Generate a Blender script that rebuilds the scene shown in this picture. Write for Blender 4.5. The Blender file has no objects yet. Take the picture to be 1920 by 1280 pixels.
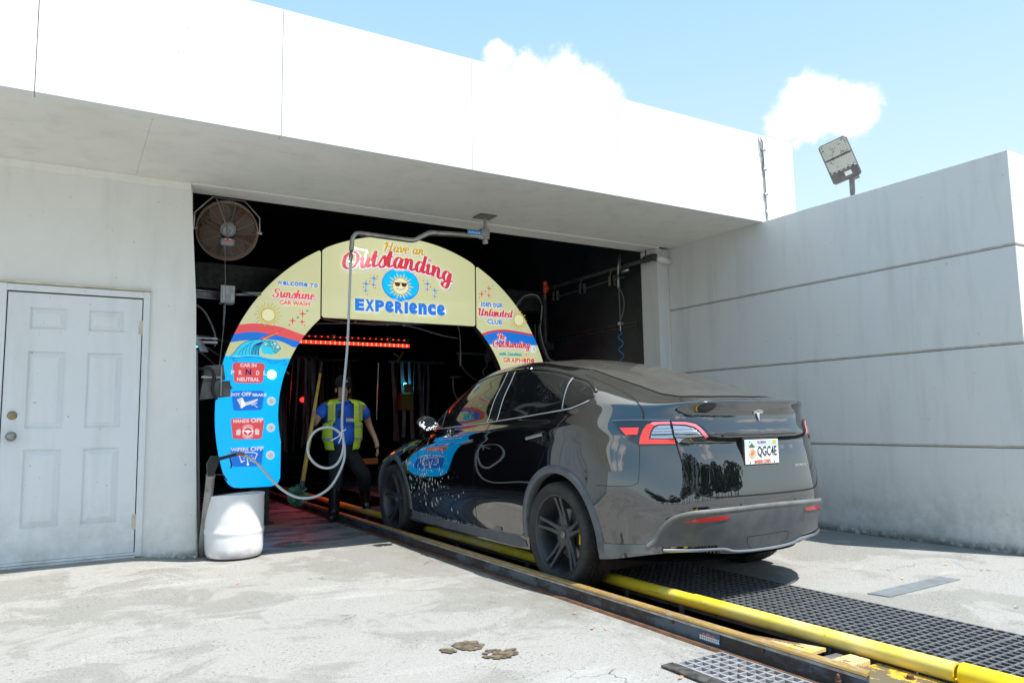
import bpy, bmesh, math, random
import numpy as np
from mathutils import Vector, Matrix
from mathutils.bvhtree import BVHTree
from mathutils.geometry import delaunay_2d_cdt
random.seed(7)
PI = math.pi
SC = bpy.context.scene
COL = SC.collection

# ------------------------------------------------------------------ camera
cam_data = bpy.data.cameras.new('camera')
cam = bpy.data.objects.new('camera', cam_data)
COL.objects.link(cam)
cam_data.sensor_width = 36.0
cam_data.lens = 26.29
cam_data.clip_start = 0.05
cam_data.clip_end = 2000
_yaw, _pit, _rol = math.radians(30.98), math.radians(6.075), math.radians(-0.917)
_f = Vector((math.sin(_yaw) * math.cos(_pit), math.cos(_yaw) * math.cos(_pit), math.sin(_pit)))
_r = Vector((math.cos(_yaw), -math.sin(_yaw), 0))
_u = _r.cross(_f)
_r2 = _r * math.cos(_rol) + _u * math.sin(_rol)
_u2 = _u * math.cos(_rol) - _r * math.sin(_rol)
M = Matrix(((_r2.x, _u2.x, -_f.x, 0), (_r2.y, _u2.y, -_f.y, 0), (_r2.z, _u2.z, -_f.z, 1.1), (0, 0, 0, 1)))
cam.matrix_world = M
SC.camera = cam

# ------------------------------------------------------------------ sun and sky
SUN_DIR = Vector((0.22, -0.405, 1.0)).normalized()          # towards the sun
sun_el = math.asin(SUN_DIR.z)
sun_az = math.atan2(SUN_DIR.x, SUN_DIR.y)
sd = bpy.data.lights.new('sun', 'SUN')
sd.energy = 4.1
sd.angle = math.radians(0.53)
sd.color = (1.0, 0.955, 0.89)
sun = bpy.data.objects.new('sun', sd)
COL.objects.link(sun)
sun.rotation_euler = (-SUN_DIR).to_track_quat('-Z', 'Y').to_euler()
sun.location = (0, 0, 30)

world = bpy.data.worlds.new('World')
SC.world = world
world.use_nodes = True
wn, wl = world.node_tree.nodes, world.node_tree.links
wn.clear()
w_out = wn.new('ShaderNodeOutputWorld')
w_bg = wn.new('ShaderNodeBackground')
w_bg.inputs['Strength'].default_value = 0.15
sky = wn.new('ShaderNodeTexSky')
sky.sky_type = 'NISHITA'
sky.sun_disc = False
sky.sun_elevation = sun_el
sky.sun_rotation = sun_az
sky.air_density = 1.0
sky.dust_density = 1.4
sky.ozone_density = 1.0
tc = wn.new('ShaderNodeTexCoord')
# cumulus clouds: soft puffs grouped round a few directions, broken up by noise
nz = wn.new('ShaderNodeTexNoise'); nz.inputs['Scale'].default_value = 16.0
nz.inputs['Detail'].default_value = 8.0; nz.inputs['Roughness'].default_value = 0.62
wl.new(tc.outputs['Generated'], nz.inputs['Vector'])
def wmath(op, a, b=None, c=None):
    n = wn.new('ShaderNodeMath'); n.operation = op
    for i, v in enumerate((a, b, c)):
        if v is None: continue
        if isinstance(v, (int, float)): n.inputs[i].default_value = v
        else: wl.new(v, n.inputs[i])
    return n.outputs[0]
PUFFS = [((0.757, 0.5455, 0.354), 0.045), ((0.742, 0.549, 0.376), 0.034), ((0.733, 0.577, 0.357), 0.032),
         ((0.784, 0.512, 0.354), 0.034), ((0.772, 0.528, 0.350), 0.038),
         ((0.505, 0.742, 0.410), 0.046), ((0.514, 0.727, 0.432), 0.034), ((0.448, 0.769, 0.450), 0.022),
         ((0.552, 0.718, 0.408), 0.044), ((0.484, 0.750, 0.430), 0.028),
         ((-0.5, -0.75, 0.42), 0.13), ((-0.35, -0.82, 0.38), 0.10), ((0.2, -0.93, 0.30), 0.09), ((0.32, -0.90, 0.31), 0.12),
         ((-0.85, -0.1, 0.45), 0.14), ((-0.9, 0.1, 0.40), 0.12), ((0.75, -0.55, 0.36), 0.11), ((0.85, -0.45, 0.33), 0.09),
         ((-0.62, 0.58, 0.5), 0.13)]
acc = None
for d, r in PUFFS:
    dv = Vector(d).normalized()
    n = wn.new('ShaderNodeVectorMath'); n.operation = 'DISTANCE'
    wl.new(tc.outputs['Generated'], n.inputs[0]); n.inputs[1].default_value = dv
    v = wmath('SUBTRACT', 1.0, wmath('DIVIDE', n.outputs['Value'], r))      # 1 at the heart, 0 at r
    acc = v if acc is None else wmath('SMOOTH_MAX', acc, v, 0.25)
dens = wmath('ADD', acc, wmath('MULTIPLY', wmath('SUBTRACT', nz.outputs['Fac'], 0.5), 2.1))
mr = wn.new('ShaderNodeMapRange'); mr.interpolation_type = 'SMOOTHSTEP'
mr.inputs['From Min'].default_value = 0.02; mr.inputs['From Max'].default_value = 0.62
wl.new(dens, mr.inputs['Value'])
gm = wn.new('ShaderNodeMix'); gm.data_type = 'RGBA'     # thin high veil that pales the blue everywhere
sxyz = wn.new('ShaderNodeSeparateXYZ'); wl.new(tc.outputs['Generated'], sxyz.inputs[0])
hz = wn.new('ShaderNodeMapRange'); wl.new(sxyz.outputs[2], hz.inputs['Value'])
hz.inputs['From Min'].default_value = 0.12; hz.inputs['From Max'].default_value = 0.75; hz.inputs['To Min'].default_value = 0.0; hz.inputs['To Max'].default_value = 1.0
veil = wn.new('ShaderNodeMix'); veil.data_type = 'RGBA'; wl.new(hz.outputs[0], veil.inputs[0]); veil.inputs[6].default_value = (3.05, 3.7, 3.95, 1); veil.inputs[7].default_value = (0.75, 2.15, 3.5, 1)
gm.inputs[0].default_value = 0.80
wl.new(sky.outputs[0], gm.inputs[6]); wl.new(veil.outputs[2], gm.inputs[7])
mx = wn.new('ShaderNodeMix'); mx.data_type = 'RGBA'
wl.new(mr.outputs[0], mx.inputs[0]); wl.new(gm.outputs[2], mx.inputs[6]); cs = wn.new('ShaderNodeMix'); cs.data_type = 'RGBA'; wl.new(mr.outputs[0], cs.inputs[0]); cs.inputs[6].default_value = (3.4, 3.7, 4.0, 1); cs.inputs[7].default_value = (5.6, 5.6, 5.65, 1); wl.new(cs.outputs[2], mx.inputs[7])
wl.new(mx.outputs[2], w_bg.inputs['Color'])
wl.new(w_bg.outputs[0], w_out.inputs['Surface'])

SC.view_settings.view_transform = 'Standard'
SC.view_settings.look = 'None'
SC.view_settings.exposure = 0.97
SC.view_settings.gamma = 1.0
SC.view_settings.use_curve_mapping = False
SC.render.engine = 'CYCLES'
SC.cycles.max_bounces = 7
SC.cycles.diffuse_bounces = 4
SC.cycles.glossy_bounces = 5
SC.cycles.caustics_reflective = False
SC.cycles.caustics_refractive = False
SC.cycles.sample_clamp_indirect = 6.0

# ------------------------------------------------------------------ materials
def _set(b, k, v):
    if k in b.inputs: b.inputs[k].default_value = v
def mat(name, color, rough=0.6, metal=0.0, emit=None, estr=0.0, coat=0.0, spec=0.5, color2=None, nscale=6.0, ndet=5.0,
        lo=0.4, hi=0.6, bump=0.0, bscale=60.0, rough2=None, stretch=None, alpha=None, coat_rough=0.03):
    """Principled material; color2 is a second colour that the thing really has, mixed in by noise."""
    m = bpy.data.materials.new(name); m.use_nodes = True
    nt = m.node_tree; b = nt.nodes['Principled BSDF']
    _set(b, 'Base Color', (*color, 1)); _set(b, 'Roughness', rough); _set(b, 'Metallic', metal)
    _set(b, 'Coat Weight', coat); _set(b, 'Coat Roughness', coat_rough); _set(b, 'Specular IOR Level', spec)
    if emit: _set(b, 'Emission Color', (*emit, 1)); _set(b, 'Emission Strength', estr)
    t = nt.nodes.new('ShaderNodeTexCoord')
    vec = t.outputs['Object']
    if stretch:
        mp = nt.nodes.new('ShaderNodeMapping'); mp.inputs['Scale'].default_value = stretch
        nt.links.new(vec, mp.inputs['Vector']); vec = mp.outputs['Vector']
    if color2 is not None or rough2 is not None:
        n = nt.nodes.new('ShaderNodeTexNoise'); n.inputs['Scale'].default_value = nscale; n.inputs['Detail'].default_value = ndet
        n.inputs['Roughness'].default_value = 0.6
        nt.links.new(vec, n.inputs['Vector'])
        r = nt.nodes.new('ShaderNodeMapRange'); r.inputs['From Min'].default_value = lo; r.inputs['From Max'].default_value = hi
        nt.links.new(n.outputs['Fac'], r.inputs['Value'])
        if color2 is not None:
            x = nt.nodes.new('ShaderNodeMix'); x.data_type = 'RGBA'
            x.inputs[6].default_value = (*color, 1); x.inputs[7].default_value = (*color2, 1)
            nt.links.new(r.outputs[0], x.inputs[0]); nt.links.new(x.outputs[2], b.inputs['Base Color'])
        if rough2 is not None:
            q = nt.nodes.new('ShaderNodeMapRange'); q.inputs['To Min'].default_value = rough; q.inputs['To Max'].default_value = rough2
            nt.links.new(r.outputs[0], q.inputs['Value']); nt.links.new(q.outputs[0], b.inputs['Roughness'])
    if bump:
        n2 = nt.nodes.new('ShaderNodeTexNoise'); n2.inputs['Scale'].default_value = bscale; n2.inputs['Detail'].default_value = 4
        nt.links.new(vec, n2.inputs['Vector'])
        bp = nt.nodes.new('ShaderNodeBump'); bp.inputs['Strength'].default_value = bump; bp.inputs['Distance'].default_value = 0.01
        nt.links.new(n2.outputs['Fac'], bp.inputs['Height']); nt.links.new(bp.outputs[0], b.inputs['Normal'])
    return m

class NT:
    """small node-graph helper for the richer materials"""
    def __init__(s, name):
        s.m = bpy.data.materials.new(name); s.m.use_nodes = True
        s.nt = s.m.node_tree; s.b = s.nt.nodes['Principled BSDF']
        s.tc = s.nt.nodes.new('ShaderNodeTexCoord'); s.co = s.tc.outputs['Object']
    def put(s, sock, v):
        if isinstance(v, (int, float)): sock.default_value = v
        elif isinstance(v, tuple): sock.default_value = (*v, 1) if len(v) == 3 and sock.type == 'RGBA' else v
        else: s.nt.links.new(v, sock)
    def noise(s, scale, det=5, rough=0.6, vec=None, st=None, off=None, dist=0.0):
        n = s.nt.nodes.new('ShaderNodeTexNoise'); n.inputs['Scale'].default_value = scale
        n.inputs['Detail'].default_value = det; n.inputs['Roughness'].default_value = rough; n.inputs['Distortion'].default_value = dist
        s.put(n.inputs['Vector'], s.map(st, off, vec) if (st or off) else (vec or s.co)); return n.outputs['Fac']
    def map(s, st=None, off=None, vec=None):
        mp = s.nt.nodes.new('ShaderNodeMapping')
        if st: mp.inputs['Scale'].default_value = st
        if off: mp.inputs['Location'].default_value = off
        s.put(mp.inputs['Vector'], vec or s.co); return mp.outputs[0]
    def rng(s, v, a, b, c=0.0, d=1.0, smooth=False):
        r = s.nt.nodes.new('ShaderNodeMapRange')
        if smooth: r.interpolation_type = 'SMOOTHSTEP'
        for k, q in (('Value', v), ('From Min', a), ('From Max', b), ('To Min', c), ('To Max', d)): s.put(r.inputs[k], q)
        return r.outputs[0]
    def math(s, op, a, b=None, c=None):
        n = s.nt.nodes.new('ShaderNodeMath'); n.operation = op
        for i, v in enumerate((a, b, c)):
            if v is not None: s.put(n.inputs[i], v)
        return n.outputs[0]
    def mix(s, f, a, b, mode='MIX'):
        x = s.nt.nodes.new('ShaderNodeMix'); x.data_type = 'RGBA'; x.blend_type = mode
        s.put(x.inputs[0], f); s.put(x.inputs[6], a); s.put(x.inputs[7], b); return x.outputs[2]
    def xyz(s):
        n = s.nt.nodes.new('ShaderNodeSeparateXYZ'); s.put(n.inputs[0], s.co); return n.outputs
    def vor(s, scale, feat='DISTANCE_TO_EDGE', st=None):
        n = s.nt.nodes.new('ShaderNodeTexVoronoi'); n.feature = feat; n.inputs['Scale'].default_value = scale
        s.put(n.inputs['Vector'], s.map(st) if st else s.co); return n.outputs['Distance']
    def bump(s, h, strength=0.3, dist=0.01):
        b = s.nt.nodes.new('ShaderNodeBump'); b.inputs['Strength'].default_value = strength; b.inputs['Distance'].default_value = dist
        s.put(b.inputs['Height'], h); s.nt.links.new(b.outputs[0], s.b.inputs['Normal'])
    def done(s, color=None, rough=None, **k):
        if color is not None: s.put(s.b.inputs['Base Color'], color)
        if rough is not None: s.put(s.b.inputs['Roughness'], rough)
        for q, v in k.items(): s.put(s.b.inputs[q.replace('_', ' ')], v)
        return s.m

def concrete_ground():
    n = NT('sun_bleached_concrete')
    big = n.noise(0.55, 4, 0.62, dist=0.6); mid = n.noise(2.1, 6, 0.66, dist=0.9, off=(3, 7, 0)); fine = n.noise(42, 4, 0.7); grain = n.noise(210, 2, 0.6)
    worn = n.rng(n.math('ADD', n.math('MULTIPLY', big, 0.55), n.math('MULTIPLY', mid, 0.45)), 0.475, 0.535, smooth=True)
    c = n.mix(worn, (0.325, 0.32, 0.304), (0.245, 0.242, 0.224))
    white = n.rng(n.noise(1.3, 7, 0.6, st=(0.5, 1.5, 1), off=(1.5, 2.2, 0), dist=0.7), 0.56, 0.66, smooth=True)
    c = n.mix(n.math('MULTIPLY', white, 0.6), c, (0.41, 0.41, 0.40))
    c = n.mix(n.math('MULTIPLY', n.rng(fine, 0.42, 0.66), 0.34), c, (0.22, 0.215, 0.195))
    gr2 = n.noise(95, 3, 0.7, off=(5, 1, 0)); c = n.mix(n.math('MULTIPLY', n.rng(gr2, 0.52, 0.68), 0.28), c, (0.56, 0.56, 0.54))
    c = n.mix(n.math('MULTIPLY', n.rng(grain, 0.5, 0.75), 0.35), c, (0.13, 0.125, 0.11))
    pits = n.math('MULTIPLY', n.rng(n.noise(58, 3, 0.6, off=(2, 9, 0)), 0.61, 0.66), n.rng(n.noise(2.6, 3, off=(8, 2, 0)), 0.38, 0.6))
    c = n.mix(n.math('MULTIPLY', pits, 0.55), c, (0.11, 0.105, 0.09))
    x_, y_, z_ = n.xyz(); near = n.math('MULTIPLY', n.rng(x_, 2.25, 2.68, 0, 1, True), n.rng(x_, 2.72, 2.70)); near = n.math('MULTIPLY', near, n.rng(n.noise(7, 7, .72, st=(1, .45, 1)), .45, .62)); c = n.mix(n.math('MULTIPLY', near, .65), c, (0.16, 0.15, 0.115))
    moss = n.math('MULTIPLY', n.rng(n.noise(5.0, 8, 0.72, st=(1.0, 0.5, 1)), 0.60, 0.70), n.rng(big, 0.45, 0.6))
    c = n.mix(n.math('MULTIPLY', moss, 0.7), c, (0.145, 0.135, 0.085))
    # a few hairline cracks
    w = n.noise(3.0, 4, 0.6)
    cr = n.nt.nodes.new('ShaderNodeTexVoronoi'); cr.feature = 'DISTANCE_TO_EDGE'; cr.inputs['Scale'].default_value = 0.42
    va = n.nt.nodes.new('ShaderNodeVectorMath'); va.operation = 'ADD'; n.put(va.inputs[0], n.co)
    cb = n.nt.nodes.new('ShaderNodeCombineXYZ'); n.put(cb.inputs[0], w); n.put(cb.inputs[1], w); n.put(va.inputs[1], cb.outputs[0])
    n.put(cr.inputs['Vector'], va.outputs[0])
    line = n.math('MULTIPLY', n.rng(cr.outputs['Distance'], 0.0, 0.0028, 1, 0), n.rng(n.noise(1.7, 2), 0.56, 0.62))
    c = n.mix(n.math('MULTIPLY', line, 0.8), c, (0.07, 0.065, 0.05))
    h = n.math('SUBTRACT', n.math('ADD', n.math('MULTIPLY', fine, 0.6), n.math('MULTIPLY', grain, 0.4)), line)
    n.bump(n.math('SUBTRACT', h, n.math('MULTIPLY', pits, .6)), 0.8, 0.014)
    return n.done(c, 0.88)
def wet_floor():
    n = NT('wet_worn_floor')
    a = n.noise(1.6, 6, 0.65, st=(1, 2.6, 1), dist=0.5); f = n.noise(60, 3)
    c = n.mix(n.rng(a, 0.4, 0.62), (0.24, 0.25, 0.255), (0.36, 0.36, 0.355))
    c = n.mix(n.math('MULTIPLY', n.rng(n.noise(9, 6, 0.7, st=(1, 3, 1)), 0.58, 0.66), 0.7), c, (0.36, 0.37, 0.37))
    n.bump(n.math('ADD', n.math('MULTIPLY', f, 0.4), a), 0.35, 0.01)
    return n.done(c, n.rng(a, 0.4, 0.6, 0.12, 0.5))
def stucco(name, base, dirt, warm, amount=0.5, zdirt=True, scale=1.0):
    n = NT(name)
    x, y, z = n.xyz()
    a = n.noise(1.1 * scale, 5, 0.6, dist=0.4); st = n.noise(3.0, 6, 0.65, st=(1.6, 1.6, 0.22)); f = n.noise(90, 4, 0.65)
    c = n.mix(n.math('MULTIPLY', n.rng(a, 0.35, 0.7), 0.5), base, warm)
    c = n.mix(n.math('MULTIPLY', n.rng(st, 0.5, 0.75), amount * 0.5), c, dirt)
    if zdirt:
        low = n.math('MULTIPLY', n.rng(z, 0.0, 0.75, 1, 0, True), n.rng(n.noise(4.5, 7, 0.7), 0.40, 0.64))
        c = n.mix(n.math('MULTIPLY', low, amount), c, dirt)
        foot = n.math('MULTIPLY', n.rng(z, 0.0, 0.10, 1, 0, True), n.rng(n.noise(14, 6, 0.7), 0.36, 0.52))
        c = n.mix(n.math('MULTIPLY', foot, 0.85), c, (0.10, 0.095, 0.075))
    spots = n.math('MULTIPLY', n.rng(n.noise(38, 2, 0.5), 0.735, 0.77), 0.6)
    c = n.mix(spots, c, (0.12, 0.10, 0.08))
    n.bump(n.math('ADD', f, n.math('MULTIPLY', n.noise(7, 4), 1.2)), 0.22, 0.008)
    return n.done(c, 0.72)
MAT = {}
MAT['ground'] = concrete_ground()
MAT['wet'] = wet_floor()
MAT['wall'] = stucco('painted_concrete_wall', (0.66, 0.675, 0.675), (0.30, 0.29, 0.255), (0.72, 0.70, 0.66), 0.5)
MAT['facade'] = stucco('painted_stucco', (0.86, 0.855, 0.82), (0.36, 0.35, 0.31), (0.72, 0.71, 0.68), 0.35)
MAT['soffit'] = stucco('painted_soffit', (0.88, 0.86, 0.79), (0.42, 0.40, 0.34), (0.69, 0.68, 0.64), 0.5, zdirt=False)
MAT['fascia'] = stucco('white_fascia_paint', (0.82, 0.82, 0.81), (0.6, 0.59, 0.56), (0.8, 0.8, 0.79), 0.2, zdirt=False)
MAT['door'] = stucco('dirty_white_door_paint', (0.80, 0.82, 0.84), (0.42, 0.40, 0.34), (0.76, 0.78, 0.79), 0.5)
MAT['trim'] = mat('cream_trim_paint', (0.66, 0.62, 0.52), 0.55, color2=(0.56, 0.51, 0.40), nscale=9)
MAT['joint'] = mat('joint_caulk', (0.50, 0.49, 0.46), 0.9)
MAT['black_wall'] = mat('black_painted_block', (0.006, 0.010, 0.014), 0.45, color2=(0.014, 0.02, 0.024), nscale=3, bump=0.3, bscale=25)
MAT['black'] = mat('black_plastic', (0.012, 0.012, 0.013), 0.45)
MAT['black_metal'] = mat('black_painted_metal', (0.02, 0.021, 0.023), 0.4, color2=(0.05, 0.05, 0.048), nscale=18)
MAT['dark_void'] = mat('sump_dark', (0.008, 0.008, 0.008), 0.8)
MAT['cream'] = mat('sign_cream', (0.58, 0.58, 0.33), 0.5, emit=(0.58, 0.59, 0.33), estr=0.40, coat=0.7, coat_rough=.006)
def sgn(name, c, e=0.38): MAT[name] = mat('print_' + name, c, 0.2, emit=c, estr=e)
sgn('s_red', (0.60, 0.045, 0.07)); sgn('s_blue', (0.01, 0.18, 0.70)); sgn('s_cyan', (0.0, 0.36, 0.80), 0.6); sgn('s_sky', (0.13, 0.58, 0.78))
sgn('s_white', (0.72, 0.72, 0.74)); sgn('s_navy', (0.015, 0.03, 0.14), 0.3); sgn('s_gold', (0.55, 0.36, 0.015)); sgn('s_yellow', (0.80, 0.62, 0.03))
sgn('s_coral', (0.75, 0.09, 0.10)); sgn('s_brown', (0.10, 0.02, 0.01)); sgn('s_teal', (0.02, 0.32, 0.36)); sgn('s_grey', (0.45, 0.46, 0.50)); sgn('s_pale', (0.78, 0.75, 0.45))
MAT['lamp_on'] = mat('lit_round_lamp', (0.9, 0.9, 0.9), 0.3, emit=(1, 1, 1), estr=4.5)
MAT['lamp_off_glow'] = mat('unlit_lamp_added_glow', (0.62, 0.65, 0.66), 0.25, emit=(.62, .68, .70), estr=.42)  # lamp is off; emission added to brighten its shaded lens
MAT['lamp_mid_glow'] = mat('unlit_centre_added_glow', (0.40, 0.44, 0.46), 0.2, emit=(.4, .45, .48), estr=.4)  # same added glow for the middle of the unlit lens
MAT['red_led'] = mat('red_led', (0.8, 0.05, 0.03), 0.3, emit=(1.0, 0.025, 0.02), estr=1.2)
MAT['amber_led'] = mat('orange_led', (0.9, 0.3, 0.1), 0.3, emit=(1.0, 0.26, 0.07), estr=1.3)
MAT['blue_led'] = mat('blue_lamp', (0.1, 0.6, 1.0), 0.3, emit=(0.05, 0.65, 1.0), estr=4.0)
MAT['galv'] = mat('galvanised_steel', (0.42, 0.43, 0.43), 0.38, 0.8, color2=(0.27, 0.27, 0.27), nscale=12)
MAT['steel'] = mat('brushed_steel', (0.55, 0.54, 0.52), 0.28, 0.9, color2=(0.34, 0.33, 0.31), nscale=8)
MAT['chrome'] = mat('chrome', (0.75, 0.76, 0.78), 0.10, 1.0)
MAT['brass'] = mat('aged_brass', (0.35, 0.27, 0.15), 0.35, 0.9)
MAT['rust'] = mat('rusty_steel', (0.085, 0.05, 0.035), 0.75, 0.2, color2=(0.17, 0.075, 0.035), nscale=14, bump=0.4, bscale=90)
MAT['hose'] = mat('pale_grey_hose', (0.50, 0.52, 0.53), 0.35)
MAT['hose_dark'] = mat('dark_grey_hose', (0.10, 0.105, 0.11), 0.4)
MAT['cable'] = mat('grey_cable', (0.16, 0.165, 0.17), 0.45)
MAT['air_blue'] = mat('blue_air_hose', (0.02, 0.25, 0.60), 0.3, emit=(0.02, 0.25, 0.6), estr=0.0)
MAT['orange'] = mat('orange_plastic', (0.85, 0.09, 0.03), 0.4)
MAT['white_plastic'] = mat('white_polyethylene', (0.78, 0.78, 0.80), 0.42, color2=(0.60, 0.58, 0.62), nscale=4, bump=0.1, bscale=30)
MAT['foam'] = mat('soap_foam', (0.82, 0.84, 0.86), 0.5)
MAT['sticker_blue'] = mat('blue_sticker', (0.02, 0.32, 0.75), 0.35)
MAT['sticker_white'] = mat('white_sticker', (0.75, 0.76, 0.76), 0.4)
MAT['sticker_red'] = mat('red_sticker', (0.65, 0.08, 0.06), 0.4)
MAT['leaf'] = mat('dry_leaf', (0.50, 0.17, 0.05), 0.7, color2=(0.62, 0.34, 0.16), nscale=20)

# ------------------------------------------------------------------ mesh helpers
def tag(o, label=None, cat=None, group=None, kind=None):
    if label: o['label'] = label
    if cat: o['category'] = cat
    if group: o['group'] = group
    if kind: o['kind'] = kind
    return o
def empty(name, loc=(0, 0, 0), label=None, cat=None, group=None):
    o = bpy.data.objects.new(name, None); COL.objects.link(o); o.location = loc; o.empty_display_size = 0.1
    return tag(o, label, cat, group)
def V3(a): return Vector(a)
class MB:
    def __init__(s): s.v, s.f, s.mi = [], [], []
    def add(s, vs, fs, m=0):
        b = len(s.v); s.v += [tuple(p) for p in vs]; s.f += [tuple(b + i for i in q) for q in fs]; s.mi += [m] * len(fs); return s
    def box(s, x0, x1, y0, y1, z0, z1, m=0, mtx=None, bev=0.0):
        if bev:
            b = bev; pts = []
            for z, k in ((z0, b), (z0 + b, 0), (z1 - b, 0), (z1, b)):
                q = k
                pts.append([(x0 + b, y0 + q, z), (x1 - b, y0 + q, z), (x1 - q, y0 + b, z), (x1 - q, y1 - b, z), (x1 - b, y1 - q, z), (x0 + b, y1 - q, z), (x0 + q, y1 - b, z), (x0 + q, y0 + b, z)])
            vs = [p for r in pts for p in r]; fs = []
            for r in range(3):
                for i in range(8):
                    j = (i + 1) % 8; fs.append((r * 8 + i, r * 8 + j, r * 8 + 8 + j, r * 8 + 8 + i))
            fs += [tuple(range(7, -1, -1)), tuple(range(24, 32))]
        else:
            vs = [(x0, y0, z0), (x1, y0, z0), (x1, y1, z0), (x0, y1, z0), (x0, y0, z1), (x1, y0, z1), (x1, y1, z1), (x0, y1, z1)]
            fs = [(3, 2, 1, 0), (4, 5, 6, 7), (0, 1, 5, 4), (1, 2, 6, 5), (2, 3, 7, 6), (3, 0, 4, 7)]
        if mtx is not None: vs = [mtx @ Vector(p) for p in vs]
        return s.add(vs, fs, m)
    def tube(s, pts, r, n=10, m=0, caps=True, smooth_path=False):
        P = [Vector(p) for p in pts]
        if smooth_path: P = spline(P, smooth_path if smooth_path is not True else 6)
        R = r if isinstance(r, (list, tuple)) else [r] * len(P)
        if len(R) != len(P): R = [R[0] + (R[-1] - R[0]) * i / (len(P) - 1) for i in range(len(P))]
        prev = None; rings = []
        for i, p in enumerate(P):
            t = (P[min(i + 1, len(P) - 1)] - P[max(i - 1, 0)]).normalized()
            if prev is None:
                a = Vector((0, 0, 1)) if abs(t.z) < 0.9 else Vector((1, 0, 0)); u = t.cross(a).normalized()
            else: u = (prev - t * prev.dot(t)).normalized()
            prev = u; w = t.cross(u)
            rings.append([p + (u * math.cos(2 * PI * k / n) + w * math.sin(2 * PI * k / n)) * R[i] for k in range(n)])
        vs = [q for rg in rings for q in rg]; fs = []
        for i in range(len(P) - 1):
            for k in range(n):
                j = (k + 1) % n; fs.append((i * n + k, i * n + j, (i + 1) * n + j, (i + 1) * n + k))
        if caps: fs += [tuple(range(n - 1, -1, -1)), tuple(range((len(P) - 1) * n, len(P) * n))]
        return s.add(vs, fs, m)
    def lathe(s, prof, n=32, m=0, mtx=None, close=False):
        """prof: (r, z) pairs, about the z axis"""
        vs = [(r * math.cos(2 * PI * k / n), r * math.sin(2 * PI * k / n), z) for r, z in prof for k in range(n)]
        fs = []; L = len(prof)
        for i in range(L if close else L - 1):
            i2 = (i + 1) % L
            for k in range(n):
                j = (k + 1) % n; fs.append((i * n + k, i * n + j, i2 * n + j, i2 * n + k))
        if mtx is not None: vs = [mtx @ Vector(p) for p in vs]
        return s.add(vs, fs, m)
    def prism(s, poly, axis, a, b, m=0):
        """2D polygon extruded along an axis: 'x','y','z'"""
        def P(p, t):
            return {'x': (t, p[0], p[1]), 'y': (p[0], t, p[1]), 'z': (p[0], p[1], t)}[axis]
        n = len(poly); vs = [P(p, a) for p in poly] + [P(p, b) for p in poly]
        fs = [tuple(range(n)), tuple(range(2 * n - 1, n - 1, -1))] + [(i, i + n, (i + 1) % n + n, (i + 1) % n) for i in range(n)]
        return s.add(vs, fs, m)
    def sphere(s, c, r, n=12, k=8, m=0, sc=(1, 1, 1)):
        vs = [(c[0], c[1], c[2] - r * sc[2])]
        for i in range(1, k):
            a = -PI / 2 + PI * i / k
            vs += [(c[0] + r * sc[0] * math.cos(a) * math.cos(2 * PI * j / n), c[1] + r * sc[1] * math.cos(a) * math.sin(2 * PI * j / n), c[2] + r * sc[2] * math.sin(a)) for j in range(n)]
        vs.append((c[0], c[1], c[2] + r * sc[2])); fs = [(0, 1 + (j + 1) % n, 1 + j) for j in range(n)]
        for i in range(k - 2):
            fs += [(1 + i * n + j, 1 + i * n + (j + 1) % n, 1 + (i + 1) * n + (j + 1) % n, 1 + (i + 1) * n + j) for j in range(n)]
        L = len(vs) - 1; b = 1 + (k - 2) * n; fs += [(b + j, b + (j + 1) % n, L) for j in range(n)]
        return s.add(vs, fs, m)
    def build(s, name, mats, parent=None, smooth=False, recalc=True, angle=None, label=None):
        me = bpy.data.meshes.new(name); me.from_pydata(s.v, [], s.f)
        for q in (mats if isinstance(mats, (list, tuple)) else [mats]): me.materials.append(MAT[q] if isinstance(q, str) else q)
        if any(s.mi): me.polygons.foreach_set('material_index', s.mi)
        if recalc:
            bm = bmesh.new(); bm.from_mesh(me); bmesh.ops.recalc_face_normals(bm, faces=bm.faces); bm.to_mesh(me); bm.free()
        if smooth:
            if angle: me.set_sharp_from_angle(angle=math.radians(angle))
            me.polygons.foreach_set('use_smooth', [True] * len(me.polygons))
        me.update()
        o = bpy.data.objects.new(name, me); COL.objects.link(o)
        if parent is not None: o.parent = parent
        if label: o['label'] = label
        return o
def spline(P, k=6):
    out = []
    for i in range(len(P) - 1):
        a, b, c, d = P[max(i - 1, 0)], P[i], P[i + 1], P[min(i + 2, len(P) - 1)]
        for j in range(k):
            t = j / k
            out.append(0.5 * ((2 * b) + (c - a) * t + (2 * a - 5 * b + 4 * c - d) * t * t + (3 * b - a - 3 * c + d) * t ** 3))
    out.append(P[-1]); return out
def grid_sheet(xs, ys, zf, name, m, parent=None):
    vs = [(x, y, zf(x, y)) for y in ys for x in xs]; w = len(xs)
    fs = [(j * w + i, j * w + i + 1, (j + 1) * w + i + 1, (j + 1) * w + i) for j in range(len(ys) - 1) for i in range(w - 1)]
    b = MB(); b.add(vs, fs); return b.build(name, m, parent, smooth=True, recalc=False)
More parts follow.
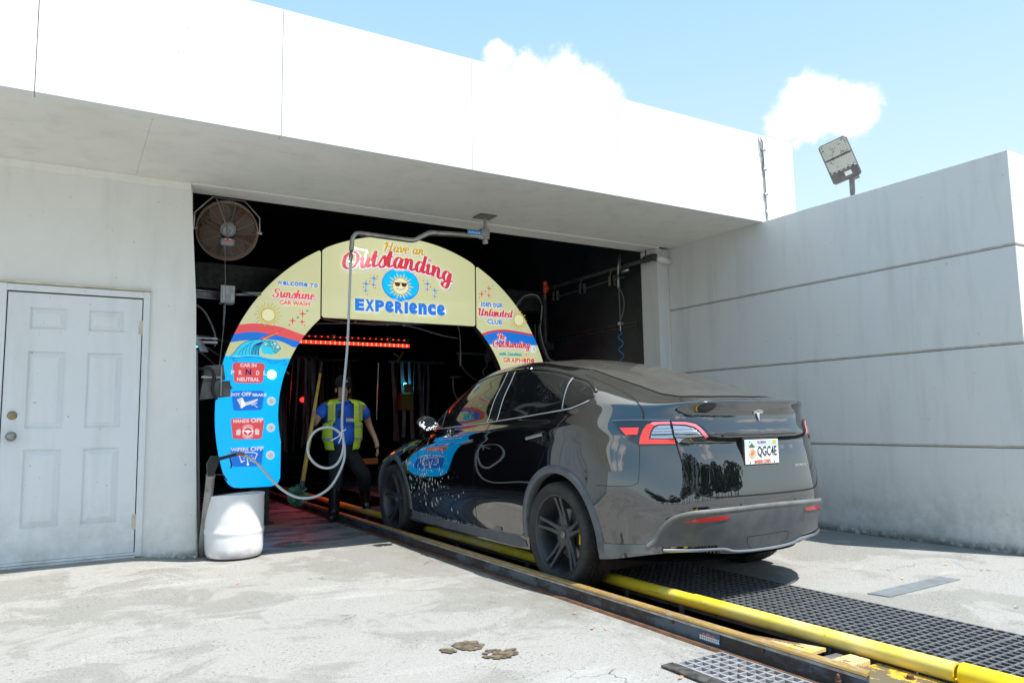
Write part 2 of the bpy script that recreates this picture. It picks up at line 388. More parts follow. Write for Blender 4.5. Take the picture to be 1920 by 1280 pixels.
# ------------------------------------------------------------------ ground (slab rises a little against the left facade)
def sm(t): t = max(0.0, min(1.0, t)); return t * t * (3 - 2 * t)
YF = 6.9
def ground_z(x, y):
    return 0.062 * sm((1.02 - x) / 0.55) * sm((y - 5.3) / 1.6)
b = MB()
def add_sheet(b, xs, ys):
    vs = [(x, y, ground_z(x, y)) for y in ys for x in xs]; w = len(xs)
    b.add(vs, [(j * w + i, j * w + i + 1, (j + 1) * w + i + 1, (j + 1) * w + i) for j in range(len(ys) - 1) for i in range(w - 1)])
fr = lambda a, c, n: [a + (c - a) * i / n for i in range(n + 1)]
add_sheet(b, [-60, -20, -6] + fr(-1.5, 1.5, 30) + [2.0, 2.70], [-60, -20, -5, -0.6, 2.0, 4.0] + fr(5.2, YF, 17) + [6.96])
add_sheet(b, [2.70, 4.14], [-60, -20, -5, -0.6])
add_sheet(b, [4.14, 6.0, 10, 25, 60], [-60, -20, -5, -0.6, 2.0, 4.0, 6.0, 6.96])
add_sheet(b, [-60, -20, -6, 0.5], [6.96, 22, 60]); add_sheet(b, [6.5, 25, 60], [6.96, 22, 60]); add_sheet(b, [0.5, 6.5], [22.2, 60])
ground = b.build('ground', 'ground', recalc=False, smooth=True)
tag(ground, kind='structure', label='pale sun bleached concrete slab with grey worn patches')
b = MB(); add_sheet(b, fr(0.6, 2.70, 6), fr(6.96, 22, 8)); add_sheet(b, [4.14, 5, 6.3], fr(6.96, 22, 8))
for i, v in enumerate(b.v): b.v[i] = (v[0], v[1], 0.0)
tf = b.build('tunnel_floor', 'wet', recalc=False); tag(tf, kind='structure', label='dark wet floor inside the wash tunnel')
# pit under conveyor and grating
b = MB(); b.box(2.70, 4.14, -0.6, 22, -0.42, -0.40); b.box(2.68, 2.70, -0.6, 22, -0.42, -0.004); b.box(4.14, 4.16, -0.6, 22, -0.42, -0.004)
b.box(2.70, 4.14, -0.62, -0.6, -0.42, -0.004); b.box(2.68, 4.16, 22.0, 22.2, -.42, -.004)
tag(b.build('sump_pit', 'dark_void'), kind='structure', label='dark drain pit under the grating and conveyor')

# stain on the slab, scattered leaves, metal strip
def blob(cx, cy, rx, ry, n=90, jag=0.28, rot=0.0, z=0.004, seed=0):
    rnd = random.Random(seed); ph = [rnd.uniform(0, 6.28) for _ in range(5)]; pts = []
    for i in range(n):
        a = 2 * PI * i / n; r = 1 + jag * (0.5 * math.sin(3 * a + ph[0]) + 0.4 * math.sin(5 * a + ph[1]) + 0.30 * math.sin(8 * a + ph[2]) + 0.25 * math.sin(17 * a + ph[3])) + rnd.uniform(-jag, jag) * 0.22
        x, y = rx * r * math.cos(a), ry * r * math.sin(a)
        pts.append((cx + x * math.cos(rot) - y * math.sin(rot), cy + x * math.sin(rot) + y * math.cos(rot), z))
    return pts
MAT['stain'] = mat('brown_scab_on_concrete', (0.060, 0.044, 0.028), 0.9, color2=(0.17, 0.13, 0.085), nscale=26, ndet=8, lo=0.42, hi=0.62, bump=0.35, bscale=140)
b = MB()
rnd = random.Random(31); zz_ = 0.0040
for i, (x, y, rx, ry, ro) in enumerate([(1.765, 3.40, .062, .080, -.2), (1.83, 3.205, .085, .070, -.5), (1.64, 3.38, .022, .032, .2)]):
    for k in range(70 if i < 2 else 18):
        a_, q_ = rnd.uniform(0, 6.28), rnd.uniform(0, 1) ** .6 * (1.25 if rnd.random() < .15 else 1.0); s_ = rnd.uniform(.006, .022)
        cx_, cy_ = x + rx * q_ * math.cos(a_), y + ry * q_ * math.sin(a_)
        p = blob(cx_, cy_, s_ * 1.1, s_, n=11, jag=.35, rot=rnd.uniform(0, 3), z=zz_, seed=k + 100 * i); zz_ += .000012
        b.add(p, [tuple(range(len(p)))])
tag(b.build('ground_stain', 'stain', recalc=False), 'brown crusted stain patch on the pale concrete in front of the rail', 'stain', kind='stuff')
b = MB(); rnd = random.Random(11)
spots = [(1.42, 2.52), (1.56, 2.40), (2.30, 2.48), (2.36, 2.60), (0.10, 6.1), (0.24, 6.35), (2.45, 3.30), (2.50, 3.25), (4.7, 2.3), (5.1, 1.9), (4.55, 2.1), (4.1, 2.12),
         (2.52, 2.35), (2.58, 2.22), (5.6, 3.2), (4.9, 3.1), (1.1, 5.6), (2.2, 5.1), (5.9, 2.6), (2.55, 3.6), (1.05, 6.0)]
for x, y in spots:
    a = rnd.uniform(0, 6.28); s = rnd.uniform(0.012, 0.022); z = 0.008 if not (2.36 < x < 2.7 and y < 2.7) else 0.034
    if 3.2 < x < 4.14: z = 0.012
    c, d = math.cos(a) * s, math.sin(a) * s
    b.add([(x + c, y + d, z), (x - d * .45, y + c * .45, z + .004), (x - c, y - d, z + .003), (x + d * .45, y - c * .45, z + 0.006)], [(0, 1, 2), (0, 2, 3)])
tag(b.build('dry_leaves', 'leaf', recalc=False), 'tiny orange dry leaves scattered over the concrete slab', 'leaves', kind='stuff')
b = MB(); b.add([(4.325, 2.975, .006), (4.355, 2.845, .006), (5.185, 2.875, .006), (5.160, 3.005, .006)], [(0, 1, 2, 3)])
b.add([(4.325, 2.975, .001), (4.355, 2.845, .001), (5.185, 2.875, .001), (5.160, 3.005, .001), (4.325, 2.975, .006), (4.355, 2.845, .006), (5.185, 2.875, .006), (5.160, 3.005, .006)], [(0, 1, 5, 4), (1, 2, 6, 5), (2, 3, 7, 6), (3, 0, 4, 7)])
MAT['plate'] = mat('dull_grey_metal_plate', (0.24, 0.265, 0.285), 0.45, 0.3, color2=(0.19, 0.205, 0.215), nscale=9)
tag(b.build('ground_plate', 'plate', recalc=False), 'flat grey metal cover strip set in concrete right of the grating', 'metal plate')

# ------------------------------------------------------------------ car wash building
bld = empty('car_wash_building', (0, YF, 0), 'white flat roofed car wash building with deep fascia over a black tunnel opening', 'building')
def wpart(b, name, m, label=None, parent=bld, **k):
    o = b.build(name, m, None, **k)
    if parent is not None:
        o.parent = parent; o.matrix_parent_inverse = Matrix.Translation(-Vector(parent.location))
    if label: o['label'] = label
    return o
ZS, ZT, YP = 3.21, 4.19, 5.407
joints = [-3.0, -1.62, -0.235, 1.297, 2.885, 4.462, 5.825, 7.011]
joints = [-6.0, -4.4, -2.8, -1.76, -0.235, 1.297, 2.885, 4.462, 5.825, 7.011]
for a, c in zip(joints[:-1], joints[1:]):
    b = MB(); b.box(a + 0.0022, c - (0.0022 if c < 7 else 0), YP, YP + 0.09, ZS, ZT, bev=0.002); wpart(b, 'fascia_panel', 'fascia')
b = MB(); b.box(-6, 7.0, YP + 0.094, YP + 0.13, ZS + 0.042, ZT - 0.03); wpart(b, 'fascia_backing', 'joint')
b = MB(); b.box(-6, 7.011, YP + 0.135, 14, ZT - 0.12, ZT - 0.02); wpart(b, 'roof', 'soffit')
b = MB(); b.box(6.9, 7.011, YP + 0.135, 14, ZS, ZT - 0.125); wpart(b, 'fascia_return', 'fascia')
# soffit boards, joints run front to back
sj = [-6, -3.7, -1.65, 0.45, 2.59, 4.70, 6.45]
for a, c in zip(sj[:-1], sj[1:]):
    b = MB(); b.box(a + 0.0006, c - 0.0006, YP + 0.0915, YF - 0.06, ZS, ZS + 0.04, bev=0.0012); wpart(b, 'soffit_panel', 'soffit')
b = MB(); b.box(-6, 6.9, YP + 0.14, YF - 0.02, ZS + 0.045, ZS + 0.06); wpart(b, 'soffit_backing', 'joint')
b = MB(); b.box(6.455, 6.9, YP + 0.135, 9, ZS, ZS + 0.04); wpart(b, 'soffit_panel', 'soffit')
# strip along the back of the soffit and lintel over the opening
b = MB(); b.box(-6, 0.888, YF - 0.0585, YF + 0.05, ZS - 0.0008, ZS + .03); wpart(b, 'soffit_panel', 'soffit')
b = MB(); b.box(0.89, 6.26, YF - 0.055, YF + 0.22, ZS - 0.012, ZS + 0.03, bev=0.006); wpart(b, 'lintel', 'soffit')
b = MB(); b.box(0.89, 6.45, YF + 0.03, YF + 0.22, ZS + 0.035, ZT - 0.13); wpart(b, 'lintel_wall', 'black_wall')
# left facade wall with leaning jamb and a hole for the door
DX0, DX1, DZ0, DZ1 = -0.405, 0.545, 0.10, 2.17
b = MB()
b.box(-6, DX0, YF, YF + 0.2, -0.05, ZS + .04); b.box(DX0, 1.0, YF + .0, YF + 0.2, DZ1, ZS + .04)
b.v = b.v[:]  # jamb: quadrilateral prism leaning outward at its foot
b2 = MB(); b2.box(-6, DX0, YF, YF + 0.2, -0.05, ZS + .04)
b2.prism([(DX0, DZ1), (0.955, DZ1), (0.885, ZS + .04), (DX0, ZS + .04)], 'y', YF, YF + 0.2)
b2.prism([(DX1, -0.05), (1.012, -0.05), (0.955, DZ1), (DX1, DZ1)], 'y', YF, YF + 0.2)
wpart(b2, 'facade_wall', 'facade')
b = MB(); b.prism([(1.0135, -0.02), (1.027, -0.02), (0.900, ZS), (0.888, ZS)], 'y', YF + 0.012, YF + 0.06); wpart(b, 'corner_bead', 'trim')
b = MB(); b.tube([(1.045, YF + .05, 0), (0.975, YF + .05, 1.75)], 0.012, 8); wpart(b, 'conduit', 'cable')
# sloped skim at the wall head
b = MB(); b.prism([(YF - 0.012, ZS - 0.05), (YF - 0.002, ZS - 0.06), (YF - 0.002, ZS - 0.002), (YF - 0.03, ZS - 0.002)], 'x', -6, 0.885); wpart(b, 'cornice_bead', 'soffit')
# ---- door
door = MB()
pan = [(0.165, 0.385, 1.80, 1.94), (0.565, 0.785, 1.80, 1.94), (0.165, 0.395, 1.02, 1.60), (0.565, 0.795, 1.02, 1.60), (0.165, 0.395, 0.26, 0.82), (0.565, 0.795, 0.26, 0.82)]
dw, dh = DX1 - DX0 - 0.016, DZ1 - DZ0 - 0.012
xs = sorted({0, dw} | {p[0] for p in pan} | {p[1] for p in pan} | {0.385, 0.395, 0.785, 0.795}); 
def door_face(b):
    # face with pressed panels: moulding groove then raised field
    y0 = 0.0
    X0, X1, X2, X3 = 0.15, 0.40, 0.55, 0.80
    rows = [(0.25, 0.84), (1.00, 1.60), (1.775, 1.945)]
    zs = [0] + [v for r in rows for v in r] + [dh]
    b.box(0, dw, 0.016, 0.045, 0, dh)                               # slab behind
    b.box(0, X0, 0, 0.016, 0, dh); b.box(X1, X2, 0, 0.016, 0, dh); b.box(X3, dw, 0, 0.016, 0, dh)
    for a, c in ((X0, X1), (X2, X3)):
        b.box(a, c, 0, 0.016, 0, rows[0][0]); b.box(a, c, 0, 0.016, rows[0][1], rows[1][0]); b.box(a, c, 0, 0.016, rows[1][1], rows[2][0]); b.box(a, c, 0, 0.016, rows[2][1], dh)
door_face(door)
dx, dz = DX0 + 0.008, DZ0
for i, v in enumerate(door.v): door.v[i] = (v[0] + dx, v[1] + YF - 0.012, v[2] + dz)
dobj = wpart(door, 'door', 'door', 'dirty white six panel door with scuffed foot')
def dsub(b, name, m, label=None, **k):
    o = b.build(name, m, dobj, **k)          # the door part itself sits at the world origin, so no offset
    if label: o['label'] = label
    return o
for a, c in ((0.15, 0.40), (0.55, 0.80)):
    for z0, z1 in ((0.25, 0.84), (1.00, 1.60), (1.775, 1.945)):
        b = MB(); g, s_ = 0.012, 0.034
        x0, x1, za, zb = a + g, c - g, z0 + g, z1 - g
        vs = [(x0, 0.0155, za), (x1, 0.0155, za), (x1, 0.0155, zb), (x0, 0.0155, zb), (x0 + s_, -0.001, za + s_), (x1 - s_, -0.001, za + s_), (x1 - s_, -0.001, zb - s_), (x0 + s_, -0.001, zb - s_)]
        vs = [(p[0] + dx, p[1] + YF - 0.012, p[2] + dz) for p in vs]
        b.add(vs, [(0, 1, 5, 4), (1, 2, 6, 5), (2, 3, 7, 6), (3, 0, 4, 7), (4, 5, 6, 7)]); dsub(b, 'door_panel', 'door', recalc=False)
b = MB()
for z, r, m_ in ((1.205, .033, 0), (1.045, .036, 1)):
    mt = Matrix.Translation((DX0 + 0.075, YF - 0.012, z)) @ Matrix.Rotation(PI / 2, 4, 'X')
    q = MB()
    if m_: q.lathe([(0, .062), (.018, .060), (.028, .05), (.03, .038), (.022, .026), (.014, .018), (.014, .006), (r, .004), (r, 0)], 22, mtx=mt); dsub(q, 'door_knob', 'steel', smooth=True)
    else: q.lathe([(0, .018), (.016, .018), (.018, .012), (.024, .012), (r, .004), (r, 0)], 22, mtx=mt); dsub(q, 'deadbolt', 'brass', smooth=True)
for z in (0.34, 1.92):
    q = MB(); q.box(DX1 - 0.030, DX1 - 0.004, YF - 0.018, YF - 0.010, z - 0.055, z + 0.055); q.tube([(DX1 - 0.004, YF - 0.02, z - .06), (DX1 - 0.004, YF - 0.02, z + .06)], 0.008, 8); dsub(q, 'door_hinge', 'trim')
# frame and threshold
b = MB(); b.box(DX0 - 0.055, DX0, YF - 0.028, YF + 0.02, 0.03, DZ1 + 0.055, bev=.004); b.box(DX1, DX1 + 0.05, YF - 0.028, YF + 0.02, 0.06, DZ1 + 0.055, bev=.004)
b.box(DX0, DX1, YF - 0.026, YF + 0.02, DZ1, DZ1 + 0.052, bev=.004); wpart(b, 'door_frame', 'door')
b = MB(); b.box(DX0 - 0.06, DX1 + 0.055, YF - 0.034, YF - 0.004, DZ1 + 0.058, DZ1 + 0.075); wpart(b, 'drip_cap', 'trim')
b = MB(); b.box(DX0, DX1, YF - 0.05, YF + 0.02, 0.04, 0.075, bev=.004); b.box(DX0, DX1, YF - 0.03, YF + 0.02, 0.078, 0.097, bev=.003); wpart(b, 'threshold', 'door')
b = MB(); b.box(DX0, DX1, YF + 0.04, YF + 0.06, 0.0, DZ1); wpart(b, 'door_void', 'dark_void')
# ---- right pilaster and tunnel shell
b = MB(); b.box(6.26, 6.445, YF, YF + 0.30, 0, ZS - .001); wpart(b, 'pilaster', 'wall')
b = MB(); b.box(6.262, 6.45, YF + 0.302, 22, 0, 4.05); wpart(b, 'tunnel_wall', 'black_wall')
b = MB(); b.box(0.55, 0.75, YF + 0.2, 22, 0, 4.05); wpart(b, 'tunnel_wall', 'black_wall')
b = MB(); b.box(0.5, 6.5, YF + 0.225, 22, 4.06, 4.1); wpart(b, 'tunnel_ceiling', 'black_wall')
b = MB(); b.box(0.5, 6.5, 22, 22.2, 0, 4.1); wpart(b, 'tunnel_end_wall', 'black_wall')
b = MB()
for z in (2.28, 2.33): b.box(6.246, 6.261, YF + 0.4, 20, z, z + 0.018)
wpart(b, 'wall_rail', 'black_metal')
b = MB(); b.box(0.76, 6.2, 9.3, 9.55, 2.72, 3.02); wpart(b, 'ceiling_beam', 'black_metal')
b = MB(); b.tube([(6.518, YP - 0.012, ZS + 0.02), (6.512, YP - 0.014, ZS + 0.14)], 0.009, 8)
b.tube([(6.512, YP - 0.014, ZS + 0.14), (6.495, YP - 0.014, ZT - 0.08), (6.47, YP - 0.012, ZT - 0.02)], 0.008, 8)
b.tube([(6.508, YP - 0.014, ZS + 0.5), (6.45, YP - 0.012, ZT - 0.12), (6.462, YP - 0.010, ZT - 0.015)], 0.005, 8)
for z in (0.3, 0.58, 0.8): b.box(6.485, 6.53, YP - 0.028, YP - 0.0005, ZS + z, ZS + z + 0.02)
c = b.build('fascia_conduit', 'galv', smooth=True); tag(c, 'thin grey electrical conduit strapped down the white fascia near its right end', 'conduit')

# ------------------------------------------------------------------ right boundary wall, four cast courses
wall = empty('concrete_wall', (6.45, 2.94, 0), 'tall grey painted concrete wall with horizontal grooves right of the black car', 'wall')
XW = 6.45
zc = [0.0, 0.825, 1.643, 2.43, 3.21]
for i, (a, c) in enumerate(zip(zc[:-1], zc[1:])):
    b = MB(); g0 = 0.0 if i == 0 else 0.004
    b.box(XW, XW + 0.42, 2.94, 7.0 if i < 3 else YP + 0.001 if False else 7.0, a + g0, c if i == 3 else c - 0.003, bev=0.002)
    o = b.build('wall_course', 'wall', None); o.parent = wall; o.matrix_parent_inverse = Matrix.Translation(-Vector(wall.location))
MAT['groove'] = mat('dark_groove', (.26, .25, .22), .9)
b = MB(); b.box(XW + 0.02, XW + 0.40, 2.96, 6.99, 0.1, 3.15); o = b.build('joint_filler', 'groove', None); o.parent = wall; o.matrix_parent_inverse = Matrix.Translation(-Vector(wall.location))

MAT['sealant'] = mat('beige_sealant', (.50, .47, .40), .8, color2=(.36, .33, .27), nscale=12)
for z in zc[1:4]:
    b = MB(); b.box(XW - .003, XW + .03, 2.945, 6.89, z + .009, z + .019); b.box(XW + .001, XW + .41, 2.936, 2.95, z + .009, z + .019); o = b.build('sealant_bead', 'sealant', None); o.parent = wall; o.matrix_parent_inverse = Matrix.Translation(-Vector(wall.location))
# trees and a low building far behind the camera, seen only as reflections in the paint
def treeline():
    rnd = random.Random(5); b = MB()
    for t in range(46):
        if rnd.random() < 0.12: continue
        x = -34 + 70 * t / 46 + rnd.uniform(-1, 1); y = -26 - rnd.uniform(0, 8); h = rnd.uniform(5, 12) * (1.25 if -14 < x < 2 else 0.75)
        b.tube([(x, y, 0), (x + .2, y, h * .5)], [.2, .1], 5)
        for k in range(260):
            a = rnd.uniform(0, 6.28); q = rnd.random() ** 0.5; z = h * (0.42 + 0.55 * rnd.random()); w = 3.0 * math.sin(PI * min(1, max(0.05, (z / h - 0.3) / 0.75))) * q
            c = Vector((x + w * math.cos(a), y + w * math.sin(a), z)); s_ = rnd.uniform(.18, .5)
            u = Vector((rnd.gauss(0, 1), rnd.gauss(0, 1), rnd.gauss(0, 1))).normalized(); v = u.orthogonal().normalized()
            b.add([c + u * s_, c + v * s_ * .7, c - u * s_ * .9, c - v * s_ * .8], [(0, 1, 2, 3)])
    return b
MAT['foliage'] = mat('dark_foliage', (0.035, 0.055, 0.02), 0.7, color2=(0.06, 0.09, 0.03), nscale=1.5)
tag(treeline().build('distant_trees', 'foliage', recalc=False), 'far line of dark trees behind the lot', 'trees', kind='stuff')
# ------------------------------------------------------------------ the black car (local: y = 0 at the tail, forward +y, x right)
CX, CY = 3.775, 3.225
def natspline(t, Y, tq):
    """natural cubic spline through Y(t) (rows), evaluated at tq"""
    n = len(t); h = np.diff(t); A = np.zeros((n, n)); R = np.zeros((n,) + Y.shape[1:])
    A[0, 0] = A[-1, -1] = 1
    for i in range(1, n - 1):
        A[i, i - 1], A[i, i], A[i, i + 1] = h[i - 1], 2 * (h[i - 1] + h[i]), h[i]
        R[i] = 6 * ((Y[i + 1] - Y[i]) / h[i] - (Y[i] - Y[i - 1]) / h[i - 1])
    Mm = np.linalg.solve(A, R.reshape(n, -1)).reshape(R.shape)
    k = np.clip(np.searchsorted(t, tq) - 1, 0, n - 2); hh = h[k]; a = (t[k + 1] - tq) / hh; c = (tq - t[k]) / hh
    sh = (-1,) + (1,) * (Y.ndim - 1); a, c, hh = a.reshape(sh), c.reshape(sh), hh.reshape(sh)
    return a * Y[k] + c * Y[k + 1] + ((a ** 3 - a) * Mm[k] + (c ** 3 - c) * Mm[k + 1]) * hh ** 2 / 6
LOOPS = [
 # lower lip
 [(0,.07,.275),(.35,.08,.292),(.57,.13,.315),(.74,.235,.305),(.862,.40,.272),(.905,.62,.242),(.905,.975,.22),(.905,1.4,.195),(.90,2.0,.185),(.90,2.6,.185),(.90,3.1,.185),(.90,3.5,.19),(.90,3.9,.20),(.86,4.3,.2),(.72,4.55,.2),(.4,4.66,.2),(0,4.70,.2)],
 [(0,.03,.43),(.35,.037,.43),(.575,.100,.43),(.735,.222,.43),(.872,.395,.42),(.935,.62,.40),(.945,.975,.38),(.915,1.4,.35),(.904,2,.35),(.904,2.6,.35),(.905,3.1,.35),(.918,3.5,.35),(.94,3.9,.38),(.90,4.3,.4),(.75,4.6,.4),(.42,4.72,.4),(0,4.75,.4)],
 [(0,.0,.58),(.35,.01,.58),(.585,.075,.58),(.742,.20,.58),(.880,.38,.58),(.945,.62,.58),(.957,.975,.58),(.938,1.4,.56),(.938,2,.55),(.938,2.6,.55),(.937,3.1,.55),(.94,3.5,.57),(.95,3.9,.58),(.92,4.3,.56),(.77,4.6,.54),(.43,4.71,.53),(0,4.745,.53)],
 [(0,.035,.76),(.35,.045,.76),(.59,.103,.76),(.75,.215,.76),(.875,.38,.77),(.93,.65,.78),(.948,.975,.79),(.940,1.4,.78),(.938,2,.76),(.938,2.6,.75),(.935,3.1,.74),(.935,3.5,.74),(.93,3.9,.72),(.89,4.28,.70),(.74,4.54,.66),(.42,4.66,.65),(0,4.70,.64)],
 [(0,.088,.90),(.34,.097,.90),(.58,.14,.90),(.735,.24,.91),(.842,.42,.925),(.908,.68,.94),(.928,.975,.95),(.928,1.4,.945),(.927,2,.925),(.925,2.6,.905),(.92,3.1,.885),(.905,3.5,.86),(.88,3.9,.815),(.83,4.22,.775),(.68,4.46,.73),(.4,4.58,.71),(0,4.63,.70)],
 [(0,.105,.966),(.34,.114,.966),(.57,.152,.968),(.72,.238,.975),(.826,.42,.99),(.893,.685,1.0),(.915,.975,1.01),(.918,1.4,1.005),(.917,2,.975),(.914,2.6,.947),(.905,3.1,.92),(.885,3.5,.89),(.85,3.89,.85),(.79,4.19,.81),(.64,4.42,.765),(.375,4.53,.745),(0,4.575,.735)],
 [(0,.078,1.0),(.33,.089,1.0),(.56,.135,1.0),(.71,.24,1.01),(.81,.42,1.03),(.882,.69,1.05),(.905,.975,1.06),(.909,1.4,1.05),(.909,2,1.02),(.905,2.6,.985),(.892,3.1,.955),(.865,3.5,.92),(.82,3.88,.88),(.74,4.17,.84),(.60,4.38,.80),(.35,4.48,.78),(0,4.52,.77)],
 [(0,.118,1.115),(.32,.128,1.115),(.54,.172,1.115),(.68,.26,1.115),(.77,.45,1.12),(.84,.71,1.13),(.875,.985,1.115),(.885,1.4,1.09),(.888,2,1.058),(.884,2.6,1.02),(.868,3.1,.985),(.835,3.48,.955),(.77,3.80,.93),(.67,4.02,.905),(.52,4.18,.88),(.3,4.25,.86),(0,4.28,.855)],
 [(0,.078,1.197),(.315,.09,1.194),(.53,.15,1.187),(.665,.275,1.17),(.745,.46,1.175),(.815,.72,1.19),(.855,.99,1.165),(.866,1.4,1.13),(.872,2,1.093),(.868,2.6,1.052),(.85,3.1,1.017),(.805,3.46,.99),(.74,3.70,.975),(.62,3.86,.955),(.45,3.98,.945),(.25,4.03,.935),(0,4.05,.93)],
 [(0,.12,1.213),(.31,.132,1.210),(.52,.185,1.203),(.65,.30,1.19),(.73,.48,1.198),(.80,.745,1.218),(.838,1.01,1.20),(.85,1.4,1.165),(.857,2,1.125),(.850,2.58,1.085),(.828,3.05,1.05),(.785,3.36,1.025),(.71,3.54,1.01),(.59,3.66,1.0),(.43,3.74,.998),(.22,3.78,.995),(0,3.79,.993)],
 [(0,.33,1.245),(.295,.34,1.243),(.485,.38,1.242),(.60,.46,1.238),(.672,.62,1.262),(.735,.83,1.30),(.782,1.06,1.285),(.80,1.43,1.27),(.81,2.0,1.255),(.80,2.55,1.23),(.775,2.93,1.19),(.73,3.13,1.165),(.66,3.25,1.155),(.55,3.33,1.15),(.40,3.38,1.15),(.2,3.41,1.15),(0,3.42,1.15)],
 [(0,.80,1.385),(.27,.81,1.382),(.435,.84,1.375),(.525,.88,1.365),(.59,.97,1.375),(.645,1.11,1.402),(.688,1.28,1.412),(.712,1.55,1.418),(.722,1.95,1.415),(.712,2.38,1.40),(.692,2.68,1.365),(.655,2.85,1.33),(.59,2.94,1.315),(.48,3.0,1.315),(.35,3.04,1.32),(.18,3.06,1.325),(0,3.07,1.325)],
 [(0,1.20,1.495),(.25,1.21,1.492),(.405,1.23,1.482),(.475,1.26,1.475),(.535,1.31,1.475),(.58,1.40,1.49),(.615,1.52,1.508),(.636,1.72,1.525),(.642,1.97,1.53),(.635,2.25,1.52),(.615,2.45,1.498),(.585,2.58,1.475),(.53,2.65,1.465),(.445,2.70,1.465),(.32,2.73,1.47),(.16,2.75,1.475),(0,2.75,1.477)],
 [(0,1.62,1.578),(.17,1.63,1.576),(.27,1.65,1.570),(.32,1.68,1.566),(.36,1.71,1.563),(.39,1.76,1.566),(.405,1.82,1.570),(.41,1.9,1.574),(.41,1.98,1.576),(.41,2.06,1.573),(.405,2.13,1.567),(.39,2.18,1.560),(.35,2.22,1.556),(.3,2.24,1.556),(.22,2.26,1.558),(.12,2.27,1.56),(0,2.27,1.56)],
 [(0,1.85,1.597),(.02,1.855,1.597),(.03,1.86,1.597),(.038,1.87,1.597),(.045,1.88,1.597),(.05,1.89,1.597),(.05,1.91,1.597),(.05,1.93,1.597),(.05,1.95,1.597),(.05,1.97,1.597),(.05,1.99,1.597),(.045,2.0,1.596),(.04,2.01,1.596),(.03,2.02,1.595),(.02,2.025,1.595),(.01,2.03,1.595),(0,2.03,1.595)],
]
LP = np.array(LOOPS, float)
for k_, sh_ in ((4, .05), (5, .055), (6, .055), (7, .055), (8, .055), (9, .05), (10, .035), (3, .02)):      # tail bulges further back at deck height
    LP[k_, :4, 1] -= sh_ * np.array([1, 1, .62, .05]); LP[k_, 2:4, 0] *= .965
LP = LP                               # loops x stations x 3
seg_u = np.linalg.norm(np.diff(LP[2:9], axis=1), axis=2).mean(0); tu = np.concatenate([[0], np.cumsum(np.sqrt(seg_u))])
seg_v = np.linalg.norm(np.diff(LP, axis=0), axis=2)[:, 0:14].mean(1); tv = np.concatenate([[0], np.cumsum(np.sqrt(seg_v))])
NU, NV = 240, 150
# ends of each loop meet the mirror plane squarely: pad with mirrored stations
Lm = np.concatenate([LP[:, 2:0:-1] * [-1, 1, 1], LP, LP[:, -2:-4:-1] * [-1, 1, 1]], axis=1)
tm = np.concatenate([-tu[2:0:-1], tu, 2 * tu[-1] - tu[-2:-4:-1]])
uq = np.linspace(0, tu[-1], NU); vq = np.linspace(0, tv[-1], NV)
D1 = natspline(tm, Lm.transpose(1, 0, 2), uq)             # NU x loops x 3
G = natspline(tv, D1.transpose(1, 0, 2), vq)              # NV x NU x 3
G[:, 0, 0] = 0; G[:, -1, 0] = 0
G[:, :, 0] = np.maximum(G[:, :, 0], 0)
for _ in range(6):                                        # light fairing
    G[1:-1, 1:-1] = 0.5 * G[1:-1, 1:-1] + 0.125 * (G[:-2, 1:-1] + G[2:, 1:-1] + G[1:-1, :-2] + G[1:-1, 2:])
ARCH = [(0.957, 0.348, 0.412), (3.866, 0.345, 0.402)]      # y, z, radius of the wheel openings
verts = []; idx = np.zeros((2, NV, NU), int)
for sgn_ in (0, 1):
    for j in range(NV):
        for i in range(NU):
            if sgn_ and i in (0, NU - 1): idx[1, j, i] = idx[0, j, i]; continue
            x, y, z = G[j, i]; idx[sgn_, j, i] = len(verts); verts.append((-x if sgn_ == 0 else x, y, z))
faces = []
Vv = np.array(verts)
def in_arch(y, z): return any((y - a) ** 2 + (z - c) ** 2 < r * r for a, c, r in ARCH)
full_faces = []
for sgn_ in (0, 1):
    I = idx[sgn_]
    for j in range(NV - 1):
        for i in range(NU - 1):
            q = (I[j, i], I[j, i + 1], I[j + 1, i + 1], I[j + 1, i])
            if sgn_ == 0: q = q[::-1]
            c = (G[j, i] + G[j + 1, i + 1]) / 2
            full_faces.append(q)
            if c[0] > 0.6 and c[2] < 0.9 and in_arch(c[1], c[2]): continue
            faces.append(q)
tmp = bpy.data.meshes.new('tmp'); tmp.from_pydata(verts, [], [tuple(int(k) for k in q) for q in full_faces]); tmp.update()
VN = np.zeros((len(verts), 3)); tmp.vertices.foreach_get  # vertex normals
_n = np.zeros(len(verts) * 3); tmp.vertex_normals.foreach_get('vector', _n); VN = _n.reshape(-1, 3)
BVH = BVHTree.FromPolygons([Vector(p) for p in verts], [tuple(int(k) for k in q) for q in full_faces])
SGN = 1.0
_h = BVH.ray_cast(Vector((0.3, -3, .8)), Vector((0, 1, 0)))
_q = full_faces[_h[2]]
if VN[_q[0]][1] > 0: SGN = -1.0                            # make normals point outward
bpy.data.meshes.remove(tmp)
def hit(o, d):
    """first point of the body skin along a ray, with a smooth outward normal"""
    loc, nrm, k, dist = BVH.ray_cast(Vector(o), Vector(d))
    if loc is None: return None, None
    q = full_faces[k]; P = [Vector(verts[a]) for a in q]; w = [1.0 / ((loc - p).length_squared + 1e-5) for p in P]
    # bilinear-like weights from the two triangles would facet; inverse distance is smooth enough on 1 cm cells
    n = Vector((0, 0, 0))
    for a, ww in zip(q, w): n += Vector(VN[a]) * ww
    n = (n * SGN).normalized()
    return loc, n
car = empty('car', (CX, CY, 0), 'glossy black electric hatchback with dusty roof, tail towards us, driving into the wash tunnel', 'car')
def cpart(b, name, m, parent=None, **k):
    return b.build(name, m, parent or car, **k)

